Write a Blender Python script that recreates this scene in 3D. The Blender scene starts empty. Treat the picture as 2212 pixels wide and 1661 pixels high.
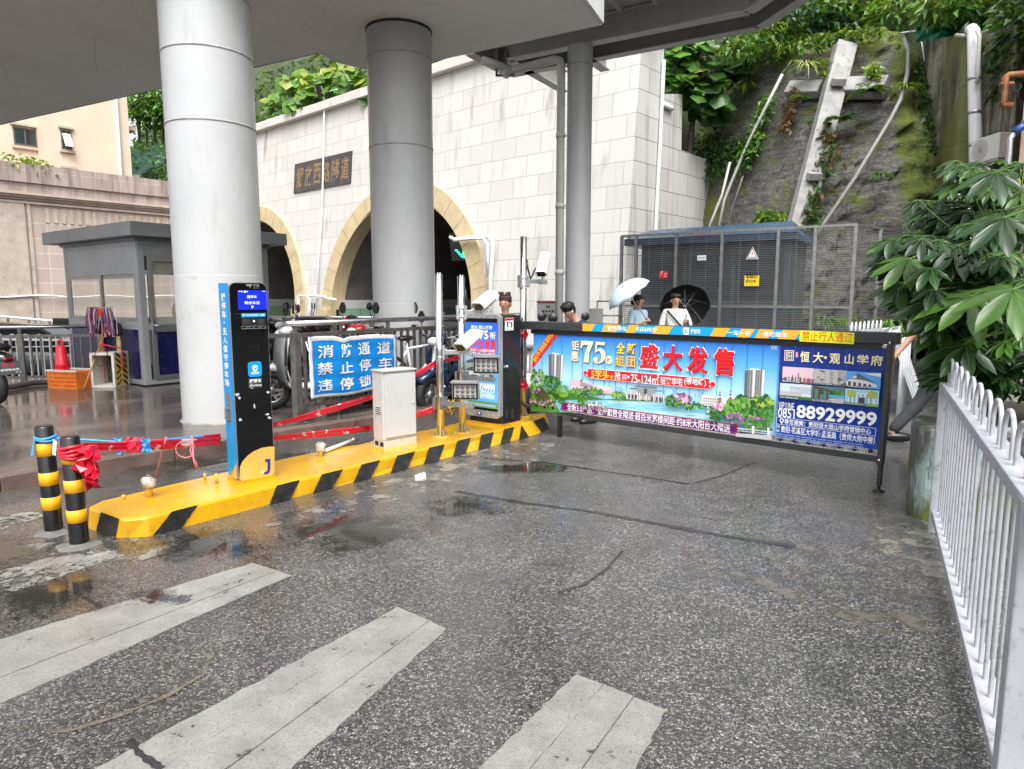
import bpy, bmesh, math, random
from mathutils import Vector, Matrix, Euler
R = math.radians
rnd = random.Random(11)
sc = bpy.context.scene
COL = sc.collection

# ---------------------------------------------------------------- camera
IW, IH, FPX, HOR, CAMH = 2212.0, 1661.0, 1480.0, 640.0, 1.55
PITCH = math.atan((IH / 2 - HOR) / FPX)
cam = bpy.data.cameras.new('camera')
cam.sensor_fit = 'HORIZONTAL'; cam.sensor_width = 36; cam.lens = 36 * FPX / IW
cam.clip_start = 0.05; cam.clip_end = 600
camo = bpy.data.objects.new('camera', cam); COL.objects.link(camo)
camo.location = (0, 0, CAMH); camo.rotation_euler = (R(90) - PITCH, 0, 0)
sc.camera = camo

# ---------------------------------------------------------------- world, sun, exposure
SUN_EL, SUN_AZ = R(58), R(172)      # azimuth clockwise from +Y: light comes from behind, almost due
w = bpy.data.worlds.new("World"); sc.world = w; w.use_nodes = True
nt = w.node_tree; bg = nt.nodes['Background']
sky = nt.nodes.new('ShaderNodeTexSky'); sky.sky_type = 'NISHITA'; sky.sun_disc = False
sky.sun_elevation = SUN_EL; sky.sun_rotation = SUN_AZ; sky.air_density = 1.0; sky.dust_density = 6.0; sky.ozone_density = 1.0
hs = nt.nodes.new('ShaderNodeHueSaturation'); hs.inputs['Saturation'].default_value = 0.18
nt.links.new(sky.outputs[0], hs.inputs['Color']); nt.links.new(hs.outputs[0], bg.inputs[0])
bg.inputs[1].default_value = 0.15
sun = bpy.data.lights.new('sun', 'SUN'); sun.energy = 0.5; sun.angle = R(25); sun.color = (1, .97, .93)
suno = bpy.data.objects.new('sun', sun); COL.objects.link(suno)
suno.rotation_euler = Vector((-math.sin(SUN_AZ) * math.cos(SUN_EL), -math.cos(SUN_AZ) * math.cos(SUN_EL), -math.sin(SUN_EL))).to_track_quat('-Z', 'Y').to_euler()
vs = sc.view_settings; vs.view_transform = 'Standard'; vs.look = 'None'; vs.gamma = 1; vs.use_curve_mapping = False
vs.exposure = 1.3
sc.render.engine = 'CYCLES'
sc.cycles.use_denoising = True; sc.cycles.max_bounces = 8; sc.cycles.diffuse_bounces = 5; sc.cycles.glossy_bounces = 3
sc.cycles.transparent_max_bounces = 12; sc.cycles.transmission_bounces = 4
sc.cycles.caustics_reflective = False; sc.cycles.caustics_refractive = False; sc.cycles.sample_clamp_indirect = 8

# ---------------------------------------------------------------- measuring: photo point -> world point
_c, _s = math.cos(PITCH), math.sin(PITCH)
def ray(x, y):
 u = (x - IW / 2) / FPX; v = -(y - IH / 2) / FPX
 return Vector((u, _c + v * _s, -_s + v * _c))
EYE = Vector((0, 0, CAMH))
def G(x, y, z=0.0):                       # on the level plane z
 d = ray(x, y); return EYE + d * ((z - CAMH) / d.z)
def V(x, y, Y):                           # at the distance Y
 d = ray(x, y); return EYE + d * (Y / d.y)
def onp(O, N, x, y):                      # on a plane
 d = ray(x, y); return EYE + d * ((O - EYE).dot(N) / d.dot(N))
def az(a): return Vector((math.sin(R(a)), math.cos(R(a)), 0))
Z = Vector((0, 0, 1))

# ---------------------------------------------------------------- materials
MATS = {}
def nodes(name):
 m = bpy.data.materials.new(name); m.use_nodes = True; t = m.node_tree
 return m, t, t.nodes['Principled BSDF']
def nd(t, kind, **kw):
 n = t.nodes.new('ShaderNode' + kind)
 for k, v in kw.items():
  if k.startswith('i_'):
   key = k[2:]; n.inputs[int(key) if key.isdigit() else key].default_value = v
  else: setattr(n, k, v)
 return n
def mixc(t, fac, a, b, mode='MIX'):
 n = t.nodes.new('ShaderNodeMix'); n.data_type = 'RGBA'; n.blend_type = mode
 for s, v in ((0, fac), (6, a), (7, b)):
  if isinstance(v, (int, float)): n.inputs[s].default_value = v
  elif isinstance(v, (tuple, list)): n.inputs[s].default_value = (*v, 1) if len(v) == 3 else v
  else: t.links.new(v, n.inputs[s])
 return n.outputs[2]
def ramp(t, src, stops):
 n = t.nodes.new('ShaderNodeValToRGB'); e = n.color_ramp.elements
 while len(e) < len(stops): e.new(0.5)
 for i, (p, c) in enumerate(stops):
  e[i].position = p; e[i].color = (c, c, c, 1) if isinstance(c, (int, float)) else (*c, 1)
 t.links.new(src, n.inputs[0]); return n.outputs[0]
def math_(t, op, a, b=0.0, c=None):
 n = nd(t, 'Math', operation=op)
 for i, v in enumerate((a, b, c)):
  if v is None: continue
  if isinstance(v, (int, float)): n.inputs[i].default_value = v
  else: t.links.new(v, n.inputs[i])
 return n.outputs[0]
def coords(t, kind='Object', scale=(1, 1, 1), rot=(0, 0, 0), loc=(0, 0, 0)):
 tc = nd(t, 'TexCoord'); mp = nd(t, 'Mapping')
 mp.inputs['Scale'].default_value = scale; mp.inputs['Rotation'].default_value = rot; mp.inputs['Location'].default_value = loc
 if kind == 'World':
  g = nd(t, 'NewGeometry'); t.links.new(g.outputs['Position'], mp.inputs[0])
 else: t.links.new(tc.outputs[kind], mp.inputs[0])
 return mp.outputs[0]
def noise(t, co, scale, detail=4, rough=.55, dist=0):
 n = nd(t, 'TexNoise'); n.inputs['Scale'].default_value = scale; n.inputs['Detail'].default_value = detail
 n.inputs['Roughness'].default_value = rough; n.inputs['Distortion'].default_value = dist
 t.links.new(co, n.inputs['Vector']); return n.outputs[0]
def bump(t, p, h, strength=.3, dist=.01):
 b = nd(t, 'Bump'); b.inputs['Strength'].default_value = strength; b.inputs['Distance'].default_value = dist
 t.links.new(h, b.inputs['Height']); t.links.new(b.outputs[0], p.inputs['Normal'])
def M(name, col, rough=.5, metal=0, var=.12, vs=6, bmp=0, bs=80, spec=.5, coat=0, grime=0, gcol=(.05, .045, .04), gs=2.5, streak=1.0):
 """plain surface with uneven tone, optional fine relief and stains of their own shape"""
 if name in MATS: return MATS[name]
 m, t, p = nodes(name); co = coords(t, 'World')
 c = tuple(col)
 n1 = noise(t, co, vs, 5)
 base = mixc(t, ramp(t, n1, [(.3, 0), (.7, 1)]), tuple(max(0, x * (1 - var)) for x in c), tuple(min(1, x * (1 + var)) for x in c))
 if grime:
  n2 = noise(t, coords(t, 'World', scale=(1, 1, streak)), gs, 8, .68)
  base = mixc(t, ramp(t, n2, [(.55, 0), (.78, grime)]), base, gcol)
 t.links.new(base, p.inputs['Base Color'])
 t.links.new(ramp(t, noise(t, co, vs * 3, 3), [(.3, max(.02, rough - .08)), (.7, min(1, rough + .08))]), p.inputs['Roughness'])
 p.inputs['Metallic'].default_value = metal; p.inputs['Specular IOR Level'].default_value = spec
 if coat: p.inputs['Coat Weight'].default_value = coat; p.inputs['Coat Roughness'].default_value = .08
 if bmp: bump(t, p, noise(t, co, bs, 3), bmp, .01)
 MATS[name] = m; return m
def flat(name, col, rough=.4, metal=0, emit=0):
 if name in MATS: return MATS[name]
 m, t, p = nodes(name)
 p.inputs['Base Color'].default_value = (*col, 1); p.inputs['Roughness'].default_value = rough; p.inputs['Metallic'].default_value = metal
 if emit: p.inputs['Emission Color'].default_value = (*col, 1); p.inputs['Emission Strength'].default_value = emit
 MATS[name] = m; return m
def leafmat(name, col, rough=.35, var=.35, trans=.3):
 if name in MATS: return MATS[name]
 m, t, p = nodes(name)
 n1 = noise(t, coords(t, 'World'), 3.0, 3)
 c = mixc(t, ramp(t, n1, [(.3, 0), (.7, 1)]), tuple(x * (1 - var) for x in col), tuple(min(1, x * (1 + var)) for x in col))
 t.links.new(c, p.inputs['Base Color']); p.inputs['Roughness'].default_value = rough
 tr = nd(t, 'BsdfTranslucent'); t.links.new(mixc(t, .5, c, (.25, .4, .02)), tr.inputs[0])
 mx = nd(t, 'MixShader', i_0=trans); t.links.new(p.outputs[0], mx.inputs[1]); t.links.new(tr.outputs[0], mx.inputs[2])
 t.links.new(mx.outputs[0], t.nodes['Material Output'].inputs[0]); MATS[name] = m; return m
def glassmat(name, col, alpha=.35, rough=.05):
 m, t, p = nodes(name); p.inputs['Base Color'].default_value = (*col, 1); p.inputs['Roughness'].default_value = rough
 p.inputs['Alpha'].default_value = alpha; p.inputs['Specular IOR Level'].default_value = .6; MATS[name] = m; return m

# ---------------------------------------------------------------- mesh collecting
_gl = {}
def glyphs(body, off):
 k = (body, off)
 if k not in _gl:
  c = bpy.data.curves.new('t', 'FONT'); c.body = body; c.size = 1; c.offset = off; c.resolution_u = 3
  o = bpy.data.objects.new('t', c); me = o.to_mesh()
  vsx = [(v.co.x, v.co.y) for v in me.vertices]; fs = [tuple(p.vertices) for p in me.polygons]
  o.to_mesh_clear(); bpy.data.objects.remove(o); bpy.data.curves.remove(c)
  xs = [a for a, b in vsx]; ys = [b for a, b in vsx]
  _gl[k] = (vsx, fs, min(xs), max(xs), min(ys), max(ys))
 return _gl[k]
class MB:
 def __init__(s): s.v = []; s.f = []; s.mi = []; s.ms = []; s.sm = []; s.X = None; s.n = 0.0
 def m(s, mat):
  if mat not in s.ms: s.ms.append(mat)
  return s.ms.index(mat)
 def add(s, vs, fs, mat, smooth=False):
  b = len(s.v); k = s.m(mat)
  for p in vs:
   p = Vector(p); s.v.append(s.X @ p if s.X else p)
  for f in fs: s.f.append([b + i for i in f]); s.mi.append(k); s.sm.append(smooth)
  return s
 def box(s, c, d, mat, M3=None):
  c = Vector(c); x, y, z = [q / 2 for q in d]
  vs = [Vector((a * x, b * y, e * z)) for a in (-1, 1) for b in (-1, 1) for e in (-1, 1)]
  if M3 is not None: vs = [M3 @ q for q in vs]
  return s.add([q + c for q in vs], [(0, 1, 3, 2), (4, 6, 7, 5), (0, 4, 5, 1), (2, 3, 7, 6), (0, 2, 6, 4), (1, 5, 7, 3)], mat)
 def bar(s, p, q, w_, h_, mat, up=Z):          # box between two points
  p, q = Vector(p), Vector(q); d = q - p
  y = d.normalized(); up = Vector(up)
  if abs(y.dot(up)) > .98: up = Vector((1, 0, 0))
  x = y.cross(up).normalized(); z = x.cross(y)
  M3 = Matrix((x, y, z)).transposed()
  return s.box((p + q) / 2, (w_, d.length, h_), mat, M3)
 def tube(s, pts, r, mat, n=8, closed=False, caps=True):
  pts = [Vector(p) for p in pts]; N = len(pts); vs = []; fs = []
  rr = r if isinstance(r, (list, tuple)) else [r] * N
  prev = None
  for i, p in enumerate(pts):
   if closed: d = pts[(i + 1) % N] - pts[i - 1]
   else: d = pts[min(i + 1, N - 1)] - pts[max(i - 1, 0)]
   d = d.normalized() if d.length > 1e-9 else Vector((0, 0, 1))
   if prev is None:
    a = d.cross(Z) if abs(d.z) < .95 else d.cross(Vector((1, 0, 0)))
   else: a = prev - d * prev.dot(d)
   a = a.normalized() if a.length > 1e-9 else d.orthogonal().normalized()
   b = d.cross(a); prev = a
   for k in range(n):
    t = 2 * math.pi * k / n; vs.append(p + (a * math.cos(t) + b * math.sin(t)) * rr[i])
  for i in range(N if closed else N - 1):
   j = (i + 1) % N
   for k in range(n): fs.append((i * n + k, i * n + (k + 1) % n, j * n + (k + 1) % n, j * n + k))
  s.add(vs, fs, mat, True)
  if caps and not closed:
   b = len(s.v) - len(vs); k = s.m(mat)
   s.f.append([b + i for i in range(n)][::-1]); s.f.append([b + (N - 1) * n + i for i in range(n)]); s.mi += [k, k]; s.sm += [False, False]
  return s
 def lathe(s, o, prof, mat, n=24, axis=Z, smooth=True, a0=0, a1=2 * math.pi):  # prof: (radius, height)
  o = Vector(o); axis = Vector(axis).normalized(); a = axis.orthogonal().normalized(); b = axis.cross(a)
  full = abs(a1 - a0 - 2 * math.pi) < 1e-6; m_ = n if full else n + 1; vs = []; fs = []
  for r, h in prof:
   for k in range(m_):
    t = a0 + (a1 - a0) * k / n; vs.append(o + axis * h + (a * math.cos(t) + b * math.sin(t)) * r)
  for i in range(len(prof) - 1):
   for k in range(n):
    k2 = (k + 1) % m_; fs.append((i * m_ + k, i * m_ + k2, (i + 1) * m_ + k2, (i + 1) * m_ + k))
  return s.add(vs, fs, mat, smooth)
 def prism(s, poly, mat, fr, d0, d1):           # outline in a frame, given thickness
  n = len(poly); vs = [fr(x, y, d0) for x, y in poly] + [fr(x, y, d1) for x, y in poly]
  fs = [list(range(n))[::-1], list(range(n, 2 * n))] + [(i, (i + 1) % n, n + (i + 1) % n, n + i) for i in range(n)]
  return s.add(vs, fs, mat)
 def ball(s, c, r, mat, n=10, k=7, M3=None):
  c = Vector(c); r = Vector(r) if not isinstance(r, (int, float)) else Vector((r, r, r)); vs = []; fs = []
  for i in range(k + 1):
   ph = math.pi * i / k
   for j in range(n):
    t = 2 * math.pi * j / n; p = Vector((math.sin(ph) * math.cos(t) * r.x, math.sin(ph) * math.sin(t) * r.y, math.cos(ph) * r.z))
    vs.append(c + (M3 @ p if M3 is not None else p))
  for i in range(k):
   for j in range(n): fs.append((i * n + j, (i + 1) * n + j, (i + 1) * n + (j + 1) % n, i * n + (j + 1) % n))
  return s.add(vs, fs, mat, True)
 # flat printing in a frame: every call lies a hair above the one before
 def lay(s): s.n += .0004; return s.n
 def poly(s, fr, pts, mat):
  n = s.lay(); return s.add([fr(x, y, n) for x, y in pts], [list(range(len(pts)))], mat)
 def rect(s, fr, x0, y0, x1, y1, mat): return s.poly(fr, [(x0, y0), (x1, y0), (x1, y1), (x0, y1)], mat)
 def disc(s, fr, x, y, r, mat, n=18, ry=None):
  ry = ry or r; return s.poly(fr, [(x + r * math.cos(2 * math.pi * k / n), y + ry * math.sin(2 * math.pi * k / n)) for k in range(n)], mat)
 def ring(s, fr, x, y, r0, r1, mat, n=20):
  q = s.lay(); vs = []; fs = []
  for k in range(n):
   t = 2 * math.pi * k / n; vs += [fr(x + r0 * math.cos(t), y + r0 * math.sin(t), q), fr(x + r1 * math.cos(t), y + r1 * math.sin(t), q)]
  for k in range(n): j = (k + 1) % n; fs.append((2 * k, 2 * k + 1, 2 * j + 1, 2 * j))
  return s.add(vs, fs, mat)
 def frame(s, fr, x0, y0, x1, y1, w_, mat):
  for a in ((x0, y0, x1, y0 + w_), (x0, y1 - w_, x1, y1)): s.rect(fr, *a, mat)
  for a in ((x0, y0 + w_, x0 + w_, y1 - w_), (x1 - w_, y0 + w_, x1, y1 - w_)): s.rect(fr, *a, mat)
  return s
 def fit(s, body, fr, x0, y0, x1, y1, mat, off=.015, dx=0, dy=0, skew=0):   # lettering filling a rectangle
  vs, fs, a0, a1, b0, b1 = glyphs(body, off); n = s.lay()
  sx = (x1 - x0) / max(1e-6, a1 - a0); sy = (y1 - y0) / max(1e-6, b1 - b0)
  return s.add([fr(x0 + (x - a0) * sx + dx + skew * (x - a0) / (a1 - a0), y0 + (y - b0) * sy + dy, n) for x, y in vs], fs, mat)
 def line(s, body, fr, x, y, h, mat, off=.015, al='l', sx=1.0, rot=0):      # lettering h tall from a point
  vs, fs, a0, a1, b0, b1 = glyphs(body, off); n = s.lay(); k = h / .87 if max(map(ord, body)) > 255 else h / .72
  W_ = (a1 - a0) * k * sx; o = {'l': 0, 'c': -W_ / 2, 'r': -W_}[al]; ca, sa = math.cos(rot), math.sin(rot)
  out = []
  for px, py in vs:
   u_, v_ = (px - a0) * k * sx + o, py * k; out.append(fr(x + u_ * ca - v_ * sa, y + u_ * sa + v_ * ca, n))
  return s.add(out, fs, mat)
 def build(s, name, parent=None, bev=0, sub=0, shift=None, solid=0):
  me = bpy.data.meshes.new(name)
  vv = [v - shift for v in s.v] if shift is not None else s.v
  me.from_pydata(vv, [], s.f)
  for m_ in s.ms: me.materials.append(m_)
  me.polygons.foreach_set('material_index', s.mi); me.polygons.foreach_set('use_smooth', s.sm); me.update()
  o = bpy.data.objects.new(name, me); COL.objects.link(o)
  if parent is not None: o.parent = parent
  if solid:
   q = o.modifiers.new('Solidify', 'SOLIDIFY'); q.thickness = solid; q.offset = 0
  if bev:
   q = o.modifiers.new('Bevel', 'BEVEL'); q.width = bev; q.segments = 2; q.limit_method = 'ANGLE'; q.angle_limit = R(40)
  if sub: q = o.modifiers.new('Subdivision', 'SUBSURF'); q.levels = sub; q.render_levels = sub
  return o
def tag(o, label=None, cat=None, group=None, kind=None):
 if label: o['label'] = label
 if cat: o['category'] = cat
 if group: o['group'] = group
 if kind: o['kind'] = kind
 return o
class T:
 """a thing: an Empty at its base; parts are given in world coordinates"""
 def __init__(s, name, label, cat, loc=(0, 0, 0), group=None):
  s.o = bpy.data.objects.new(name, None); COL.objects.link(s.o); s.loc = Vector(loc); s.o.location = s.loc
  s.o.empty_display_size = .2; tag(s.o, label, cat, group)
 def part(s, name, mb, parent=None, **k): return mb.build(name, parent or s.o, shift=s.loc, **k)
def single(name, mb, label, cat, loc=None, group=None, **k):
 loc = Vector(loc) if loc is not None else sum(mb.v, Vector()) / len(mb.v)
 o = mb.build(name, shift=loc, **k); o.location = loc; return tag(o, label, cat, group)
def struct(name, mb, **k): return tag(mb.build(name, **k), kind='structure')
def kids(o): return [c for c in bpy.data.objects if c.parent is o]
def copy_tree(o, parent=None):
 c = o.copy(); COL.objects.link(c)
 if parent is not None: c.parent = parent
 for k in kids(o): copy_tree(k, c)
 return c
def frame(O, U, Vv):
 O, U, Vv = Vector(O), Vector(U).normalized(), Vector(Vv).normalized(); N = U.cross(Vv)
 return lambda x, y, n=0: O + U * x + Vv * y + N * n
def onto(O, U, Vv):                       # photo point -> coordinates in a flat frame
 O, U, Vv = Vector(O), Vector(U).normalized(), Vector(Vv).normalized(); N = U.cross(Vv)
 def f(x, y):
  p = onp(O, N, x, y) - O; return p.dot(U), p.dot(Vv)
 return f
def crop(x0, y0, x1, wpx):                # enlarged-view point -> photo point
 k = (x1 - x0) / wpx; return lambda x, y: ((x0 + x * k) / 1.85172, (y0 + y * k) / 1.85172)

# common finishes
def sstep(a, b, x): t = min(1, max(0, (x - a) / (b - a))); return t * t * (3 - 2 * t)
steel = M('brushed_steel', (.55, .55, .56), .28, 1, .1, 20)
polish = M('polished_steel', (.68, .68, .69), .14, 1, .08, 12)
dullsteel = M('weathered_steel', (.19, .18, .165), .42, .75, .3, 9, .1, grime=.5, gs=7)
galv = M('galvanised_steel', (.42, .43, .44), .38, .85, .15, 30)
black = M('black_plastic', (.012, .012, .013), .35, 0, .2, 8)
rubber = M('black_rubber', (.015, .015, .016), .7, 0, .2, 10)
white = M('white_paint', (.78, .79, .8), .35, 0, .05, 5, grime=.12, gs=9)
white_worn = M('worn_white_paint', (.68, .69, .72), .4, 0, .08, 8, .12, 40, grime=.6, gcol=(.1, .085, .07), gs=11)
pr_white = flat('print_white', (.86, .87, .88)); pr_black = flat('print_black', (.01, .01, .012)); pr_red = flat('print_red', (.75, .012, .02))
pr_yellow = flat('print_yellow', (.95, .66, .04)); pr_gold = flat('print_gold', (.88, .68, .3)); pr_cream = flat('print_cream', (.93, .82, .5))
pr_blue = flat('print_blue', (.01, .25, .75)); pr_cyan = flat('print_cyan', (0, .35, .82)); pr_navy = flat('print_navy', (.006, .03, .25))
pr_orange = flat('print_orange', (.85, .36, .02)); pr_purple = flat('print_purple', (.13, .01, .17))
glass = glassmat('clear_glass', (.75, .8, .8), .28, .04)
darkglass = M('dark_glass', (.015, .017, .02), .06, 0, .1, 4, spec=.7)
# ================================================================= SETTING
def m_asphalt():
 m, t, p = nodes('wet_asphalt'); co = coords(t, 'World')
 vo = nd(t, 'TexVoronoi', feature='F1', i_Scale=104.0); t.links.new(co, vo.inputs['Vector'])
 ve = nd(t, 'TexVoronoi', feature='DISTANCE_TO_EDGE', i_Scale=104.0); t.links.new(co, ve.inputs['Vector'])
 sep = nd(t, 'SeparateColor'); t.links.new(vo.outputs['Color'], sep.inputs[0])
 stone = ramp(t, sep.outputs[0], [(0, (.03, .03, .031)), (.35, (.075, .075, .076)), (.6, (.17, .168, .162)), (.85, (.31, .305, .29)), (1, (.48, .45, .4))])
 mask = ramp(t, ve.outputs['Distance'], [(.03, 0), (.11, 1)])
 fine = noise(t, co, 240, 2)
 big = noise(t, co, .55, 5, .6); mid = noise(t, co, 3.2, 5, .65)
 worn = ramp(t, mid, [(.35, .45), (.6, 1)])
 mk = math_(t, 'MULTIPLY', mask, worn)
 base = mixc(t, ramp(t, big, [(.3, .0), (.66, .2)]), mixc(t, mk, (.02, .02, .021), stone), (.035, .034, .033))
 # standing water: low spots, more of it by the island and under the bridge (to the left)
 g = nd(t, 'NewGeometry'); sx = nd(t, 'SeparateXYZ'); t.links.new(g.outputs['Position'], sx.inputs[0])
 lean = math_(t, 'MULTIPLY_ADD', sx.outputs[0], -.055, .0)
 wet0 = math_(t, 'ADD', math_(t, 'ADD', math_(t, 'MULTIPLY', big, .6), math_(t, 'MULTIPLY', mid, .42)), lean)
 wet = ramp(t, wet0, [(.5, 0), (.62, 1)])
 base = mixc(t, math_(t, 'MULTIPLY', wet, .55), base, (.022, .019, .016))
 t.links.new(base, p.inputs['Base Color'])
 rr = math_(t, 'SUBTRACT', .3, math_(t, 'MULTIPLY', wet, .26))
 t.links.new(math_(t, 'ADD', rr, math_(t, 'MULTIPLY', fine, .1)), p.inputs['Roughness'])
 p.inputs['Specular IOR Level'].default_value = .6
 trk = noise(t, coords(t, 'World', rot=(0, 0, R(38)), scale=(1.1, .12, 1)), 1.0, 4, .5); p.inputs['Coat Roughness'].default_value = .16; t.links.new(ramp(t, math_(t, 'ADD', math_(t, 'MULTIPLY', trk, .6), math_(t, 'MULTIPLY', mid, .4)), [(.35, .4), (.65, .05)]), p.inputs['Coat Weight'])
 base = mixc(t, ramp(t, trk, [(.42, 0), (.62, .45)]), base, mixc(t, .5, base, (.2, .197, .19))); t.links.new(base, p.inputs['Base Color'])
 h = math_(t, 'ADD', math_(t, 'MULTIPLY', ramp(t, ve.outputs['Distance'], [(0, 0), (.28, 1)]), sep.outputs[1]), math_(t, 'MULTIPLY', fine, .12))
 b = nd(t, 'Bump'); b.inputs['Distance'].default_value = .006
 t.links.new(math_(t, 'SUBTRACT', .95, math_(t, 'MULTIPLY', wet, .8)), b.inputs['Strength'])
 t.links.new(h, b.inputs['Height']); t.links.new(b.outputs[0], p.inputs['Normal'])
 return m
asphalt = m_asphalt()
PUD = []
def zdrop(x, y):
 t = (x + 8.0) * -.743 + (y - 11.4) * .669
 return -.7 * sstep(1.2, 4.5, t) * sstep(-4.5, -6.5, x)
g = MB(); xs = [-400, -120, -60, -40] + [-30 + 1.0 * i for i in range(47)] + [18, 22, 30, 60, 120, 400]; ys = [-300, -60, -20, -5] + [-2 + 1.0 * i for i in range(48)] + [48, 52, 60, 90, 150, 400]
gv = [(x, y, zdrop(x, y)) for y in ys for x in xs]; nx = len(xs)
g.add(gv, [(j * nx + i, j * nx + i + 1, (j + 1) * nx + i + 1, (j + 1) * nx + i) for j in range(len(ys) - 1) for i in range(nx - 1)], asphalt, True)
struct('ground', g)

# raised pavement on the left with its kerb
def m_paving():
 m, t, p = nodes('wet_paving'); co = coords(t, 'World', rot=(0, 0, R(-38)))
 br = nd(t, 'TexBrick', i_Scale=1.0); br.inputs['Mortar Size'].default_value = .006; br.inputs['Brick Width'].default_value = 1.2; br.inputs['Row Height'].default_value = .6
 br.inputs['Color1'].default_value = (.075, .062, .055, 1); br.inputs['Color2'].default_value = (.115, .098, .088, 1); br.inputs['Mortar'].default_value = (.025, .022, .02, 1)
 t.links.new(co, br.inputs['Vector']); wc = coords(t, 'World')
 n = noise(t, wc, 1.1, 6, .65); f = noise(t, wc, 40, 3)
 c = mixc(t, ramp(t, n, [(.4, 0), (.7, .75)]), br.outputs[0], (.03, .024, .02)); c = mixc(t, ramp(t, f, [(.4, 0), (.8, .35)]), c, (.17, .15, .13))
 t.links.new(c, p.inputs['Base Color']); t.links.new(ramp(t, n, [(.35, .32), (.55, .09)]), p.inputs['Roughness'])
 b = nd(t, 'Bump', i_Strength=.25); b.inputs['Distance'].default_value = .006
 t.links.new(math_(t, 'SUBTRACT', math_(t, 'MULTIPLY', noise(t, wc, 9, 5), .6), br.outputs['Fac']), b.inputs['Height']); t.links.new(b.outputs[0], p.inputs['Normal'])
 return m
paving = m_paving()
kstone = M('kerb_stone', (.13, .085, .07), .5, 0, .45, 4, .5, 60, grime=.7, gcol=(.03, .025, .022), gs=6)
kgrey = M('grey_kerb_stone', (.26, .25, .24), .5, 0, .3, 5, .4, 60, grime=.5, gs=6)
KP = [G(x, y, .12).to_2d() for x, y in ((-260, 1085), (0, 1031), (182, 1000), (378, 969), (600, 932), (770, 907), (943, 881))]
KP.append(KP[-1] + (KP[-1] - KP[-2]) * 1.6)
pv = MB(); inner = [p + Vector((-.11, .1)) for p in KP]
far = [Vector((.5, 12.6)), Vector((-5.0, 14.2)), Vector((-7.2, 12.3)), Vector((-9.5, 10.2)), Vector((-9.5, 4))]
pv.prism([tuple(p) for p in inner] + [tuple(p) for p in far], paving, lambda x, y, n: Vector((x, y, n)), -.3, .12)
struct('pavement', pv)
kb = MB()
for i in range(len(KP) - 1):
 a, b_, ai, bi = KP[i], KP[i + 1], inner[i], inner[i + 1]; n_ = max(1, round((b_ - a).length / .8))
 for k in range(n_):
  t0, t1 = k / n_, (k + 1) / n_ - .006; q = [a.lerp(b_, t0), a.lerp(b_, t1), ai.lerp(bi, t1), ai.lerp(bi, t0)]
  kb.prism([tuple(p) for p in q], kgrey if (i == 4 and k == 1) else kstone, lambda x, y, n: Vector((x, y, n)), -.05, .124 + .004 * rnd.random())
struct('kerb', kb, bev=.012)

# crossing stripes: thick worn road paint
def m_roadpaint(name, wear):
 m, t, p = nodes(name); co = coords(t, 'World')
 f = noise(t, co, 130, 4, .6); n = noise(t, co, 5, 6, .65); n2 = noise(t, co, 22, 5, .7)
 c = mixc(t, ramp(t, n, [(.3, 0), (.7, 1)]), (.17, .17, .158), (.27, .27, .25)); c = mixc(t, ramp(t, f, [(.5, 0), (.7, .7)]), c, (.09, .087, .08))
 c = mixc(t, ramp(t, n2, [(.58, 0), (.75, .55)]), c, (.15, .145, .13)); t.links.new(c, p.inputs['Base Color'])
 t.links.new(ramp(t, n, [(.35, .34), (.6, .08)]), p.inputs['Roughness']); bump(t, p, f, .3, .004)
 if wear:
  t.links.new(ramp(t, math_(t, 'ADD', math_(t, 'MULTIPLY', n2, .6), math_(t, 'MULTIPLY', n, .4)), [(wear, 0), (wear + .05, 1)]), p.inputs['Alpha'])
 return m
paint = m_roadpaint('road_paint', .36); wornpaint = m_roadpaint('worn_road_paint', .47)
def stripe(c, mat=paint, zz=.004):
 # c: far-left, far-right, near-right, near-left photo points; three passes of the paint machine side by side
 P = [G(*q) for q in c]; s_ = MB(); rr = random.Random(int(c[0][0]))
 e0, e1 = [0, .325, .66], [.318, .652, 1]
 for k in range(3):
  a0, a1 = P[0].lerp(P[1], e0[k]), P[0].lerp(P[1], e1[k]); b0, b1 = P[3].lerp(P[2], e0[k]), P[3].lerp(P[2], e1[k])
  n_ = 34; L, Rr = [], []
  for i in range(n_ + 1):
   t = i / n_; j = .006
   L.append(a0.lerp(b0, t) + Vector((rr.uniform(-j, j), rr.uniform(-j, j), 0)) * (1 if k == 0 else .25)); Rr.append(a1.lerp(b1, t) + Vector((rr.uniform(-j, j), rr.uniform(-j, j), 0)) * (1 if k == 2 else .25))
  h = zz + (.002 if k == 1 else 0)
  vs = [p + Z * h for p in L] + [p + Z * h for p in Rr]
  m_ = n_ + 1; s_.add(vs, [(i, i + 1, m_ + i + 1, m_ + i) for i in range(n_)], mat)
  s_.add([p + Z * (h if q else -.01) for p in L for q in (0, 1)], [(2 * i, 2 * i + 1, 2 * i + 3, 2 * i + 2) for i in range(n_)], mat)
  s_.add([p + Z * (h if q else -.01) for p in Rr for q in (0, 1)], [(2 * i, 2 * i + 1, 2 * i + 3, 2 * i + 2) for i in range(n_)], mat)
 struct('crosswalk', s_)
stripe(((545, 1217), (628, 1244), (-420, 1705), (-470, 1525)))
stripe(((860, 1312), (965, 1360), (330, 1930), (30, 1755)))
stripe(((1245, 1457), (1440, 1535), (1230, 1930), (760, 1930)))
stripe(((60, 1106), (112, 1112), (-160, 1192), (-170, 1148)), wornpaint)
stripe(((225, 1185), (262, 1201), (-120, 1330), (-130, 1262)), wornpaint)
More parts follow.
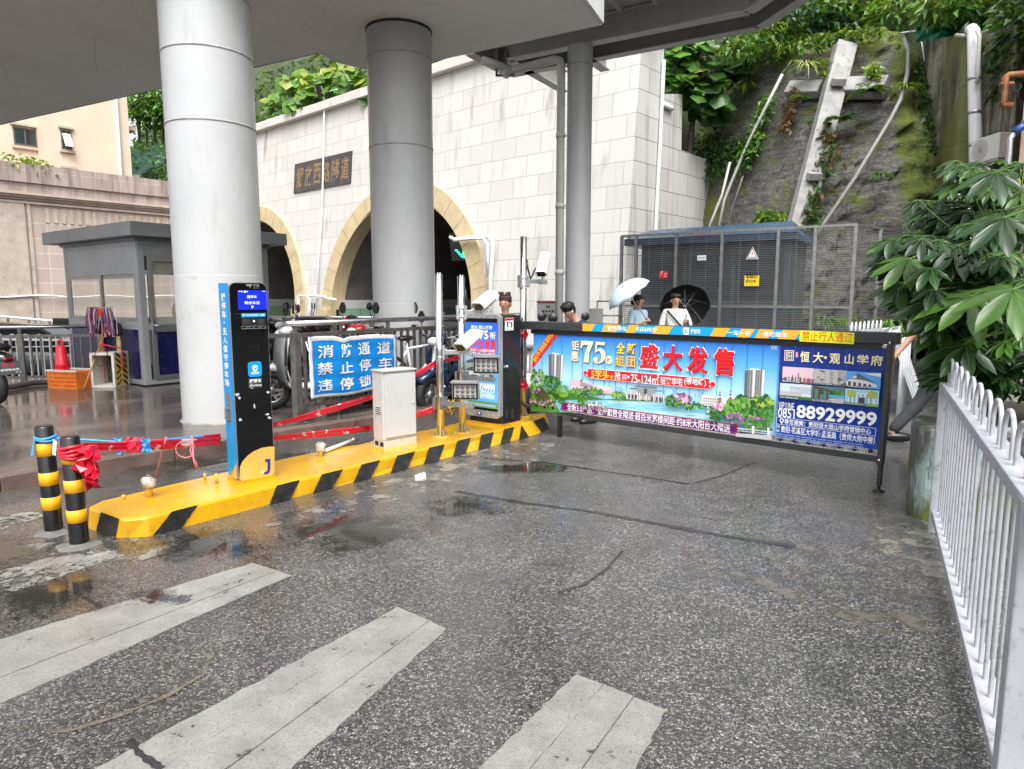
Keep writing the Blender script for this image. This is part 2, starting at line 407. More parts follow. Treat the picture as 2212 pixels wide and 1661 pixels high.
# sealed cracks and patches in the road
def sheet(pts, mat, zz, name='road'):
 s_ = MB(); s_.add([G(*q) + Z * zz for q in pts], [list(range(len(pts)))], mat); return struct(name, s_)
def ribbon(pts, wd, mat, zz):
 P = [G(*q) for q in pts]; s_ = MB(); vs = []; Q = []
 for i in range(len(P) - 1):
  for k in range(8): Q.append(P[i].lerp(P[i + 1], k / 8))
 Q.append(P[-1])
 for i, p in enumerate(Q):
  d = Q[min(i + 1, len(Q) - 1)] - Q[max(0, i - 1)]; nrm = Vector((-d.y, d.x, 0)).normalized(); a = wd * rnd.uniform(.5, 1.2)
  vs += [p + nrm * a + Z * zz, p - nrm * a + Z * zz]
 s_.add(vs, [(2 * i, 2 * i + 1, 2 * i + 3, 2 * i + 2) for i in range(len(Q) - 1)], mat); return struct('road', s_)
def m_puddle():
 m, t, p = nodes('standing_water'); n = noise(t, coords(t, 'World'), 2.6, 9, .72); g_ = nd(t, 'Attribute', attribute_name='edge'); a = math_(t, 'ADD', math_(t, 'MULTIPLY', n, 1.25), math_(t, 'MULTIPLY', g_.outputs['Fac'], .42)); vo = nd(t, 'TexVoronoi', feature='F1', i_Scale=104.0); t.links.new(coords(t, 'World'), vo.inputs['Vector']); sp = nd(t, 'SeparateColor'); t.links.new(vo.outputs['Color'], sp.inputs[0]); a = math_(t, 'SUBTRACT', a, math_(t, 'MULTIPLY', sp.outputs[1], .22)); t.links.new(ramp(t, a, [(.66, 0), (.8, .85)]), p.inputs['Alpha'])
 p.inputs['Base Color'].default_value = (.022, .021, .018, 1); p.inputs['Roughness'].default_value = .035; bump(t, p, noise(t, coords(t, 'World'), 26, 3), .06, .004); return m
water = m_puddle()
def puddle(px, py, wx, wy):
 s_ = MB(); vs = []; e = []
 for i in range(9):
  for j in range(28): a = 2 * math.pi * j / 28; r = i / 8; vs.append(G(px + wx * r * math.cos(a), py + wy * r * math.sin(a)) + Z * .0072); e.append(1 - r)
 s_.add(vs, [(i * 28 + j, i * 28 + (j + 1) % 28, (i + 1) * 28 + (j + 1) % 28, (i + 1) * 28 + j) for i in range(8) for j in range(28)], water, True); o = struct('water', s_); at = o.data.attributes.new('edge', 'FLOAT', 'POINT'); at.data.foreach_set('value', e)
for a in ((760, 1150, 200, 70), (470, 1180, 190, 45), (120, 1290, 200, 60), (560, 1010, 330, 40), (1010, 1095, 110, 25), (330, 1290, 90, 25), (1150, 1010, 150, 16), (-20, 1190, 160, 60)): puddle(*a)
tar = M('tar_seal', (.03, .03, .031), .25, 0, .4, 12, .2, 60)
def m_patch(name, col, wear):
 m, t, p = nodes(name); co = coords(t, 'World'); n = noise(t, co, 4, 7, .68); f = noise(t, co, 90, 3)
 c = mixc(t, ramp(t, f, [(.35, 0), (.7, 1)]), tuple(x * .7 for x in col), tuple(x * 1.25 for x in col)); t.links.new(c, p.inputs['Base Color'])
 t.links.new(ramp(t, n, [(wear, 0), (wear + .08, 1)]), p.inputs['Alpha']); p.inputs['Roughness'].default_value = .3; bump(t, p, f, .3, .004); return m
smear = m_patch('cement_smear', (.2, .195, .175), .5); lightpatch = m_patch('pale_cement_patch', (.2, .19, .165), .5); mudpatch = m_patch('silt_patch', (.12, .105, .085), .47)
ribbon(((985, 1062), (1120, 1085), (1260, 1103), (1400, 1128), (1560, 1158), (1720, 1182)), .03, tar, .0035)
ribbon(((985, 985), (1180, 1000), (1330, 1022), (1490, 1046)), .018, tar, .0035)
ribbon(((1500, 1044), (1560, 1028), (1628, 999)), .012, tar, .0035)
ribbon(((1345, 1190), (1310, 1230), (1260, 1265), (1205, 1282)), .01, tar, .0035)
ribbon(((320, 1364), (400, 1390), (455, 1420), (440, 1458), (360, 1505), (250, 1550), (150, 1580), (60, 1580), (0, 1540)), .012, mudpatch, .0035)
ribbon(((110, 1245), (165, 1280), (215, 1310)), .01, tar, .0035)
ribbon(((280, 1600), (300, 1630), (350, 1665)), .014, tar, .0078)
sheet(((1880, 1130), (1990, 1120), (2030, 1180), (2060, 1260), (1960, 1270), (1880, 1200)), lightpatch, .003)
sheet(((860, 1030), (990, 985), (1090, 960), (1200, 955), (1190, 990), (1000, 1040), (820, 1090), (640, 1130), (560, 1140)), smear, .0025)
sheet(((20, 1180), (200, 1165), (330, 1150), (420, 1175), (250, 1230), (120, 1240), (0, 1240)), smear, .003)
sheet(((1420, 1180), (1900, 1160), (2090, 1330), (2080, 1430), (1800, 1330)), m_patch('damp_silt', (.12, .11, .095), .52), .002)

# ---------------------------------------------------------------- footbridge overhead
pale = M('painted_concrete', (.52, .52, .5), .6, 0, .07, 1.2, .12, 25, grime=.4, gcol=(.2, .19, .17), gs=1.6)
def m_soffit():
 m, t, p = nodes('soffit_paint'); co = coords(t, 'World', rot=(0, 0, R(-30))); n = noise(t, co, .9, 6, .6)
 br = nd(t, 'TexBrick', i_Scale=1.0); br.inputs['Mortar Size'].default_value = .004; br.inputs['Brick Width'].default_value = 2.6; br.inputs['Row Height'].default_value = 1.7
 for k, c in (('Color1', (.87, .86, .84)), ('Color2', (.88, .87, .85)), ('Mortar', (.55, .54, .51))): br.inputs[k].default_value = (*c, 1)
 t.links.new(co, br.inputs['Vector']); c = mixc(t, ramp(t, n, [(.45, 0), (.75, .5)]), br.outputs[0], (.72, .69, .65))
 s2 = noise(t, co, 5, 7, .7); c = mixc(t, ramp(t, s2, [(.61, 0), (.76, .6)]), c, (.2, .185, .16)); t.links.new(c, p.inputs['Base Color']); p.inputs['Roughness'].default_value = .6
 bump(t, p, noise(t, co, 14, 4), .12, .01); return m
soff = m_soffit(); fasc = M('bridge_fascia', (.72, .73, .74), .5, 0, .05, 3, grime=.45, gcol=(.25, .23, .2), gs=5, streak=.3)
ZS = 5.22
E_ = G(1296, 55, ZS).to_2d(); B_ = G(684, 116, ZS).to_2d(); C_ = G(800, 154, ZS).to_2d(); A_ = G(0, 270, ZS).to_2d(); D_ = G(937, 132, ZS).to_2d()
dn = Vector((-.385, -.923)); lw = Vector((-.87, .49))
A2 = A_ + (A_ - B_) * .9; E2 = E_ + dn * 3.0; A3 = Vector((-8, 7.4))  # unseen front edge set back so more sky light gets under the deck
out = [tuple(A2), tuple(A_), tuple(B_), tuple(B_.lerp(C_, .4) + Vector((-.05, .12))), tuple(C_), tuple(C_.lerp(D_, .5) + Vector((-.05, .25))), tuple(D_), tuple(E_), tuple(E2), tuple(A3), (-22, 15)]
br_ = T('footbridge', 'painted concrete footbridge overhead on two thick round pillars', 'footbridge', (-3, 9, 0))
lv = lambda x, y, n: Vector((x, y, n))
d_ = MB(); d_.prism(out, soff, lv, ZS, ZS + .95); br_.part('deck', d_, bev=.03)
f_ = MB()
for a, b in ((D_, E_), (E_, E2)):
 dr = (b - a).normalized(); nm = Vector((dr.y, -dr.x)); nm = nm if nm.dot((a + b) / 2 - Vector((-3, 8))) > 0 else -nm
 f_.bar((*(a + nm * .03 - dr * .0), ZS + .62), (*(b + nm * .03), ZS + .62), .05, 1.2, fasc)
br_.part('fascia', f_)
lip = MB(); a, b = A2, B_
nm = Vector((.49, .87)); lip.bar((*(a + nm * .05), ZS + .5), (*(b + nm * .05), ZS + .5), .1, .92, M('stained_fascia', (.42, .4, .36), .7, 0, .2, 3, grime=.9, gcol=(.1, .085, .07), gs=5)); br_.part('fascia', lip)
pcol = M('pillar_paint', (.45, .46, .47), .38, 0, .05, 1.5, .1, 30, grime=.55, gcol=(.3, .295, .275), gs=7, streak=.22)
pcol2 = M('pillar_base_paint', (.46, .47, .475), .36, 0, .05, 1.5, .1, 30, grime=.6, gcol=(.26, .25, .23), gs=6)
seam = M('pillar_seam', (.36, .36, .36), .6, 0, .3, 12)
def pillar(x, y, r, z0, z1, seams, split, parent):
 q = MB(); q.lathe((x, y, 0), [(r + .003, z0), (r + .003, split)], pcol2, 48); q.lathe((x, y, 0), [(r + .003, split), (r, split + .003)], pcol2, 48, smooth=False); q.lathe((x, y, 0), [(r, split + .003), (r, z1)], pcol, 48)
 o = parent.part('pillar', q)
 for s_ in seams:
  e = MB(); e.lathe((x, y, 0), [(r - .01, s_ - .012), (r + .006, s_ - .009), (r + .006, s_ + .009), (r - .01, s_ + .012)], seam, 48); parent.part('weld_seam', e, parent=o)
 return o
c1 = V(476, 640, 8.02); pillar(c1.x, 8.02, .475, .1, ZS + .2, (3.42, 4.17, 4.75), 1.78, br_)
c2 = V(873, 640, 10.1); P2 = pillar(c2.x, 10.1, .45, .1, ZS - .03, (3.62, 4.82), 1.45, br_)
gap = MB(); gap.lathe((c2.x, 10.1, 0), [(.36, ZS - .04), (.46, ZS - .035), (.46, ZS - .001)], M('gap_black', (.03, .03, .03), .8), 40); br_.part('gap_ring', gap, parent=P2)  # dark ring put in for the black gap under the deck
ft = MB(); ft.lathe((c1.x, 8.02, 0), [(.51, .1), (.5, .128), (.47, .14)], M('cement_fillet', (.22, .2, .18), .8, 0, .3, 12, .5), 40); br_.part('footing', ft)

# steel walkway beyond it
ZW = 6.0
stpaint = M('steel_paint', (.5, .5, .48), .5, 0, .08, 2, grime=.3, gcol=(.3, .28, .25), gs=3); stdark = M('steel_paint_web', (.36, .355, .335), .55, 0, .1, 2, grime=.4, gcol=(.2, .18, .16), gs=3, streak=.4)
wk = T('steel_walkway', 'grey steel walkway with open beams crossing behind the concrete footbridge', 'walkway', (1.2, 12.9, 0))
a, b, c, d = (G(x, y, ZW) for x, y in ((1015, 118), (1103, 165), (1640, 62), (1745, -6)))
e, f, h = (G(x, y, ZW) for x, y in ((1275, 96), (1617, 28), (1672, -10)))
e0 = e + (e - f) * .62; d2 = d + (d - c) * 3; h2 = h + (h - f) * 4
def ibeam(p, q, hh=.42):
 i_ = MB(); i_.bar(p + Z * .011, q + Z * .011, .2, .022, stpaint); i_.bar(p + Z * (hh / 2 + .012), q + Z * (hh / 2 + .012), .03, hh - .02, stdark); i_.bar(p + Z * (hh + .012), q + Z * (hh + .012), .2, .022, stpaint); return i_
for p, q in ((a, b), (b, c), (c, d2), (e0, f), (f, h2), (e0 + (b - a) * .02, e0 + (b - a).normalized() * 2.4), (e - (c - b).normalized() * .35, e - (c - b).normalized() * .35 + (b - a).normalized() * 1.5)): wk.part('beam', ibeam(p, q))
dk = MB(); up = Z * .46
dk.prism([tuple((q)[:2]) for q in (a + (a - b) * .6, b, c, d2, h2 + (h2 - d2) * 1.2, a + (a - b) * 1.5 )], stpaint, lv, ZW + .47, ZW + .6); wk.part('deck', dk)
rb = MB(); un = (f - e).normalized(); vn = Vector((-un.y, un.x, 0)); vn = -vn if vn.y > 0 else vn
for k in range(9): q = e + un * (-.6 + .62 * k) + vn * .12; rb.bar(q + Z * .41, q + vn * 3 + Z * .41, .04, .1, stpaint)
wk.part('rib', rb)
c3 = V(1247, 640, 13.0); q = MB(); q.lathe((c3.x, 13.0, 0), [(.232, -.1), (.228, ZW)], pcol, 32); o = wk.part('pillar', q)
s_ = MB(); s_.lathe((c3.x, 13.0, 0), [(.22, ZW - .36), (.236, ZW - .35), (.236, ZW - .33), (.22, ZW - .32)], seam, 32); wk.part('weld_seam', s_, parent=o)
pvc = M('white_pvc', (.6, .59, .56), .4, 0, .06, 4, grime=.2, gcol=(.35, .32, .27), gs=3)
px_ = V(1208, 640, 12.9).x; tp = V(1208, 125, 12.85)
dp = T('drainpipe', 'white plastic drainpipe running down beside the slim round pillar', 'drainpipe', (px_, 12.9, 0))
q = MB(); q1 = V(1107, 152, 13.6); q.tube([(px_, 12.9, 0), (px_, 12.9, tp.z - .12), (px_ - .03, 12.91, tp.z - .03), (px_ - .12, 12.93, tp.z), q1, q1 + Vector((-.12, -.02, -.05)), q1 + Vector((-.15, -.02, -.12))], .075, pvc, 12); dp.part('pipe', q)
for zz in (1.95, 3.15, 4.4):
 q = MB(); q.tube([(px_, 12.9, zz), (px_, 12.9, zz + .09)], .086, pvc, 12); q.bar((px_, 12.9, zz + .045), (px_ + .24, 12.98, zz + .045), .02, .03, galv); dp.part('clamp', q)
q = MB(); q2 = V(1040, 128, 13.5); q.tube([q1 + Vector((.02, 0, 0)), q2], .07, pvc, 12); dp.part('branch_pipe', q)
q = MB(); q3 = V(1092, 140, 13.6); q.box(q3 + Vector((0, .1, .05)), (.05, .06, .5), dullsteel); q.box(q3 + Vector((0, 0, -.19)), (.34, .05, .04), dullsteel); q.box(q3 + Vector((-.17, 0, .05)), (.04, .05, .5), dullsteel); dp.part('hanger', q)

# ---------------------------------------------------------------- tunnel portal (own frame: x along the face, y into the hill, wall leans back)
PO = Vector((-4.43, 27.8, 0)); PRZ = math.atan2(-.669, .743); BAT = .09
def m_blocks(name, c1, c2, joint, bw=1.12, bh=.70, st=.8):
 ax = 1 if name.startswith('grey') else 0
 m, t, p = nodes(name); co = coords(t, 'Object')
 sep = nd(t, 'SeparateXYZ'); t.links.new(co, sep.inputs[0]); cb = nd(t, 'CombineXYZ'); t.links.new(sep.outputs[ax], cb.inputs[0]); t.links.new(sep.outputs[2], cb.inputs[1])
 br = nd(t, 'TexBrick', i_Scale=1.0); br.inputs['Mortar Size'].default_value = .01; br.inputs['Brick Width'].default_value = bw; br.inputs['Row Height'].default_value = bh; br.inputs['Mortar Smooth'].default_value = .2
 for k, v in (('Color1', c1), ('Color2', c2), ('Mortar', joint)): br.inputs[k].default_value = (*v, 1)
 t.links.new(cb.outputs[0], br.inputs['Vector'])
 n = noise(t, co, 34, 4, .7); c = mixc(t, ramp(t, n, [(.6, 0), (.74, .5)]), br.outputs[0], tuple(x * .42 for x in c1))
 st_ = noise(t, coords(t, 'Object', scale=(1, 1, .09)), 2.6, 7, .66); lo = noise(t, co, .32, 4)
 fac = math_(t, 'MULTIPLY', ramp(t, st_, [(.52, 0), (.7, 1)]), ramp(t, lo, [(.42, 0), (.62, st)]))
 c = mixc(t, fac, c, (.2, .19, .16)); t.links.new(c, p.inputs['Base Color']); p.inputs['Roughness'].default_value = .7
 b = nd(t, 'Bump', i_Strength=.5); b.inputs['Distance'].default_value = .02
 t.links.new(math_(t, 'SUBTRACT', math_(t, 'MULTIPLY', n, -.25), br.outputs['Fac']), b.inputs['Height']); t.links.new(b.outputs[0], p.inputs['Normal']); return m
blocks = m_blocks('granite_blocks', (.6, .585, .56), (.53, .515, .49), (.33, .32, .3))
portal = bpy.data.objects.new('tunnel_portal', None); COL.objects.link(portal); portal.location = PO; portal.rotation_euler = (0, 0, PRZ)
tag(portal, 'pale stone tunnel portal with two arched road mouths and a dark name plaque', 'tunnel portal')
PRI = Matrix.Translation(PO) @ Matrix.Rotation(PRZ, 4, 'Z'); PRV = PRI.inverted()
face = lambda x, z, n=0: Vector((x, BAT * z - n, z))
ARCH = (-.53, -12.6); RO, RI_, ZC = 5.25, 4.5, .95; TOP = 9.95; XR, XL = 10.4, -18.5
wl = MB(); n_ = 300; xs_ = [XL + (XR - XL) * i / n_ for i in range(n_ + 1)]
def arch_z(x, r):
 for cx in ARCH:
  if abs(x - cx) < r: return ZC + math.sqrt(r * r - (x - cx) ** 2)
 return None
for i in range(n_):
 x0, x1 = xs_[i], xs_[i + 1]; za, zb = arch_z(x0, RI_ + .2) or -.9, arch_z(x1, RI_ + .2) or -.9
 wl.add([face(x0, za), face(x1, zb), face(x1, TOP), face(x0, TOP)], [(0, 1, 2, 3)], blocks)
bpart = wl.build('wall', portal)
ochre = M('ochre_stone', (.5, .4, .24), .6, 0, .12, 2.5, .15, 40, grime=.3, gcol=(.25, .19, .1), gs=4, streak=.3); ojoint = M('arch_joint', (.3, .24, .15), .8)
lining = M('tunnel_lining', (.11, .096, .09), .75, 0, .3, 1.2, grime=.5, gcol=(.015, .014, .013), gs=1.5); dado = M('green_tiles', (.2, .33, .22), .35, 0, .06, 2); dado2 = M('grey_tiles', (.45, .46, .43), .35, 0, .06, 2)
for cx in ARCH:
 tr = MB(); N_ = 60; vi = []
 for i in range(N_ + 1):
  t = math.pi * i / N_; ca, sa = math.cos(t), math.sin(t)
  vi += [face(cx + RI_ * ca, ZC + RI_ * sa, .12), face(cx + RO * ca, ZC + RO * sa, .12), face(cx + RO * ca, ZC + RO * sa, -.05), face(cx + RI_ * ca, ZC + RI_ * sa, -.6)]
 tr.add(vi, [(4 * i + k, 4 * i + k + 1, 4 * i + 5 + k, 4 * i + 4 + k) for i in range(N_) for k in range(3)] + [(4 * i + 3, 4 * i, 4 * i + 4, 4 * i + 7) for i in range(N_)], ochre)
 for s_ in (-1, 1): tr.box(face(cx + s_ * (RI_ + RO) / 2, ZC / 2 - .5, 0), (RO - RI_, .5, ZC + 1.0), ochre)
 for i in range(1, 17):
  t = math.pi * i / 17; ca, sa = math.cos(t), math.sin(t); tr.bar(face(cx + (RI_ + .01) * ca, ZC + (RI_ + .01) * sa, .121), face(cx + RO * ca, ZC + RO * sa, .121), .02, .01, ojoint, up=Vector((0, -1, 0)))
 tr.build('arch_trim', portal)
 tn = MB(); prof = [(cx + (RI_ + .05) * math.cos(math.pi * i / 40), ZC + (RI_ + .05) * math.sin(math.pi * i / 40)) for i in range(41)]
 tv = [(x, y, z) for y in (.3, 42) for x, z in prof]; tn.add(tv, [(i, i + 1, 41 + i + 1, 41 + i) for i in range(40)], lining, True)
 for s_ in (-1, 1):
  tn.box((cx + s_ * RI_, 21.2, .1), (.1, 41.6, 1.9), lining)
  tn.box((cx + s_ * (RI_ - .06), 21.2, .62), (.06, 41.4, .72), dado); tn.box((cx + s_ * (RI_ - .06), 21.2, 1.18), (.08, 41.4, .4), dado2); tn.box((cx + s_ * (RI_ - .06), 21.2, -.2), (.08, 41.4, .9), dado2)
  for k in range(14): tn.box((cx + s_ * (RI_ - .065), 1.5 + 3 * k, .62), (.07, .03, .74), lining)
 tn.add([(x, 42, z) for x, z in prof], [list(range(41))], lining); tn.build('tunnel_lining', portal)
cp = MB(); cp.bar(face(XL, TOP + .18, .05), face(XR + .75, TOP + .18, .05), .5, .38, M('coping_stone', (.62, .6, .55), .7, 0, .1, 2, .2, grime=.6, gcol=(.2, .18, .15), gs=4, streak=.3)); cp.build('coping', portal, bev=.03)
# side wall stepping down towards the rock
fl = MB(); FO = PRI @ Vector((XR, 0, 0)); FN = PRI.to_3x3() @ Vector((1, 0, 0))
fpx = lambda x, y: PRV @ onp(FO, FN, x, y)
ft_ = [Vector((XR, 0, -.3)), Vector((XR, BAT * TOP, TOP)), fpx(1436, 90), fpx(1428, 203), fpx(1474, 203), fpx(1472, 324), fpx(1573, 360), fpx(1545, 690)]
ft_[-1].z = -.3; th = Vector((-.8, 0, 0))
fl.add(ft_ + [k + th for k in ft_], [list(range(8)), [15 - i for i in range(8)]] + [(i, 8 + i, 8 + (i + 1) % 8, (i + 1) % 8) for i in range(8)], m_blocks('grey_shaded_blocks', (.56, .55, .53), (.47, .465, .45), (.16, .155, .15), 1.3, .70, .9))  # greyer than the front: the side wall's shade is put into its stone colour
fo = fl.build('wing_wall', portal)
# plaque with gilt characters
PLx0, PLx1, PLz0, PLz1 = -8.72, -4.05, 6.48, 7.86
pf = lambda x, z, n=0: face(PLx0 + x, PLz0 + z, .06 + n)
pq = MB(); pw, ph = PLx1 - PLx0, PLz1 - PLz0
pq.prism([(0, 0), (pw, 0), (pw, ph), (0, ph)], M('plaque_stone', (.045, .045, .05), .5, 0, .4, 3, grime=.5, gcol=(.2, .19, .18), gs=5, streak=.2), pf, -.05, 0)
pq.build('name_plaque', portal); gilt = M('gilt_letters', (.27, .18, .08), .45, .2, .15, 5)
pt = MB()
for i, ch in enumerate('解放西路隧道'): pt.fit(ch, pf, .22 + i * .74, .22, .22 + i * .74 + .6, 1.18, gilt, .012, skew=0)
pt.build('lettering', [o for o in kids(portal) if o.name.startswith('name_plaque')][0])
def inp(x, y, n=0):                       # photo point on the portal face, world
 N = PRI.to_3x3() @ Vector((0, -1, BAT)).normalized(); return onp(PO, N, x, y) + N * n
# small fittings on the portal
tub = M('white_conduit', (.75, .76, .77), .35)
q = MB(); q.tube([inp(985, 515, .3), inp(995, 520, .3), inp(1040, 514, .3), inp(1068, 514, .3), inp(1076, 521, .3), inp(1077, 540, .3), inp(1068, 600, .2), inp(1066, 700, .2)], .07, tub, 8); q.tube([inp(1000, 524, .45), inp(1040, 519, .45), inp(1064, 520, .45), inp(1072, 530, .45), inp(1066, 600, .3)], .05, tub, 8)
single('cable_conduit', q, 'white double conduit bent round the larger arch and down the wall', 'conduit')
q = MB(); q.tube([inp(735, 195, .15), inp(711, 203, .25), inp(706, 220, .15), inp(704, 330, .15), inp(700, 450, .12), inp(692, 560, .12), inp(687, 700, .12)], .024, tub, 6); q.tube([inp(709, 215, .2), inp(708, 330, .2), inp(703, 450, .15), inp(695, 560, .15), inp(690, 640, .12)], .018, tub, 6)
single('cable_conduit', q, 'thin white cables hanging down over the dark name plaque', 'cable')
q = MB(); q.tube([inp(655, 640, .3), inp(676, 641, .3), inp(690, 640, .3), inp(712, 642, .3), inp(722, 647, .3), inp(738, 648, .3)], .06, tub, 6); q.tube([inp(656, 641, .3), inp(659, 690, .3)], .06, tub, 6); q.tube([inp(676, 641, .3), inp(681, 646, .3), inp(681, 690, .3)], .06, tub, 6)
single('cable_conduit', q, 'white conduits along the foot of the pier between the two arches', 'conduit')
flp = inp(705, 205, .3)
q = T('floodlight', 'small black floodlight on the coping above the plaque', 'floodlight', flp); k = MB(); k.box(flp + Vector((0, 0, .1)), (.42, .16, .5), black, Matrix.Rotation(R(-40), 3, 'Z') @ Matrix.Rotation(R(25), 3, 'X')); q.part('housing', k, bev=.02)
k = MB(); k.box(flp + Vector((.05, -.09, .06)), (.32, .04, .4), pr_white, Matrix.Rotation(R(-40), 3, 'Z') @ Matrix.Rotation(R(25), 3, 'X')); q.part('lens', k)
def lane_signal(px, py, kind, depth=1.4, wd=1.0):
 p = PRV @ inp(px, py); p.y += depth; wpos = PRI @ p; sgn = T('lane_signal', 'black overhead lane signal showing a green down arrow' if kind == 'a' else 'black overhead lane signal showing a red cross', 'traffic signal', wpos)
 U = Vector((1, -.15, 0)).normalized(); fr = frame(wpos, U, Z); k = MB(); k.prism([(-wd / 2, -wd / 2), (wd / 2, -wd / 2), (wd / 2 + .12, wd / 2 + .12), (-wd / 2 - .12, wd / 2 + .12)], black, fr, -.35, 0); sgn.part('housing', k, bev=.02)
 k = MB(); k.tube([wpos + Z * (wd / 2), wpos + Z * 2.2], .03, black, 6); sgn.part('hanger', k)
 led = flat('green_led', (.02, .9, .45), .4, 0, 1.6) if kind == 'a' else flat('red_led', (1, .12, .05), .4, 0, 1.6); k = MB()
 pts = ([(0, .32 - .085 * i) for i in range(9)] + [(s_ * .075 * i, -.4 + .08 * i) for i in range(1, 5) for s_ in (-1, 1)]) if kind == 'a' else [(s_ * (-.34 + .085 * i), -.36 + .09 * i) for i in range(9) for s_ in (-1, 1)]
 for x, y in pts:
  for o_ in (-.03, .03): k.disc(fr, x + o_, y, .03, led, 8)
  k.n = .002
 sgn.part('led_array', k)
lane_signal(945, 532, 'a'); lane_signal(621, 560, 'x', 1.6, .8)
q = MB()
for i in range(6):
 for x in (-1.2,): q.box(PRI @ Vector((ARCH[1] + 2.4 + x, 3 + 5 * i, 3.6)), (1.1, .18, .1), flat('lit_lamp', (.95, .98, 1), .3, 0, 9), Matrix.Rotation(PRZ + R(50), 3, 'Z'))
tl = T('tunnel_light', 'lit white lamps hanging in a row in the smaller tunnel', 'tunnel light', PRI @ Vector((ARCH[1] + 1.2, 3, 3.6)))
for i, (sx_, sy_) in enumerate(((615, 574), (641, 575))):
 p = PRV @ inp(sx_, sy_); p.y += 1.5; k = MB(); k.ball(PRI @ p, (.3, .3, .1), flat('lit_lamp', (.95, .98, 1), .3, 0, 9), 10, 6); tl.part('lamp', k)
p = PRV @ inp(602, 598); p.y += 1.6; wp = PRI @ p
bx = T('junction_box', 'cream metal junction box hanging inside the smaller tunnel mouth', 'junction box', wp); k = MB(); k.box(wp, (.75, .3, .75), M('cream_metal', (.5, .46, .38), .5), Matrix.Rotation(R(-8), 3, 'Z')); bx.part('case', k, bev=.02)
k = MB(); k.tube([wp + Z * .3, wp + Vector((.1, .1, 1.6))], .03, tub, 6); k.tube([wp - Z * .3, wp + Vector((-.05, 0, -1.3))], .03, black, 6); bx.part('cable', k)
# ================================================================= LEFT BACKGROUND
# beige retaining wall with a stepped cornice
W1 = Vector((-19.4, 40.4, 0)); WD = Vector((-.643, -.766, 0)); WN = Vector((.766, -.643, 0))
WRZ = math.atan2(WD.y, WD.x)
def wfr(x, z, n=0): return W1 + WD * x + Z * z + WN * n
def m_tiles(name, c1, c2, joint, bw, bh, stain=.5, ms=.02):
 m, t, p = nodes(name); co = coords(t, 'World', rot=(0, 0, -WRZ)); sep = nd(t, 'SeparateXYZ'); t.links.new(co, sep.inputs[0]); cb = nd(t, 'CombineXYZ'); t.links.new(sep.outputs[0], cb.inputs[0]); t.links.new(sep.outputs[2], cb.inputs[1])
 br = nd(t, 'TexBrick', i_Scale=1.0, offset=.0); br.inputs['Mortar Size'].default_value = ms; br.inputs['Brick Width'].default_value = bw; br.inputs['Row Height'].default_value = bh
 for k, v in (('Color1', c1), ('Color2', c2), ('Mortar', joint)): br.inputs[k].default_value = (*v, 1)
 t.links.new(cb.outputs[0], br.inputs['Vector']); st = noise(t, coords(t, 'World', scale=(1, 1, .12)), 2.2, 7, .68); f = noise(t, co, 24, 4, .65)
 c = mixc(t, ramp(t, f, [(.4, 0), (.75, .35)]), br.outputs[0], tuple(x * .62 for x in c1)); c = mixc(t, ramp(t, st, [(.46, 0), (.7, stain)]), c, (.13, .1, .085)); t.links.new(c, p.inputs['Base Color']); p.inputs['Roughness'].default_value = .7; return m
tile_a = m_tiles('beige_panels', (.47, .385, .33), (.43, .35, .3), (.6, .54, .47), 2.0, .74, .35); tile_b = m_tiles('cornice_tiles', (.4, .315, .275), (.33, .26, .23), (.5, .42, .36), .62, .7, .95, .015)
mould = M('cornice_moulding', (.43, .36, .3), .7, 0, .15, 2, .1, 30, grime=.7, gcol=(.15, .12, .1), gs=3)
rw = T('retaining_wall', 'beige tiled retaining wall with a stained stepped cornice behind the booth', 'retaining wall', W1 + WD * 8)
q = MB(); q.prism([(-1, -1.5), (26, -1.5), (26, 6.3), (-1, 6.3)], tile_a, wfr, -.6, 0); rw.part('wall', q)
q = MB(); q.prism([(-1, 7.1), (26, 7.1), (26, 8.0), (-1, 8.0)], tile_b, wfr, -.3, .34); q.prism([(-1, 6.62), (26, 6.62), (26, 7.1), (-1, 7.1)], tile_b, wfr, -.3, .22); rw.part('parapet', q)
q = MB()
for z0, z1, n_ in ((6.28, 6.4, .12), (6.4, 6.5, .3), (6.5, 6.62, .42), (6.1, 6.2, .16)): q.prism([(-1, z0), (26, z0), (26, z1), (-1, z1)], mould, wfr, -.3, n_)
rw.part('cornice', q)
for x0 in (7.4, 15.6):
 q = MB(); q.prism([(x0, -1), (x0 + 1.5, -1), (x0 + 1.5, 6.1), (x0, 6.1)], mould, wfr, -.1, .12); q.prism([(x0 - .25, -1), (x0 - .1, -1), (x0 - .1, 6.1), (x0 - .25, 6.1)], mould, wfr, -.1, .1); rw.part('pilaster', q)
q = MB()
for k in range(18): q.prism([(.2 + .36 * k, 5.25), (.38 + .36 * k, 5.25), (.38 + .36 * k, 6.0), (.2 + .36 * k, 6.0)], mould, wfr, 0, .05)
rw.part('fluting', q)
q = MB(); q.tube([wfr(x, 1.55 + .05 * math.sin(x * 2), .18) for x in [0 + .6 * k for k in range(42)]], .045, tub, 6); single('cable_conduit', q, 'thin white conduit running level along the beige retaining wall', 'conduit')
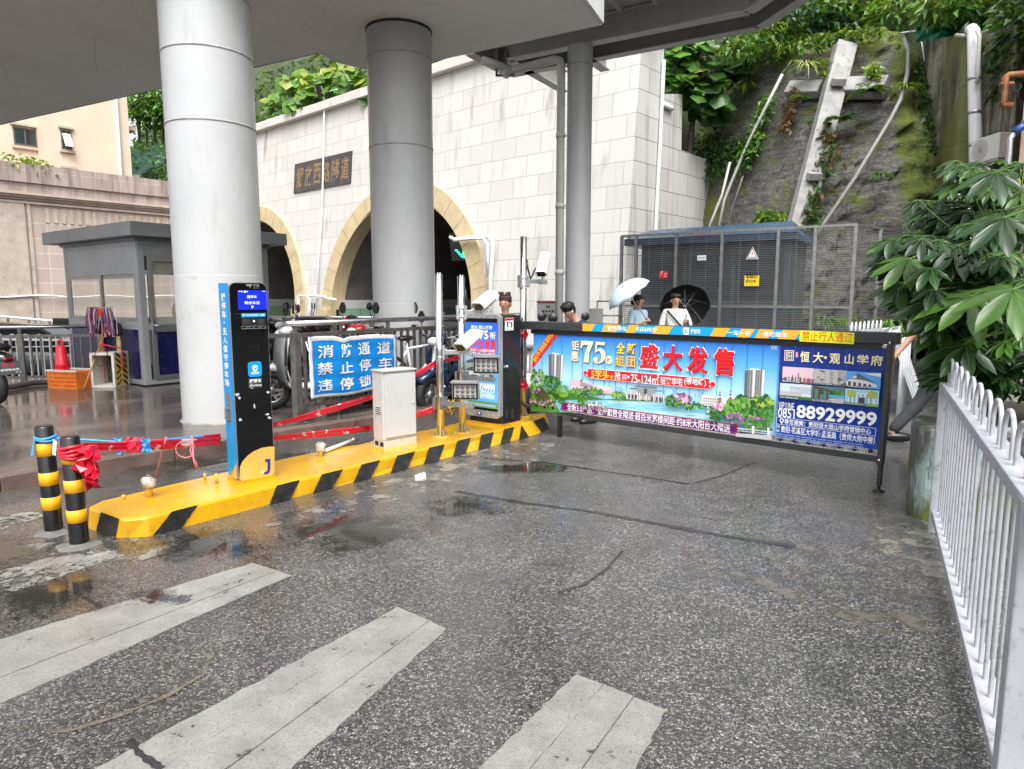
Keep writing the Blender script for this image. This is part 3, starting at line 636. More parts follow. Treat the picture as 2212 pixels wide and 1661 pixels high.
# apartment house above it
AN = WN; AO = W1 - WN * 8; apw = M('cream_render', (.68, .55, .43), .8, 0, .05, .6, .08, 20, grime=.18, gcol=(.4, .31, .24), gs=1.2, streak=.2); apt2 = M('tan_band', (.5, .4, .32), .8, 0, .08, 1, grime=.2)  # sills, lintels and slabs are a darker tan than the render
afr = lambda x, z, n=0: AO + WD * x + Z * z + WN * n; apx = onto(AO, WD, Z)
ab = T('apartment_building', 'cream rendered apartment block rising above the retaining wall', 'apartment building', AO + WD * 6)
xr = apx(287, 400)[0]; xl = apx(103, 400)[0]; xw = apx(80, 300)[0]
q = MB(); q.prism([(xr, 0), (xl, 0), (xl, 26), (xr, 26)], apw, afr, -9, 0); q.prism([(xl, 0), (xl + 14, 0), (xl + 14, 26), (xl, 26)], apw, afr, -9, -1.3); ab.part('wall', q)
def awin(px0, py0, px1, py1, dep, open_=False):
 O2 = AO + WN * dep; f2 = lambda x, z, n=0: O2 + WD * x + Z * z + WN * n; g2 = onto(O2, WD, Z); xa, za = g2(px1, py1); xb, zb = g2(px0, py0); xa, xb = min(xa, xb), max(xa, xb); za, zb = min(za, zb), max(za, zb)
 k = MB(); fm = M('bronze_frame', (.12, .1, .09), .4);
 for a_ in ((xa, za, xb, za + .07), (xa, zb - .07, xb, zb), (xa, za, xa + .07, zb), (xb - .07, za, xb, zb), ((xa + xb) / 2 - .04, za, (xa + xb) / 2 + .04, zb)): k.prism([(a_[0], a_[1]), (a_[2], a_[1]), (a_[2], a_[3]), (a_[0], a_[3])], fm, f2, .01, .07)
 o = ab.part('window', k); k = MB(); k.prism([(xa, za), (xb, za), (xb, zb), (xa, zb)], M('window_pane', (.03, .045, .055), .08, 0, .3, 1.2), f2, .005, .03); ab.part('pane', k, parent=o)
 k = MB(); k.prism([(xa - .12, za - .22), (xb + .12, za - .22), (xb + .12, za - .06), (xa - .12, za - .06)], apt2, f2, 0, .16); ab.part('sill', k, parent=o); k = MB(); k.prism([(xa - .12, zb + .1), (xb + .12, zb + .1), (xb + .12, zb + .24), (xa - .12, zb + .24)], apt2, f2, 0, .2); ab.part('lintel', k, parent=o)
 if open_:
  k = MB(); c_ = f2((xa + xb) / 2, za + .5, .28); k.box(c_, (xb - xa - .15, .06, .9), flat('sash_white', (.8, .82, .83)), Matrix.Rotation(WRZ, 3, 'Z') @ Matrix.Rotation(R(28), 3, 'X')); ab.part('sash', k, parent=o)
awin(27, 273, 80, 318, -1.3); awin(130, 280, 156, 324, 0, True); awin(136, 367, 163, 400, 0); awin(27, 360, 80, 400, -1.3)
q = MB(); x1 = apx(262, 400)[0]; q.tube([afr(x1, z, .12) for z in (0, 12, 26)], .11, M('downpipe_white', (.75, .77, .8), .4), 8); ab.part('downpipe', q)
q = MB()
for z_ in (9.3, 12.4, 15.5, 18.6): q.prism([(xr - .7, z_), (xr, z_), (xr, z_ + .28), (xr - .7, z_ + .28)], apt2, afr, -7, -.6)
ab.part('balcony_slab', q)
q = MB()
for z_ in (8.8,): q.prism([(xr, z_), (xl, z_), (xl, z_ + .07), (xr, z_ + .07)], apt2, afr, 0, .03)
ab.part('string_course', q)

# far low railings, lower road and the parked dark car
frl = M('bronze_railing', (.16, .14, .125), .5, .3, .2, 6); cw = M('concrete_wall', (.3, .27, .24), .8, 0, .15, 2, grime=.4)
q1, q2 = V(-120, 690, 24), V(152, 704, 24.5)
fr_ = T('railing', 'brown picket railing with a pale handrail in front of the beige wall', 'railing', q1); k = MB(); n_ = 60
for i in range(n_): p = q1.lerp(q2, i / n_); k.bar(p, p - Z * .75, .05, .05, frl)
fr_.part('pickets', k); k = MB(); k.tube([q1 - Z * .02, q2 - Z * .02], .05, frl, 6); fr_.part('rail', k); k = MB(); k.tube([q1 + Z * .25, q1.lerp(q2, .5) + Z * .2, q2 + Z * .12], .05, white, 6)
for i in range(7): p = q1.lerp(q2, i / 6); k.bar(p, p + Z * .2, .05, .05, frl)
fr_.part('handrail', k); k = MB(); k.bar(q1 - Z * .95, q2 - Z * .95, .3, .5, cw); fr_.part('plinth', k)
k = MB(); a_, b_ = V(118, 690, 24.2), V(152, 718, 24.2)
gv_ = T('slatted_vent', 'dark slatted vent panel at the end of the brown railing', 'vent panel', a_)
for i in range(8): zz = a_.z - .55 * i / 8; k.box((a_.x + .3, a_.y, zz), (.75, .04, .035), black)
k.box((a_.x + .3, a_.y + .05, a_.z - .25), (.8, .02, .6), M('vent_dark', (.05, .05, .05), .6)); gv_.part('slats', k)

def wheel(parent, c, r, wdt, ax, spokes=5, tyre=rubber, rimm=galv, owner=None):
 k = MB(); k.lathe(c, [(r * .62, -wdt / 2), (r * .9, -wdt / 2), (r, -wdt * .3), (r, wdt * .3), (r * .9, wdt / 2), (r * .62, wdt / 2), (r * .62, -wdt / 2)], tyre, 24, ax); o = parent.part('wheel', k)
 k = MB(); k.lathe(c, [(r * .6, -wdt * .4), (r * .66, -wdt * .4), (r * .66, wdt * .4), (r * .6, wdt * .4), (r * .6, -wdt * .4)], rimm, 20, ax); k.lathe(c, [(0, -wdt * .3), (r * .17, -wdt * .3), (r * .17, wdt * .3), (0, wdt * .3)], rimm, 10, ax)
 a = Vector(ax).normalized(); u = a.orthogonal().normalized(); v_ = a.cross(u)
 for i in range(spokes): t = 2 * math.pi * i / spokes; dd = u * math.cos(t) + v_ * math.sin(t); k.bar(Vector(c) + dd * r * .1, Vector(c) + dd * r * .62, .12 * r, wdt * .35, rimm, up=a)
 parent.part('rim', k, parent=o); return o
def car(loc, rz, paintm):
 t_ = T('parked_car', 'dark sedan parked on the lower road behind the steel railing', 'car', loc); t_.o.rotation_euler = (0, 0, rz)
 L = Vector(loc)
 prof = [(-2.35, .45, .80, .72), (-2.3, .28, .95, .82), (-1.5, .25, 1.02, .88), (-1.1, .25, 1.05, .9), (.2, .25, 1.03, .91), (1.1, .25, .98, .9), (1.9, .26, .86, .86), (2.3, .3, .72, .76), (2.4, .42, .6, .62)]
 k = MB(); vs = []; n = 10
 for x, z0, z1, w_ in prof:
  for yy, zz in ((-w_ * .9, z0), (-w_, z0 + .15), (-w_, (z0 + z1) / 2), (-w_ * .97, z1 - .06), (-w_ * .86, z1), (w_ * .86, z1), (w_ * .97, z1 - .06), (w_, (z0 + z1) / 2), (w_, z0 + .15), (w_ * .9, z0)): vs.append((x, yy, zz))
 fs = [(i * n + j, i * n + (j + 1) % n, (i + 1) * n + (j + 1) % n, (i + 1) * n + j) for i in range(len(prof) - 1) for j in range(n)] + [list(range(n))[::-1], [(len(prof) - 1) * n + j for j in range(n)]]
 k.add(vs, fs, paintm, True); k.build('body', t_.o)
 k = MB(); cab = [(-1.75, 1.0, .8), (-.9, 1.44, .62), (.2, 1.46, .62), (1.15, .97, .8)]; vs = []
 for x, z, w_ in cab: vs += [(x, -w_, z), (x, w_, z)]
 base = [(-1.75, 1.0), (-.9, 1.03), (.2, 1.03), (1.15, .97)]
 k.add(vs, [(0, 1, 3, 2), (4, 5, 7, 6)], darkglass); k.add([(x, s * w_, z) for s in (-1, 1) for (x, z, w_) in cab] + [(x, s * .87, z) for s in (-1, 1) for x, z in base], [(0, 1, 9, 8), (1, 2, 10, 9), (2, 3, 11, 10), (4, 5, 13, 12), (5, 6, 14, 13), (6, 7, 15, 14)], darkglass); k.build('windows', t_.o)
 k = MB(); k.add(vs[2:6], [(0, 1, 3, 2)], paintm)
 for s in (-1, 1):
  k.bar((-1.75, s * .81, 1.0), (-.9, s * .63, 1.45), .05, .07, paintm); k.bar((.2, s * .63, 1.46), (1.15, s * .81, .97), .05, .07, paintm); k.bar((-.9, s * .63, 1.45), (.2, s * .63, 1.465), .05, .05, paintm); k.bar((-.3, s * .63, 1.45), (-.35, s * .86, 1.03), .05, .07, paintm)
  k.bar((-1.7, s * .875, 1.03), (1.1, s * .885, 1.0), .02, .03, steel)
 k.build('roof', t_.o)
 for x in (-1.4, 1.45):
  for s in (-1, 1):
   W_ = MB(); W_.lathe((x, s * .8, .32), [(.2, -.11), (.31, -.11), (.33, -.06), (.33, .06), (.31, .11), (.2, .11)], rubber, 24, (0, 1, 0)); o = W_.build('wheel', t_.o)
   W_ = MB(); W_.lathe((x, s * .86, .32), [(.17, -.03), (.22, .05), (.2, .06)], polish, 20, (0, s, 0))
   for i in range(5): a_ = 2 * math.pi * i / 5; W_.bar((x, s * .9, .32), (x + .2 * math.cos(a_), s * .9, .32 + .2 * math.sin(a_)), .05, .03, polish, up=(0, 1, 0))
   W_.build('rim', o)
 for s in (-1, 1):
  k = MB(); k.ball((-2.25, s * .62, .78), (.12, .18, .1), flat('tail_red', (.4, .01, .01), .15)); k.build('tail_light', t_.o); k = MB(); k.ball((2.2, s * .6, .66), (.18, .16, .08), flat('lamp_clear', (.7, .72, .75), .1)); k.build('headlight', t_.o)
  k = MB(); k.ball((.85, s * .98, 1.02), (.1, .09, .07), paintm); k.build('side_mirror', t_.o)
 return t_
carp = M('dark_car_paint', (.012, .012, .016), .12, 0, .1, 3, coat=1)
cl = V(62, 800, 17.5); car((cl.x - .3, 17.6, -.7), R(188), carp)

# white hoop fence on the lower road (behind the steel railing)
def hoop_fence(name, label, p0, p1, z0, z1, n, mat, post=.05, r=.014, hoop=True, group=None):
 t_ = T(name, label, 'fence', p0, group); p0, p1 = Vector(p0), Vector(p1); L = p1 - p0
 k = MB(); k.bar(p0 + Z * z0, p1 + Z * z0, .04, .05, mat); t_.part('bottom_rail', k); k = MB(); k.bar(p0 + Z * z1, p1 + Z * z1, .04, .05, mat); t_.part('top_rail', k)
 for p in (p0, p1): k = MB(); k.box(p + Z * (z1 / 2 + .02), (post, post, z1 + .05), mat, Matrix.Rotation(math.atan2(L.y, L.x), 3, 'Z')); t_.part('post', k)
 k = MB()
 for i in range(n): p = p0 + L * ((i + .5) / n); k.tube([p + Z * z0, p + Z * z1], r, mat, 6, caps=False)
 t_.part('bars', k)
 if hoop:
  k = MB(); u = L.normalized(); s = L.length / n
  for i in range(n // 2):
   c = p0 + L * ((2 * i + 1) / n); hw = s * .5; k.tube([c + u * (-hw * math.cos(a)) + Z * (z1 + .02 + hw * 1.1 * math.sin(a)) for a in [math.pi * j / 8 for j in range(9)]], r, mat, 6, caps=False)
  t_.part('hoops', k)
 return t_
a_, b_ = V(-90, 822, 15.5), V(165, 828, 15.0); a_.z = b_.z = -.65
hoop_fence('hoop_fence', 'white hoop topped fence beside the dark car on the lower road', a_, b_, .12, 1.25, 18, white)

# steel railing at the edge of the pavement, left
def steel_railing(label, P, z0, zm, zt, per=.125, group='steel railings', last=True, cat='railing'):
 t_ = T('steel_railing', label, cat, P[0], group); P = [Vector(p) for p in P]
 for i, p in enumerate(P if last else P[:-1]):
  d = (P[min(i + 1, len(P) - 1)] - P[max(i - 1, 0)]); M3 = Matrix.Rotation(math.atan2(d.y, d.x), 3, 'Z')
  k = MB(); k.box(p + Z * ((zm + .03) / 2), (.085, .085, zm + .03), dullsteel, M3); k.box(p + Z * ((zm + .03 + zt) / 2), (.045, .03, zt - zm), dullsteel, M3); o = t_.part('post', k, bev=.004)
  k = MB(); k.box(p + Z * .008, (.2, .16, .016), dullsteel, M3); t_.part('base_plate', k, parent=o)
 k = MB()
 for i in range(len(P) - 1): k.bar(P[i] + Z * z0, P[i + 1] + Z * z0, .035, .045, dullsteel)
 t_.part('bottom_rail', k); k = MB()
 for i in range(len(P) - 1): k.bar(P[i] + Z * zm, P[i + 1] + Z * zm, .045, .045, dullsteel)
 t_.part('middle_rail', k); k = MB(); k.tube([P[0] + Z * zt - (P[1] - P[0]).normalized() * .12] + [p + Z * zt for p in P[1:]], .032, steel, 10); t_.part('handrail', k); k = MB()
 for i in range(len(P) - 1):
  n_ = max(2, round((P[i + 1] - P[i]).length / per))
  for j in range(1, n_): p = P[i].lerp(P[i + 1], j / n_); k.bar(p + Z * z0, p + Z * zm, .035, .025, dullsteel, up=P[i + 1] - P[i])
 t_.part('pickets', k); return t_
pl = [G(-140, 835, .12), G(52, 828, .12), G(168, 815, .12)]
pl[2] = pl[1] + (pl[1] - pl[0]).normalized() * 1.15
for p in pl: p.z = .12
steel_railing('steel picket railing at the pavement edge beside the blue booth', pl, .1, .78, .93, .14)

# ---------------------------------------------------------------- guard booth
BC = Vector((-5.85, 10.85, .12)); BU = az(-53); BV = az(37); BRZ = math.atan2(BV.y, BV.x)
alu = M('booth_grey_metal', (.36, .375, .39), .42, .3, .08, 2, grime=.15, gs=6); alud = M('booth_roof_metal', (.3, .315, .33), .4, .35, .08, 2, grime=.25, gs=5, streak=.3); navy = M('navy_panel', (.012, .012, .075), .22, 0, .25, 3, grime=.15, gcol=(.1, .1, .14), gs=9)
BL, BW, BH = 2.75, 2.3, 2.3
lf = frame(BC, -BU, Z)          # left (window) wall: x runs from far end (-BL) to the corner (0)
rf = frame(BC, BV, Z)           # right (door) wall: x from the corner (0) outwards
bt = T('guard_booth', 'small grey metal guard booth with navy lower panels and a flat overhanging roof', 'guard booth', BC + (BU * BL + BV * BW) / 2)
def pan(fr, x0, z0, x1, z1, mat, a=-.04, b=.0): k = MB(); k.prism([(x0, z0), (x1, z0), (x1, z1), (x0, z1)], mat, fr, a, b); return k
k = MB()
for s, e, fr in (((-BL), 0, lf), (0, BW, rf)):
 for x in (s, e):
  x0 = x if x == s else x - .1
  if fr is rf and x == 0: x0 = .001
  k.prism([(x0, .02), (x0 + .1, .02), (x0 + .1, BH), (x0, BH)], alu, fr, -.05, .012)
 for z0, z1 in ((.02, .1), (.9, 1.0), (1.78, 1.84), (2.22, BH)): k.prism([(s + .1, z0), (e - .1, z0), (e - .1, z1), (s + .1, z1)], alu, fr, -.05, .008)
bt.part('frame', k, bev=.004)
bt.part('lower_panel', pan(lf, -BL + .1, .1, -.1, .9, navy)); bt.part('upper_panel', pan(lf, -BL + .1, 1.84, -.1, 2.22, alu, -.04, .002)); bt.part('upper_panel', pan(rf, .1, 1.84 + .22, BW - .1, 2.22, alu, -.04, .001))
for c_, s_ in (((BC + BU * BL), 1), ((BC + BV * BW), 2)):
 k = MB(); [k.box(c_ + (BV * BW / 2 - BU * .02 if s_ == 1 else BU * BL / 2 - BV * .02) + Z * zc_, ((BW - .05) if s_ == 1 else .03, .03 if s_ == 1 else (BL - .05), zh_), M('booth_inside', (.8, .77, .66), .7), Matrix.Rotation(BRZ, 3, 'Z')) for zc_, zh_ in ((.52, 1.0), (2.08, .44))]; bt.part('rear_wall', k)
k = MB(); k.box(BC + (BU * BL + BV * BW) / 2 + Z * .05, (BW - .1, BL - .1, .06), M('booth_floor', (.1, .09, .08), .8), Matrix.Rotation(BRZ, 3, 'Z')); bt.part('floor', k)
k = MB(); k.box(BC + (BU * BL + BV * BW) / 2 + Z * (BH + .15), (BW + .44, BL + .62, .21), alud, Matrix.Rotation(BRZ, 3, 'Z')); k.box(BC + (BU * BL + BV * BW) / 2 + Z * (BH + .02), (BW + .1, BL + .1, .05), alud, Matrix.Rotation(BRZ, 3, 'Z')); bt.part('roof', k, bev=.008)
bglass = glassmat('booth_glass', (.62, .64, .55), .26, .06)
w_ = bt.part('window', pan(lf, -BL + .1, 1.0, -.1, 1.03, alu)); k = MB()
for i, (x0, x1, n0) in enumerate(((-BL + .14, -BL / 2 + .06, .012), (-BL / 2 - .02, -.14, -.02))):
 for a_ in ((x0, 1.03, x1, 1.09), (x0, 1.72, x1, 1.78), (x0, 1.09, x0 + .06, 1.72), (x1 - .06, 1.09, x1, 1.72)): k.prism([(a_[0], a_[1]), (a_[2], a_[1]), (a_[2], a_[3]), (a_[0], a_[3])], galv, lf, n0 - .02, n0)
bt.part('window_frame', k, parent=w_); k = MB(); k.prism([(-BL + .2, 1.09), (-.2, 1.09), (-.2, 1.72), (-BL + .2, 1.72)], bglass, lf, -.036, -.03); bt.part('pane', k, parent=w_)
door = bt.part('door', pan(rf, .22, .16, 1.16, .86, navy, -.03, .006)); k = MB()
for a_ in ((.14, .1, .22, 2.08), (1.16, .1, 1.24, 2.08), (.22, .1, 1.16, .16), (.22, .86, 1.16, .98), (.22, 1.98, 1.16, 2.08)): k.prism([(a_[0], a_[1]), (a_[2], a_[1]), (a_[2], a_[3]), (a_[0], a_[3])], galv, rf, -.03, .03)
bt.part('door_frame', k, parent=door, bev=.004); bt.part('pane', pan(rf, .22, .98, 1.16, 1.98, bglass, -.01, -.004), parent=door)
k = MB(); hp = rf(.18, .93, .03); k.bar(rf(.18, .82, .035), rf(.18, 1.04, .035), .04, .02, steel, up=rf(0, 0, 1) - rf(0, 0, 0)); k.tube([rf(.18, .97, .03), rf(.18, .97, .08), rf(.34, .965, .085)], .012, steel, 8); bt.part('handle', k, parent=door)
bt.part('side_panel', pan(rf, 1.28, .1, BW - .1, .9, navy)); bt.part('side_window', pan(rf, 1.28, 1.0, BW - .1, 1.98, bglass, -.03, -.02))
for x, y in ((.15, .15), (BW - .2, .15), (.15, BL - .2), (BW - .2, BL - .2)):
 k = MB(); c_ = BC + BV * x + BU * y; k.lathe(c_ + Z * .0 - BV * 0, [(.0, -.02), (.05, -.02), (.05, .02), (0, .02)], rubber, 12, BU); k.X = None; k.box(c_ + Z * .04, (.06, .06, .06), galv)
 for i in range(len(k.v)): k.v[i] = k.v[i] + Z * .0
 bt.part('caster', k)
fan = T('electric_fan', 'round beige fan standing behind the glass of the booth door', 'fan', BC + BV * 1.0 + BU * .35 + Z * .06); c_ = rf(.83, 1.18, -.18); k = MB(); k.lathe(c_, [(0, .05), (.07, .045), (.08, .02), (.21, 0), (.23, -.03), (.2, -.08), (0, -.1)], M('fan_beige', (.5, .42, .28), .6), 24, rf(0, 0, 1) - rf(0, 0, 0)); fan.part('fan_head', k); k = MB(); k.tube([c_ - Z * .02 - BU * -.1, Vector((c_.x, c_.y, .2)) + BU * .1], .03, black, 8); k.lathe((c_ + BU * .1).to_2d().to_3d() + Z * .18, [(.16, 0), (.16, .03), (.03, .06)], black, 16); fan.part('stand', k)

# ---------------------------------------------------------------- clutter in front of the booth
pw_ = V(0, 0, 1)
styro = M('dirty_polystyrene', (.6, .58, .53), .85, 0, .15, 6, .3, 50, grime=.95, gcol=(.16, .13, .1), gs=4); orng = M('orange_print_box', (.62, .16, .015), .5, 0, .15, 6, grime=.3, gcol=(.55, .05, .01), gs=14)
redp = M('red_plastic', (.75, .015, .035), .4, 0, .1, 6); wood = M('wooden_stick', (.42, .22, .09), .6, 0, .2, 9); dkwood = M('dark_stick', (.1, .05, .03), .7)
a_, b_ = G(104, 838, .12), G(166, 841, .12); U_ = (b_ - a_).normalized(); fr = frame(a_, U_, Z); L_ = (b_ - a_).length
ob = T('orange_box', 'open orange printed box on the wet pavement by the booth', 'box', (a_ + b_) / 2); k = MB()
for p, q in (((0, 0), (L_, .03)),): k.prism([(0, 0), (L_, 0), (L_, .27), (0, .27)], orng, fr, -.03, 0); k.prism([(0, 0), (L_, 0), (L_, .26), (0, .26)], orng, fr, -.36, -.33); k.prism([(0, 0), (.03, 0), (.03, .265), (0, .265)], orng, fr, -.33, -.03); k.prism([(L_ - .03, 0), (L_, 0), (L_, .265), (L_ - .03, .265)], orng, fr, -.33, -.03); k.prism([(.03, .0), (L_ - .03, .0), (L_ - .03, .03), (.03, .03)], styro, fr, -.33, -.03)
ob.part('walls', k); k = MB()
for i in range(14):
 for j in range(4):
  if rnd.random() < .72: x, z = .03 + i * (L_ - .08) / 13, .03 + j * .062; k.rect(fr, x, z, x + .012, z + .03, flat('box_print', (.35, .01, .005))); k.rect(fr, x + .016, z + .008, x + .03, z + .026, flat('box_print2', (.6, .06, .005))); k.n = .001
ob.part('print', k); k = MB()
for p, q in (((-.01, .255, .01), (L_ + .01, .285)),): k.prism([(-.012, .265), (L_ + .012, .265), (L_ + .012, .29), (-.012, .29)], styro, fr, -.03, .008); k.prism([(-.012, .265), (L_ + .012, .265), (L_ + .012, .288), (-.012, .288)], styro, fr, -.37, -.33)
ob.part('rim', k)
cn = G(124, 836, .12) + U_ * .0 - Vector((0, -.16, 0)); cb_ = Vector((cn.x, cn.y, .15))
ct = T('traffic_cone', 'red plastic traffic cone standing in the orange box', 'traffic cone', cb_); k = MB(); k.lathe(cb_, [(.0, 0), (.125, 0), (.122, .02), (.102, .3), (.107, .31), (.096, .33), (.066, .6), (.05, .62), (0, .625)], redp, 24); ct.part('body', k)
k = MB(); k.tube([cb_ + Vector((.045 * math.cos(t), 0, .66 + .05 * math.sin(t))) for t in [2 * math.pi * i / 12 for i in range(12)]], .013, redp, 6, closed=True); ct.part('ring', k)
a2, b2 = G(198, 838, .12), G(250, 838, .12); U2 = (b2 - a2).normalized(); fb = frame(a2, U2, Z); L2 = (b2 - a2).length; H2 = .55; D2 = .42
pb = T('polystyrene_box', 'dirty white polystyrene box stood on end with taped hazard stripes', 'box', (a2 + b2) / 2); k = MB(); Nn = U2.cross(Z)
for (x0, z0, x1, z1, n0, n1) in ((0, 0, .04, H2, -D2, 0), (L2 - .04, 0, L2, H2, -D2, 0), (.04, 0, L2 - .04, .04, -D2, 0), (.04, H2 - .04, L2 - .04, H2, -D2, 0), (.04, .04, L2 - .04, H2 - .04, -D2, -D2 + .04)): k.prism([(x0, z0), (x1, z0), (x1, z1), (x0, z1)], styro, fb, n0, n1)
pb.part('shell', k, bev=.006); k = MB(); k.prism([(.045, .045), (L2 - .045, .045), (L2 - .045, H2 - .045), (.045, H2 - .045)], M('box_inner_dark', (.1, .085, .07), .9, 0, .5, 8), fb, -D2 + .045, -D2 + .05); pb.part('dark_lining', k); fs_ = frame(a2 + U2 * L2, -Nn, Z); k = MB(); hy = M('hazard_yellow', (.8, .5, .01), .45, 0, .1, 8); hb = M('hazard_black', (.012, .012, .012), .4, 0, .3, 9)  # dark sheet added at the back to make the inside of the box dark
k.rect(fs_, .05, .02, .18, H2 - .02, hy); k.rect(fs_, .22, .02, .35, H2 - .02, hy)
for x0 in (.05, .22):
 for i in range(6):
  z = .02 + i * .09; s_ = 1 if x0 < .1 and i < 3 else -1
  k.poly(fs_, [(x0, z + (.045 if s_ > 0 else .06)), (x0 + .13, z + (-.02 + .0 if s_ < 0 else .07) + .0), (x0 + .13, z + (.025 if s_ < 0 else .115)), (x0, z + (.105 if s_ < 0 else .0) - (0 if s_ < 0 else .0))], hb)
pb.part('hazard_tape', k)
def stick(name, label, cat, p, q, r, mat, extra=None): t_ = MB(); t_.tube([p, q], r, mat, 8); return single(name, t_, label, cat, loc=p)
p0 = G(181, 843, .12) + Z * .015; stick('wooden_stick', 'pale wooden stick leaning on the polystyrene box', 'stick', p0, V(223, 728, 10.95), .014, wood)
stick('wooden_stick', 'short dark stick standing up out of the orange box', 'stick', G(165, 838, .12) + Vector((0, .2, .04)), V(179, 770, 11.0), .012, dkwood)
mh = V(219, 672, 11.0); mt = T('mop', 'upside down mop with a red head and striped strings leaning on the booth', 'mop', Vector((mh.x - .02, 11.0, .12))); k = MB(); k.tube([(mh.x - .02, 10.98, .12), (mh.x, 11.0, mh.z)], .012, M('red_handle', (.6, .09, .03), .5), 8); mt.part('handle', k)
k = MB(); k.prism([(-.1, .0), (.1, 0), (.07, .05), (-.07, .05)], M('mop_red', (.8, .06, .02), .5), frame(mh - Z * .0, (1, 0, 0), Z), -.03, .03); k.prism([(-.04, -.08), (.04, -.08), (.1, 0), (-.1, 0)], M('mop_red', (.8, .06, .02), .5), frame(mh, (1, 0, 0), Z), -.02, .02); mt.part('mop_head', k); k = MB(); ms_ = [M('mop_string_a', (.35, .05, .1), .9), M('mop_string_b', (.55, .5, .55), .9), M('mop_string_c', (.12, .07, .16), .9)]
for i in range(90):
 x = rnd.uniform(-.1, .1); s_ = 1 if x > 0 else -1; sp = rnd.uniform(.02, .13); ln = rnd.uniform(.22, .42)
 k.tube([mh + Vector((x, rnd.uniform(-.03, .03), .04)), mh + Vector((x + s_ * sp * .7, rnd.uniform(-.07, .03), .06)), mh + Vector((x + s_ * sp, rnd.uniform(-.1, .02), -.08)), mh + Vector((x + s_ * (sp + rnd.uniform(-.02, .03)), rnd.uniform(-.1, .02), -ln))], .008, ms_[i % 3], 4, caps=False)
mt.part('strings', k)
bb = V(260, 790, 11.05); k = MB()
for i in range(16): x = rnd.uniform(-.05, .05); k.tube([(bb.x + x + .03, 10.98, .14), (bb.x + x * .8 - .02, 11.06, 1.0 + rnd.uniform(-.05, .08))], .008, M('bamboo', (.4, .3, .13), .6), 5)
single('bamboo_bundle', k, 'bundle of thin bamboo canes leaning on the navy booth wall', 'bamboo canes', loc=(bb.x, 11, .12))
k = MB()
for i in range(9): k.ball(V(213 + 5 * i + rnd.uniform(-4, 4), 700 + rnd.uniform(-6, 16), 11.02 + rnd.uniform(0, .08)), (.07, .05, rnd.uniform(.08, .16)), M('black_cloth', (.012, .012, .016), .9), 8, 6)
single('rag', k, 'black cloth gloves hanging behind the mop on the booth', 'gloves')
k = MB(); q0, q1, q2_, q3 = V(217, 743, 10.8), V(262, 752, 10.9), V(267, 790, 10.9), V(259, 812, 10.9); k.tube([q0, V(240, 748, 10.85), q1, q2_, q3], .014, M('red_saw', (.4, .02, .02), .45), 7); k.tube([q0, V(232, 760, 10.85)], .02, M('red_saw', (.4, .02, .02), .45), 7)
single('bow_saw', k, 'red bow saw hung over the top of the polystyrene box', 'saw')
k = MB(); pts = [V(218 + 14 * math.cos(t) , 770 + 22 * math.sin(t), 10.66 + .02 * math.cos(2 * t)) for t in [i * .5 for i in range(14)]]; k.tube(pts, .006, black, 5); single('cable', k, 'loop of thin black cable hung in the polystyrene box', 'cable')
k = MB(); k.tube([G(-60, 852, .12) + Z * .05, G(30, 842, .12) + Z * .05, G(70, 834, .12) + Z * .05, G(110, 831, .12) + Z * .05, G(140, 829, .12) + Z * .05], .045, M('grey_hose', (.06, .06, .062), .5), 10); single('hose', k, 'thick dark hose lying along the foot of the steel railing', 'hose')
k = MB()
for i in range(7): k.ball(G(384 + rnd.uniform(-7, 7), 824 + rnd.uniform(-2, 3), .12) + Z * rnd.uniform(.02, .1), rnd.uniform(.025, .05), pr_white, 6, 4)
single('plastic_bag', k, 'crumpled white plastic bag on the pavement by the booth', 'plastic bag')
# ================================================================= THE PARKING GATE AND WHAT STANDS ROUND IT
# ---- yellow island
def m_yellow():
 m, t, p = nodes('wet_yellow_paint'); co = coords(t, 'World'); n = noise(t, co, 3, 6, .65); f = noise(t, co, 30, 5, .7); s = noise(t, co, 9, 5, .7)
 c = mixc(t, ramp(t, n, [(.35, 0), (.7, 1)]), (.5, .26, .006), (.68, .37, .01)); c = mixc(t, ramp(t, s, [(.58, 0), (.72, .85)]), c, (.22, .13, .03)); c = mixc(t, ramp(t, f, [(.62, 0), (.74, .75)]), c, (.07, .05, .025))
 t.links.new(c, p.inputs['Base Color']); t.links.new(ramp(t, n, [(.35, .3), (.55, .07)]), p.inputs['Roughness']); bump(t, p, math_(t, 'ADD', f, n), .22, .008); return m
ylw = m_yellow(); hblack = M('wet_black_paint', (.016, .016, .017), .28, 0, .5, 10, .25, 50, grime=.35, gcol=(.12, .08, .03), gs=16)
IZ = .13
top = [G(x, y, IZ).to_2d() for x, y in ((190, 1094), (262, 1121), (320, 1116), (1126, 917), (1174, 901))]
top += [Vector((.42, 8.25)), Vector((-.25, 8.2)), Vector((-.75, 7.45)), Vector((-1.38, 6.68)), Vector((-1.97, 5.98)), Vector((-2.32, 5.48)), Vector((-2.62, 5.06)), Vector((-2.88, 4.66))]
isl = T('traffic_island', 'raised yellow painted concrete island with black hazard bands', 'traffic island', (-1.2, 6.2, 0)); n_ = len(top); ctr = sum(top, Vector((0, 0))) / n_
bot = [G(x, y).to_2d() for x, y in ((187, 1143), (252, 1162), (318, 1161), (1163, 940), (1190, 924))] + [p + (p - ctr).normalized() * .03 for p in top[5:]]
k = MB(); vs = [(*p, 0) for p in bot] + [(*p, IZ) for p in top]; vs = [Vector(v) - (Z * .06 if i < n_ else Z * 0) for i, v in enumerate(vs)]
k.add(vs, [list(range(n_, 2 * n_))] + [(i, (i + 1) % n_, n_ + (i + 1) % n_, n_ + i) for i in range(n_)], ylw); isl.part('base', k, bev=.018)
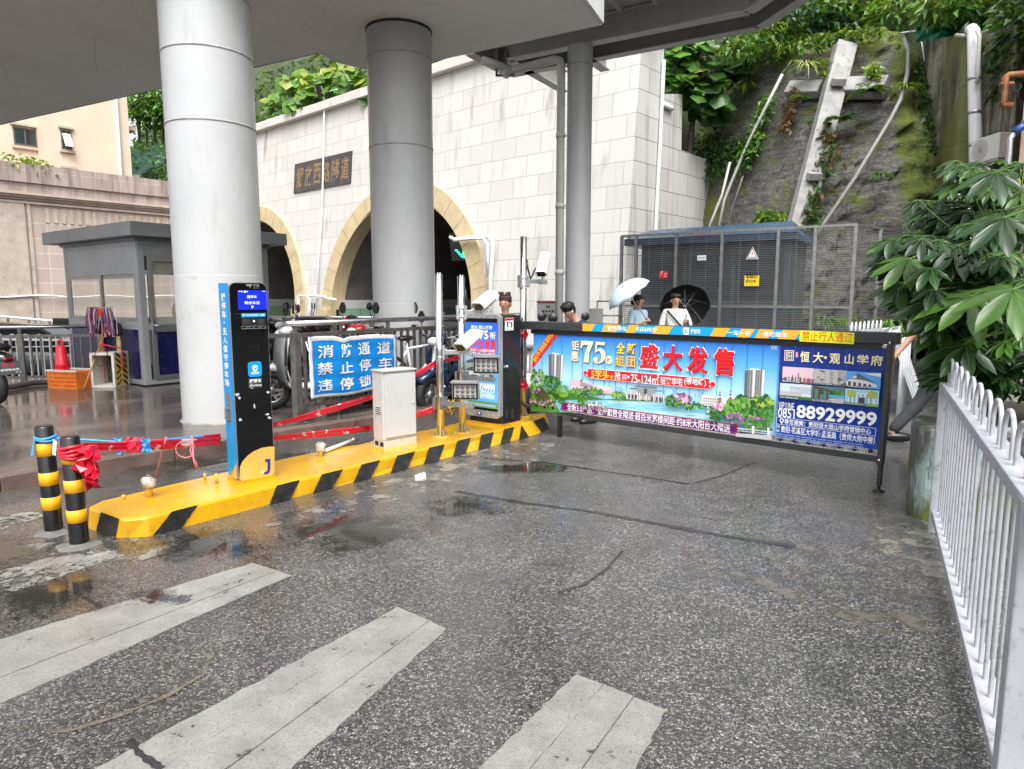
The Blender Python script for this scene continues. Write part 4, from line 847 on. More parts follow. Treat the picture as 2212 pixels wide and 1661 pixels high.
def band(i, j, prs, mat=hblack):
 """slanted bands on the side between corners i and j, given as fractions along foot and top edge"""
 k = MB(); a0, a1, b0, b1 = Vector((*bot[i], 0)), Vector((*bot[j], 0)), Vector((*top[i], IZ)), Vector((*top[j], IZ)); nrm = (a1 - a0).cross(b0 - a0).normalized(); nrm = nrm if nrm.y < 0 else -nrm
 for f0, f1, t0, t1 in prs:
  P = [a0.lerp(a1, f0), a0.lerp(a1, f1), b0.lerp(b1, t1), b0.lerp(b1, t0)]; N = 10; vs = []
  for q in range(N + 1):
   l_ = P[0].lerp(P[3], .02 + .955 * q / N); r_ = P[1].lerp(P[2], .02 + .955 * q / N); d = (r_ - l_).normalized() * rnd.uniform(-.003, .003); vs += [l_ + nrm * .003 + d, r_ + nrm * .003 - d]
  k.add(vs, [(2 * q, 2 * q + 1, 2 * q + 3, 2 * q + 2) for q in range(N)], mat)
 return k
isl.part('hazard_band', band(0, 1, [(.32, .96, .42, .95)]))
c5 = crop(1000, 1050, 2400, 2212)
def fr_on(x, y, a, b):  # fraction of an edge nearest a photo column
 A_, B_ = a, b; lo, hi = 0.0, 1.0
 for _ in range(40):
  mid = (lo + hi) / 2; p = A_.lerp(B_, mid); u = 1106 + FPX * p.x / (p.y * _c - (p.z - CAMH) * _s)
  if u < x: lo = mid
  else: hi = mid
 return lo
prs = [(329, 390, 372, 428), (452, 499, 492, 546)]
for a, b, c, d in ((395, 510, 455, 590), (650, 755, 705, 825), (885, 990, 930, 1045), (1095, 1190, 1130, 1232), (1280, 1360, 1310, 1397), (1440, 1515, 1460, 1540), (1580, 1640, 1605, 1670), (1700, 1765, 1730, 1795)): prs.append(tuple(c5(v, 0)[0] for v in (a, b, c, d)))
prs[1] = tuple(c5(v, 0)[0] for v in (118, 250, 170, 315)); prs = [prs[0]] + prs[1:]
ea = (Vector((*bot[2], 0)), Vector((*bot[3], 0)), Vector((*top[2], IZ)), Vector((*top[3], IZ))); fracs = []
for a, b, c, d in prs: fracs.append((max(.0, fr_on(a, 0, ea[0], ea[1])), min(1, fr_on(b, 0, ea[0], ea[1])), max(0, fr_on(c, 0, ea[2], ea[3])), min(1, fr_on(d, 0, ea[2], ea[3]))))
[isl.part('hazard_band', band(2, 3, [f])) for f in fracs]; isl.part('hazard_band', band(3, 4, [(.35, .9, .5, 1)]))
# cut conduit stubs, some wrapped in plastic
film = M('dusty_plastic_film', (.5, .48, .44), .25, 0, .3, 20); ystub = M('painted_stub', (.6, .34, .02), .4, 0, .3, 14, grime=.6, gs=12)
def stub(px, py, h, r, bag, label):
 p = G(px, py, IZ); t_ = T('conduit_stub', label, 'pipe stub', p, 'conduit stubs on the island'); k = MB(); k.tube([p - Z * .01, p + Z * h], r, ystub, 10); t_.part('pipe', k)
 if bag:
  k = MB(); rr = random.Random(px)
  k.ball(p + Z * (h + .03), (.045, .045, .05), film, 10, 7); k.v = [v + Vector((rr.uniform(-.012, .012), rr.uniform(-.012, .012), rr.uniform(-.012, .012))) for v in k.v]; t_.part('plastic_wrap', k)
stub(323, 1072, .07, .022, 1, 'cut conduit stub wrapped in a grey plastic bag near the island tip'); stub(693, 985, .05, .018, 1, 'cut conduit stub in clear plastic between the kiosk and the white cabinet')
stub(267, 1078, .03, .012, 0, 'tiny bare yellow stub on the tip of the island'); stub(468, 1044, .075, .012, 0, 'bare yellow stub close to the kiosk foot'); stub(443, 1036, .05, .01, 0, 'thin bare stub behind the kiosk foot'); stub(867 + 0, 1000 - 48, .06, .009, 0, 'thin bare stub behind the white cabinet')
k = MB(); a_, b_ = G(703, 978, IZ) + Z * .02, G(760, 958, IZ) + Z * .03; k.tube([a_, b_], .017, flat('white_tube', (.8, .8, .78)), 10); k.tube([b_, b_ + (b_ - a_).normalized() * .09], .02, steel, 10); single('light_tube', k, 'loose white tube with a metal end lying on the yellow island', 'tube', loc=a_)
k = MB(); k.tube([G(690, 985, IZ) + Z * .01, G(730, 965, IZ) + Z * .01, G(770, 962, IZ) + Z * .01, G(800, 955, IZ) + Z * .01], .005, black, 5); single('cable', k, 'thin black cable end lying beside the loose white tube', 'cable')
k = MB(); rr = random.Random(3)
for i in range(5):
 p0 = G(973, 905, IZ) + Vector((0, 0, .02)); k.tube([p0 + Vector((rr.uniform(-.06, .06), rr.uniform(-.06, .06), .03 + .12 * math.sin(t) + rr.uniform(0, .06))) for t in [j * .45 for j in range(7)]], .006, flat('yellow_wire', (.85, .55, .02)), 5)
single('wire_tangle', k, 'tangle of bright yellow wire between the two steel poles', 'wire')
# litter
k = MB(); p = G(908, 1040); k.lathe(p + Vector((0, 0, .035)), [(.0, -.045), (.03, -.045), (.04, .045), (.037, .045), (.028, -.04)], glassmat('cup_plastic', (.85, .87, .88), .4, .08), 16, (1, .3, .15)); single('plastic_cup', k, 'crushed clear plastic cup lying on the wet road', 'cup')

# ---- bollards
def bollard(x, y, lean, label, bands, h, r=.054):
 p = G(x, y); t_ = T('bollard', label, 'bollard', p, 'striped bollards'); t_.o.rotation_euler = lean
 k = MB(); k.lathe((0, 0, 0), [(r, 0), (r, h - .012), (r - .008, h - .002), (r - .02, h), (0, h)], hb2, 28); o = k.build('post', t_.o)
 for z0, z1 in bands:
  k = MB(); k.lathe((0, 0, 0), [(r, z0), (r + .0022, z0 + .001), (r + .0022, z1 - .001), (r, z1)], refl, 28); k.build('reflective_band', o)
 k = MB(); k.lathe((0, 0, 0), [(r + .1, -.02), (r + .06, .004), (r + .015, .012), (r, .02)], M('mortar_collar', (.13, .128, .12), .6, 0, .35, 14, .6, 60), 20)
 k.v = [v + Vector((rnd.uniform(-.02, .02), rnd.uniform(-.02, .02), 0)) if v.length > r + .04 else v for v in k.v]; k.build('collar', t_.o); return t_
hb2 = M('glossy_black_bollard', (.01, .01, .011), .22, 0, .3, 9, grime=.25, gcol=(.1, .09, .07), gs=18); refl = M('reflective_yellow', (.78, .38, .008), .3, 0, .08, 10, grime=.35, gcol=(.04, .03, .015), gs=26)
b1 = bollard(117, 1149, (0, R(-.6), 0), 'striped black and yellow bollard tied with blue ribbon', [(.16, .245), (.325, .41), (.52, .605)], .72)
b2 = bollard(172, 1177, (0, R(-.4), 0), 'striped black and yellow bollard wrapped in red tape', [(.155, .235), (.345, .425), (.53, .6)], .70)

# ---- payment kiosk
KF = G(517, 1046, IZ); KU = az(47); KN = KU.cross(Z)
kf = frame(KF, KU, Z); kon = onto(KF, KU, Z); KWd = kon(593, 1033)[0]; KD = .215; KH = kon(582, 612)[1]
lb = frame(KF - KU * .0, KN, Z); lon = onto(KF, KN, Z)
kio = T('payment_kiosk', 'tall black and blue payment kiosk with a blue screen and orange foot', 'payment kiosk', KF - KN * .1 + KU * .14)
shell = M('kiosk_grey_shell', (.42, .41, .39), .35, .4, .06, 4); kblk = M('kiosk_black_glass', (.004, .004, .005), .1, 0, .1, 3, spec=.5); kblu = M('kiosk_blue', (0, .27, .66), .35, 0, .04, 3); kor = M('kiosk_orange', (.74, .38, .07), .35, 0, .05, 4); kborder = flat('kiosk_trim', (.35, .34, .32), .3, .6)
k = MB(); k.prism([(.02, 0), (KWd - .01, 0), (KWd - .01, KH - .01), (.02, KH - .01)], shell, kf, -KD, -.012); body = kio.part('body', k, bev=.012)
def rounded(x0, y0, x1, y1, r, n=6, corners=(1, 1, 1, 1)):
 pts = []
 for (cx, cy, a0), f in zip(((x1 - r, y1 - r, 0), (x0 + r, y1 - r, 90), (x0 + r, y0 + r, 180), (x1 - r, y0 + r, 270)), corners):
  if f: pts += [(cx + r * math.cos(R(a0 + 90 * i / n)), cy + r * math.sin(R(a0 + 90 * i / n))) for i in range(n + 1)]
  else: pts.append({0: (x1, y1), 90: (x0, y1), 180: (x0, y0), 270: (x1, y0)}[a0])
 return pts
k = MB(); k.prism(rounded(-.004, .004, KWd + .004, KH + .004, .05), kborder, kf, -.014, .001); k.prism(rounded(0, .008, KWd, KH, .047), kblk, kf, -.01, .004); panel = kio.part('front_panel', k)
kp = crop(850, 1100, 1450, 2212); k4 = crop(0, 900, 1400, 2212)
K = lambda x, y: kon(*kp(x, y)); K4 = lambda x, y: kon(*k4(x, y))
def bx_(f, x0, y0, x1, y1): a = f(x0, y1); b = f(x1, y0); return min(a[0], b[0]), min(a[1], b[1]), max(a[0], b[0]), max(a[1], b[1])
kfp = lambda x, y, n=0: kf(x, y, .0045 + n)
k = MB(); scr = flat('screen_blue', (.005, .012, .62), .2, 0, .7); k.rect(kfp, *bx_(K, 378, 228, 788, 512), scr); s_ = kio.part('screen', k, parent=panel); k = MB(); k.n = .001; lit = flat('screen_text', (.55, .62, .95), .3, 0, .5)
for b_, (x0, y0, x1, y1) in (('捷停车', (505, 298, 648, 342)), ('剩余车位', (468, 384, 690, 432)), ('0', (566, 448, 598, 488))): k.fit(b_, kfp, *bx_(K, x0, y0, x1, y1), lit, .005)
k.poly(kfp, [K(380, 236), K(412, 236), K(395, 252)], lit); k.rect(kfp, *bx_(K, 414, 236, 438, 250), lit); k.rect(kfp, *bx_(K, 458, 232, 486, 258), lit); k.rect(kfp, *bx_(K, 490, 238, 514, 250), lit); k.rect(kfp, *bx_(K, 724, 236, 768, 244), lit); kio.part('screen_text', k, parent=s_)
k = MB(); gl = flat('logo_grey', (.2, .2, .2)); k.poly(kfp, [K(478, 140), K(585, 130), K(548, 196), K(540, 170), K(555, 160), K(512, 168)], gl); k.fit('捷顺', kfp, *bx_(K, 596, 134, 684, 178), gl, .01); k.fit('JIE SHUN', kfp, *bx_(K, 600, 186, 682, 200), gl, .01); kio.part('logo', k, parent=panel)
k = MB(); k.prism([tuple(K(418, 624)), tuple(K(772, 614)), tuple(K(774, 560)), tuple(K(418, 565))], kblu, kf, .004, .012); k2 = lambda x, y, n=0: kf(x, y, .0125 + n); k.fit('打开支付宝\\微信扫一扫缴费', k2, *bx_(K, 476, 574, 756, 606), pr_white, .01); k.poly(k2, [K(448, 574), K(432, 592), K(444, 592), K(444, 608), K(452, 608), K(452, 592), K(464, 592)], pr_white); kio.part('scan_label', k, parent=panel)
k = MB(); k.prism([tuple(K(424, 740)), tuple(K(778, 734)), tuple(K(778, 630)), tuple(K(424, 636))], M('reader_window', (.03, .03, .032), .15, .2), kf, .004, .010); a = K(604, 684); k.lathe(kf(a[0], a[1], .01), [(.0, .014), (.006, .012), (.012, .004), (.013, 0)], polish, 14, KN)
sp = flat('speaker_dot', (.1, .1, .1))
for i in range(7):
 for j in range(5): k.disc(lambda x, y, n=0: kf(x, y, .0102 + n * .01), *K(446 + i * 14, 655 + j * 16), .0022, sp, 6); k.disc(lambda x, y, n=0: kf(x, y, .0102 + n * .01), *K(672 + i * 13, 653 + j * 16), .0022, sp, 6)
kio.part('scanner_window', k, parent=panel)
k = MB(); k.frame(kfp, *bx_(K, 424, 742, 780, 796), .003, shell); k.fit('回 叫', kfp, *bx_(K, 490, 752, 552, 780), gl, .01); k.fit('客服', kfp, *bx_(K, 662, 752, 718, 776), gl, .01); k.poly(kfp, [K(606, 750), K(592, 768), K(602, 768), K(602, 780), K(610, 780), K(610, 768), K(620, 768)], kblu); k.frame(kfp, *bx_(K, 546, 1040, 668, 1138), .002, flat('card_mark', (.03, .03, .03))); k.rect(kfp, *bx_(K, 318, 566, 862, 570), flat('seam_grey', (.06, .06, .06))); kio.part('call_label', k, parent=panel)
def pin_logo(k, fr, x0, y0, x1, y1, bgm, fg, rr_=.2):
 w_, h_ = x1 - x0, y1 - y0; cx = (x0 + x1) / 2; k.poly(fr, rounded(x0, y0, x1, y1, w_ * rr_), bgm); cy = y0 + h_ * .6; r = w_ * .2
 k.disc(fr, cx, y0 + h_ * .25, w_ * .3, fg, 16, h_ * .08); k.disc(fr, cx, y0 + h_ * .25, w_ * .2, bgm, 16, h_ * .045)
 k.poly(fr, [(cx + r * math.cos(R(a)), cy + r * math.sin(R(a))) for a in range(-30, 211, 15)] + [(cx, y0 + h_ * .24)], fg); k.disc(fr, cx, cy, r * .72, bgm, 16); k.fit('P', fr, cx - r * .3, cy - r * .45, cx + r * .36, cy + r * .45, fg, .02)
k = MB(); pin_logo(k, kfp, *bx_(K, 526, 1268, 718, 1508), kblu, pr_white); k.poly(kfp, rounded(*bx_(K4, 1568, 962, 1652, 1032), .008), flat('label_dark', (.03, .032, .038))); k.fit('捷停车', kfp, *bx_(K4, 1575, 968, 1648, 1000), pr_white, .015); k.fit('JParking', kfp, *bx_(K4, 1575, 1002, 1650, 1024), pr_white, .012); kio.part('parking_logo', k, parent=panel)
k = MB(); tape = flat('torn_tape', (.5, .52, .54), .3); rr = random.Random(8)
for x, y, a, b in ((1500, 1070, 30, 22), (1512, 1092, 20, 16), (1690, 1056, 20, 12), (1605, 1145, 12, 26), (1686, 1196, 26, 14), (1702, 1218, 24, 16), (1516, 1232, 20, 20), (1590, 1030, 16, 8)):
 k.poly(kfp, [K4(x + .75 * a * math.cos(t) * rr.uniform(.4, 1), y + .75 * b * math.sin(t) * rr.uniform(.2, 1)) for t in [-.1 - i * .7 for i in range(9)]], tape)
kio.part('torn_tape', k, parent=panel)
# orange foot with its curve, on front and side
k = MB(); x0, y0, x1, y1 = 0.002, .01, KWd - .002, K4(1735, 1400)[1]; arc = [K4(1515, 1530), K4(1530, 1495), K4(1560, 1460), K4(1600, 1430), K4(1650, 1408), K4(1700, 1400), K4(1733, 1400)]
k.poly(kfp, [(x0 + .03, y0), (x1 - .03, y0), (x1, y0 + .03)] + arc[::-1] + [(x0, y0 + .03)], kor); k.fit('UNATTENDED', kfp, *bx_(K4, 1568, 1448, 1722, 1490), flat('faded_print', (.56, .34, .14)), .008); k.fit('PARKING', kfp, *bx_(K4, 1622, 1484, 1722, 1510), flat('faded_print', (.56, .34, .14)), .008); k.fit('LOT', kfp, *bx_(K4, 1680, 1508, 1722, 1536), flat('faded_print', (.56, .34, .14)), .008)
for i, wd in enumerate(('JParking', 'Makes', 'Parking', 'More', 'Convenient')): a = K4(1532, 1550 + 14 * i); k.line(wd, kfp, a[0], a[1], .011, flat('small_print', (.85, .7, .45)), .005)
J = [K4(1672, 1480), K4(1706, 1474), K4(1706, 1545), K4(1700, 1562), K4(1684, 1574), K4(1666, 1574), K4(1664, 1562), K4(1680, 1558), K4(1688, 1548), K4(1688, 1494), K4(1672, 1496)]; k.poly(kfp, J, pr_navy); a = K4(1656, 1561); k.ring(kfp, a[0], a[1], .006, .011, pr_white, 14); foot = kio.part('foot_graphic', k, parent=panel)
LB = lambda x, y: lon(*k4(x, y)); lbp = lambda x, y, n=0: lb(x, y, .0005 + n)
k = MB(); lx0, lx1 = -KD + .012, -.03; tz = LB(1380, 368)[1]; bz = .03; ob_ = .0
k.prism([(lx0, bz), (lx1, bz), (lx1, tz), (lx0, tz)], kblu, lb, -.024 + .02, .003); side = kio.part('side_panel', k)
lbp = lambda x, y, n=0: lb(x, y, .0035 + n); k = MB(); chars = list('捷停车') + ['·'] + list('无人值守停车场'); ys = [(430, 480), (486, 533), (540, 590), (607, 625), (650, 697), (704, 750), (757, 804), (811, 857), (864, 910), (917, 962), (968, 1016)]; xc = (lx0 + lx1) / 2; hwid = .042
for ch, (ya, yb) in zip(chars, ys):
 z1, z0 = LB(1420, ya)[1], LB(1430, yb)[1]
 if ch == '·': k.disc(lbp, xc, (z0 + z1) / 2, .009, pr_white, 12)
 else: k.fit(ch, lbp, xc - hwid, z0, xc + hwid, z1, pr_white, .017)
kio.part('side_lettering', k, parent=side); k = MB(); z1, z0 = LB(1440, 1060)[1], LB(1440, 1242)[1]; k.prism(rounded(xc - .035, z0, xc + .035, z1, .008), M('vent_brown', (.22, .18, .15), .4, .3), lb, .003, .005)
for i in range(6): zz = z0 + (z1 - z0) * (.14 + .07 * i); k.box(lb(xc, zz, .008), (.05, .05, .008), galv, Matrix.Rotation(math.atan2(KN.y, KN.x), 3, 'Z'))
kio.part('vent', k, parent=side); k = MB(); zt = LB(1420, 1600)[1]; k.poly(lbp, [(lx1, bz), (lx1, LB(1500, 1500)[1]), (lx1 - .03, LB(1500, 1530)[1]), (lx1 - .07, LB(1500, 1560)[1]), (lx0 + .03, LB(1420, 1605)[1]), (lx0 + .01, bz)], kor); kio.part('foot_graphic', k, parent=side)
k = MB(); k.box(KF - KN * (KD / 2) + KU * KWd / 2 - Z * .0 + Z * .012, (KWd + .02, KD + .02, .024), ylw, Matrix.Rotation(math.atan2(KU.y, KU.x), 3, 'Z')); kio.part('plinth', k)

# ---- white electrical cabinet
a0, a1, a2 = G(799, 961, IZ), G(830.5, 969, IZ), G(900, 957, IZ); u1 = (a2 - a1).normalized(); n1 = u1.cross(Z); CW_ = (a2 - a1).length; CD = .19
e1 = onto(a1, u1, Z); CH = e1(845, 802)[1]; cf = frame(a1, u1, Z); cs = frame(a1, n1, Z)
cab = T('electrical_cabinet', 'plain off-white metal cabinet standing on the yellow island', 'electrical cabinet', a1 - n1 * .1 + u1 * .15); offw = M('cabinet_enamel', (.47, .475, .47), .32, 0, .04, 3, grime=.3, gcol=(.4, .37, .3), gs=14)
k = MB(); k.prism([(0, .07), (CW_, .07), (CW_, CH), (0, CH)], offw, cf, -CD, -.012); cab.part('body', k, bev=.006); k = MB(); k.prism([(.02, .095), (CW_ - .003, .095), (CW_ - .003, CH - .03), (.02, CH - .03)], offw, cf, -.011, .004); dr_ = cab.part('door', k, bev=.004)
k = MB(); a = e1(*c5(1027, 882)); k.lathe(cf(a[0], a[1], .004), [(0, .012), (.009, .011), (.011, 0)], polish, 14, n1); k.bar(cf(a[0], a[1] - .012, .012), cf(a[0], a[1] + .012, .012), .008, .006, polish); cab.part('lock', k, parent=dr_, )
k = MB(); k.prism([(-.003, 0), (CW_, 0), (CW_, .068), (-.003, .068)], M('cabinet_skirt', (.5, .48, .42), .4, .1, .1, 6, grime=.8, gcol=(.3, .14, .03), gs=10), cf, -CD + .01, -.004); cab.part('plinth', k); k = MB()
for i in range(2): k.prism([(-CD + .03 + i * .09, .012), (-CD + .09 + i * .09, .012), (-CD + .09 + i * .09, .055), (-CD + .03 + i * .09, .055)], M('void_black', (.004, .004, .004), .9), cs, .0, .0035)
cab.part('knockout', k); k = MB()
for i in range(4):
 zz = onto(a1, n1, Z)(*c5(805, 918 + 13 * i))[1]; k.prism([(-CD * .7, zz), (-CD * .28, zz), (-CD * .28, zz + .012), (-CD * .7, zz + .012)], M('void_black', (.004, .004, .004), .9), cs, -.011, .0008); k.prism([(-CD * .72, zz + .01), (-CD * .26, zz + .01), (-CD * .26, zz + .017), (-CD * .72, zz + .017)], offw, cs, -.011, .01)
cab.part('louvre', k); k = MB(); k.box(a1 + u1 * CW_ / 2 - n1 * CD / 2 + Z * (CH + .004), (CW_ + .02, CD + .02, .014), offw, Matrix.Rotation(math.atan2(u1.y, u1.x), 3, 'Z')); cab.part('lid', k, bev=.003)

# ---- steel poles, cameras, lamps
def pole(px, py, ytop, label, dia=.076):
 p = G(px, py, IZ); ztop = V(px - 3, ytop, p.y).z; t_ = T('camera_pole', label, 'camera pole', p, 'camera poles'); k = MB(); k.tube([p, Vector((p.x, p.y, ztop))], dia / 2, polish, 20); t_.part('pole', k)
 k = MB(); k.lathe(p, [(.11, 0), (.11, .012), (0, .012)], ystub, 4); o = t_.part('base_plate', k); k = MB()
 for i in range(4):
  t = i * math.pi / 2 + .6; d = Vector((math.cos(t), math.sin(t), 0)); k.add([p + d * .036, p + d * .085, p + d * .036 + Z * .09], [(0, 1, 2)], galv)
 t_.part('gusset', k, solid=.006); k = MB()
 for i in range(3): k.lathe(Vector((p.x + .015 * math.cos(i * 2.1), p.y + .015 * math.sin(i * 2.1), ztop)), [(.006, 0), (.006, .014), (0, .014)], steel, 8)
 t_.part('cap_bolt', k); return p
pA = pole(952, 944, 592, 'polished steel pole carrying the lower camera and lower lamp'); pB = pole(999, 935, 597, 'polished steel pole carrying the upper camera, beside the advertising cabinet'); pC = pole(1130, 900, 511, 'tall steel pole rising behind the gate arm')
camw = M('camera_enamel', (.76, .77, .77), .3, 0, .03, 4); camg = M('camera_grey', (.45, .44, .42), .4)
def camera(front, pole_p, fa, pitch, label, L=.36, bz=-.11, blen=.02, armz=None):
 F = az(fa) * math.cos(R(pitch)) - Z * math.sin(R(pitch)); S = F.cross(Z).normalized(); U = S.cross(F); M3 = Matrix((S, F, U)).transposed()
 t_ = T('security_camera', label, 'security camera', front - F * L / 2, 'security cameras'); C0 = front - F * (L / 2)
 k = MB(); k.prism([(-.05, -.045), (.05, -.045), (.058, -.03), (.058, .03), (.045, .048), (-.045, .048), (-.058, .03), (-.058, -.03)], camg, lambda x, y, n: C0 + S * x + U * y + F * n, -L / 2 + .03, L / 2 - .01); o = t_.part('housing', k, bev=.004)
 k = MB(); pr = [(-.066, -.012), (-.062, .03), (-.046, .056), (.046, .056), (.062, .03), (.066, -.012)]; vs = []
 for d, ex in ((-L / 2, 0), (L / 2 + .03, 0)): vs += [C0 + S * x + U * y + F * (d - (.035 if (abs(y + .012) < .001 and d > 0) else 0)) for x, y in pr]
 k.add(vs, [(i, i + 1, 7 + i, 6 + i) for i in range(5)], camw); t_.part('sunshade', k, solid=.005)
 k = MB(); k.prism(rounded(-.043, -.032, .043, .026, .006), M('camera_window', (.004, .004, .005), .08), lambda x, y, n: C0 + S * x + U * y + F * n, L / 2 - .012, L / 2 - .006); k.lathe(C0 + F * (L / 2 - .006), [(.0, .0015), (.012, .0015), (.018, .0005), (.02, -.001)], M('lens_glass', (.03, .03, .035), .05), 16, F); t_.part('lens_window', k, parent=o)
 k = MB(); A = pole_p.copy(); A.z = C0.z + bz if armz is None else armz; dirn = Vector((C0.x - A.x, C0.y - A.y, 0)); en = A + dirn; dn_ = dirn.normalized()
 k.bar(A + dn_ * .03, en + dn_ * .03, .035, .045, galv); k.bar(en, C0 - U * .05, .05, .03, galv, up=dn_); k.box(en - Z * .005, (.08, .08, .05), galv, Matrix.Rotation(math.atan2(dn_.y, dn_.x), 3, 'Z')); br = t_.part('bracket', k, bev=.003)
 k = MB(); M4 = Matrix.Rotation(math.atan2(dn_.y, dn_.x), 3, 'Z'); k.box(A + dn_ * .042, (.02, .11, .14), galv, M4); k.box(A - dn_ * .042, (.02, .11, .14), galv, M4)
 for s in (-1, 1):
  for zz in (-.045, .045): k.tube([A + M4 @ Vector((-.06, s * .046, zz)), A + M4 @ Vector((.065, s * .046, zz))], .006, steel, 6)
 t_.part('clamp', k, parent=br); k = MB(); q0 = A + Z * .16 + az(180) * .03; k.tube([A + Z * .25 + dn_ * .04, q0 + dn_ * .05, A + Z * .03 + dn_ * .09, A.lerp(C0, .6) - Z * .0 + Z * .03, C0 - F * L * .42 - U * .04], .012, black, 8); t_.part('cable', k); return t_
camera(V(1033, 664, pB.y - .12), pB, 203, 19, 'white camera on the second steel pole, above the advertising cabinet'); camera(V(994, 752, pA.y - .14), pA, 203, 19, 'white camera on the first steel pole, in front of the advert screen'); camera(V(1169, 592, pC.y - .05), pC, 192, 38, 'white camera tilted steeply down on the tall pole behind the gate', armz=V(1169, 608, pC.y).z)
def lamp(px, py, pole_p, label):
 c = V(px, py, pole_p.y - .16); F = az(188) - Z * .1; F.normalize(); S = F.cross(Z).normalized(); U = S.cross(F); fr = lambda x, y, n: c + S * -x + U * y + F * n
 t_ = T('led_floodlight', label, 'floodlight', c, 'floodlights on the steel poles'); k = MB(); k.prism(rounded(-.135, -.085, .135, .085, .012), M('lamp_grey', (.34, .34, .33), .4, .5), fr, -.05, 0); t_.part('housing', k, bev=.004); k = MB(); k.prism([(-.11, -.064), (.11, -.064), (.11, .064), (-.11, .064)], M('lamp_face', (.42, .42, .4), .3), fr, 0, .003)
 k.prism([(-.135, .085), (.135, .085), (.14, .097), (-.14, .097)], M('lamp_grey', (.34, .34, .33), .4, .5), fr, -.06, .04)
 for x in (-.118, .118): k.prism([(x - .008, -.07), (x + .008, -.07), (x + .008, .07), (x - .008, .07)], black, fr, 0, .006)
 for y in (-.072, .072): k.prism([(-.126, y - .008), (.126, y - .008), (.126, y + .008), (-.126, y + .008)], black, fr, 0, .006)
 f_ = t_.part('face', k)
 for i in range(4):
  for j in range(3): k = MB(); k.lathe(fr(-.078 + .052 * i, -.042 + .042 * j, .003), [(.02, 0), (.017, .006), (.009, .009), (0, .01)], M('led_lens', (.16, .16, .155), .15, .2), 12, F); t_.part('led_lens', k, parent=f_)
 A = Vector((pole_p.x, pole_p.y, c.z - .14)); k = MB(); e = Vector((c.x, c.y, A.z)); e2 = e - (F * .03).to_2d().to_3d(); dn_ = Vector((e.x - A.x, e.y - A.y, 0)).normalized(); k.bar(A, e + dn_ * .1, .035, .045, galv); k.bar(e2, c - F * .03 - U * .06, .05, .014, galv, up=F); br = t_.part('bracket', k)
 k = MB(); M4 = Matrix.Rotation(math.atan2(dn_.y, dn_.x), 3, 'Z'); k.box(A + dn_ * .042, (.02, .11, .12), galv, M4); k.box(A - dn_ * .042, (.02, .11, .12), galv, M4); t_.part('clamp', k, parent=br)
lamp(1050, 789, pB, 'square twelve-lens floodlight on the second pole, in front of the advert'); lamp(1005, 845, pA, 'square twelve-lens floodlight low on the first pole')

# ---- advertising cabinet of the gate
d0, d1, d2 = G(1010, 911, IZ), G(1084, 922, IZ), G(1118, 915, IZ); du = (d1 - d0).normalized(); du = az(128); dnn = du.cross(Z); DW = (onto(d1, du, Z)(1084, 900)[0] - onto(d1, du, Z)(1008, 890)[0]); O_ = d1 - du * DW; gf = frame(O_, du, Z); gon = onto(O_, du, Z); DH = gon(1085, 678)[1]; DD = .36
adc = T('gate_cabinet', 'black gate motor cabinet with a lit property advert on its front', 'gate cabinet', O_ + du * DW / 2 - dnn * DD / 2); blkm = M('cabinet_black', (.018, .018, .02), .22, .2, .1, 3, grime=.12, gcol=(.1, .1, .1), gs=9)
q5 = lambda x, y: gon(*c5(x, y)); r3 = crop(1700, 900, 2400, 1938); q3 = lambda x, y: gon(*r3(x, y))
zb = q5(1590, 990)[1] ; k = MB(); k.prism([(.02, .0), (DW, .0), (DW, DH - .01), (.02, DH - .01)], blkm, gf, -DD, -.02); adc.part('body', k, bev=.03)
k = MB(); silver = M('silver_bezel', (.5, .51, .52), .28, .6, .05, 4); k.prism(rounded(-.01, zb, DW - .005, DH, .05), silver, gf, -.03, .03); bez = adc.part('bezel', k, bev=.006); gfp = lambda x, y, n=0: gf(x, y, .0305 + n)
k = MB(); sx0, sz0, sx1, sz1 = .02, q5(1480, 930)[1], DW - .035, q5(1480, 352)[1]; k.rect(gfp, sx0, sz0, sx1, sz1, kblk); scn = adc.part('screen', k, parent=bez)
def m_grad(name, c0, c1, z0, z1, emit=0, c2=None):
 m, t, p = nodes(name); g_ = nd(t, 'NewGeometry'); sx = nd(t, 'SeparateXYZ'); t.links.new(g_.outputs['Position'], sx.inputs[0]); v = math_(t, 'DIVIDE', math_(t, 'SUBTRACT', sx.outputs[2], z0), z1 - z0); c = ramp(t, v, [(0, c0), (1, c1)] if c2 is None else [(0, c0), (.5, c2), (1, c1)])
 t.links.new(c, p.inputs['Base Color']); p.inputs['Roughness'].default_value = .4
 if emit: t.links.new(c, p.inputs['Emission Color']); p.inputs['Emission Strength'].default_value = emit
 return m
k = MB(); k.n = .0005; ax0, az0, ax1, az1 = q5(1367, 900)[0], q5(1480, 912)[1], q5(1580, 600)[0], q5(1480, 378)[1]; adl = m_grad('advert_screen_print', (.1, .4, .75), (.02, .1, .62), IZ + az0, IZ + az1, .25); k.rect(gfp, ax0, az0, ax1, az1, adl)
AQ = lambda x0, y0, x1, y1: bx_(q3, x0, y0, x1, y1); sw = flat('lit_white', (.8, .85, .9), .4, 0, .2); sr = flat('lit_red', (.8, .02, .03), .4, 0, .15); sg = flat('lit_gold', (.85, .75, .4), .4, 0, .2)
k.fit('恒大·观山学府', gfp, *AQ(530, 1112, 766, 1150), sw, .01); k.fit('惠', gfp, *AQ(552, 1188, 612, 1256), sg, .02); k.fit('75', gfp, *AQ(624, 1168, 722, 1262), sg, .03); k.fit('折', gfp, *AQ(736, 1184, 804, 1262), sg, .02); k.fit('盛大发售', gfp, *AQ(548, 1272, 806, 1358), sr, .03); k.fit('团', gfp, *AQ(514, 1296, 544, 1342), sg, .02)
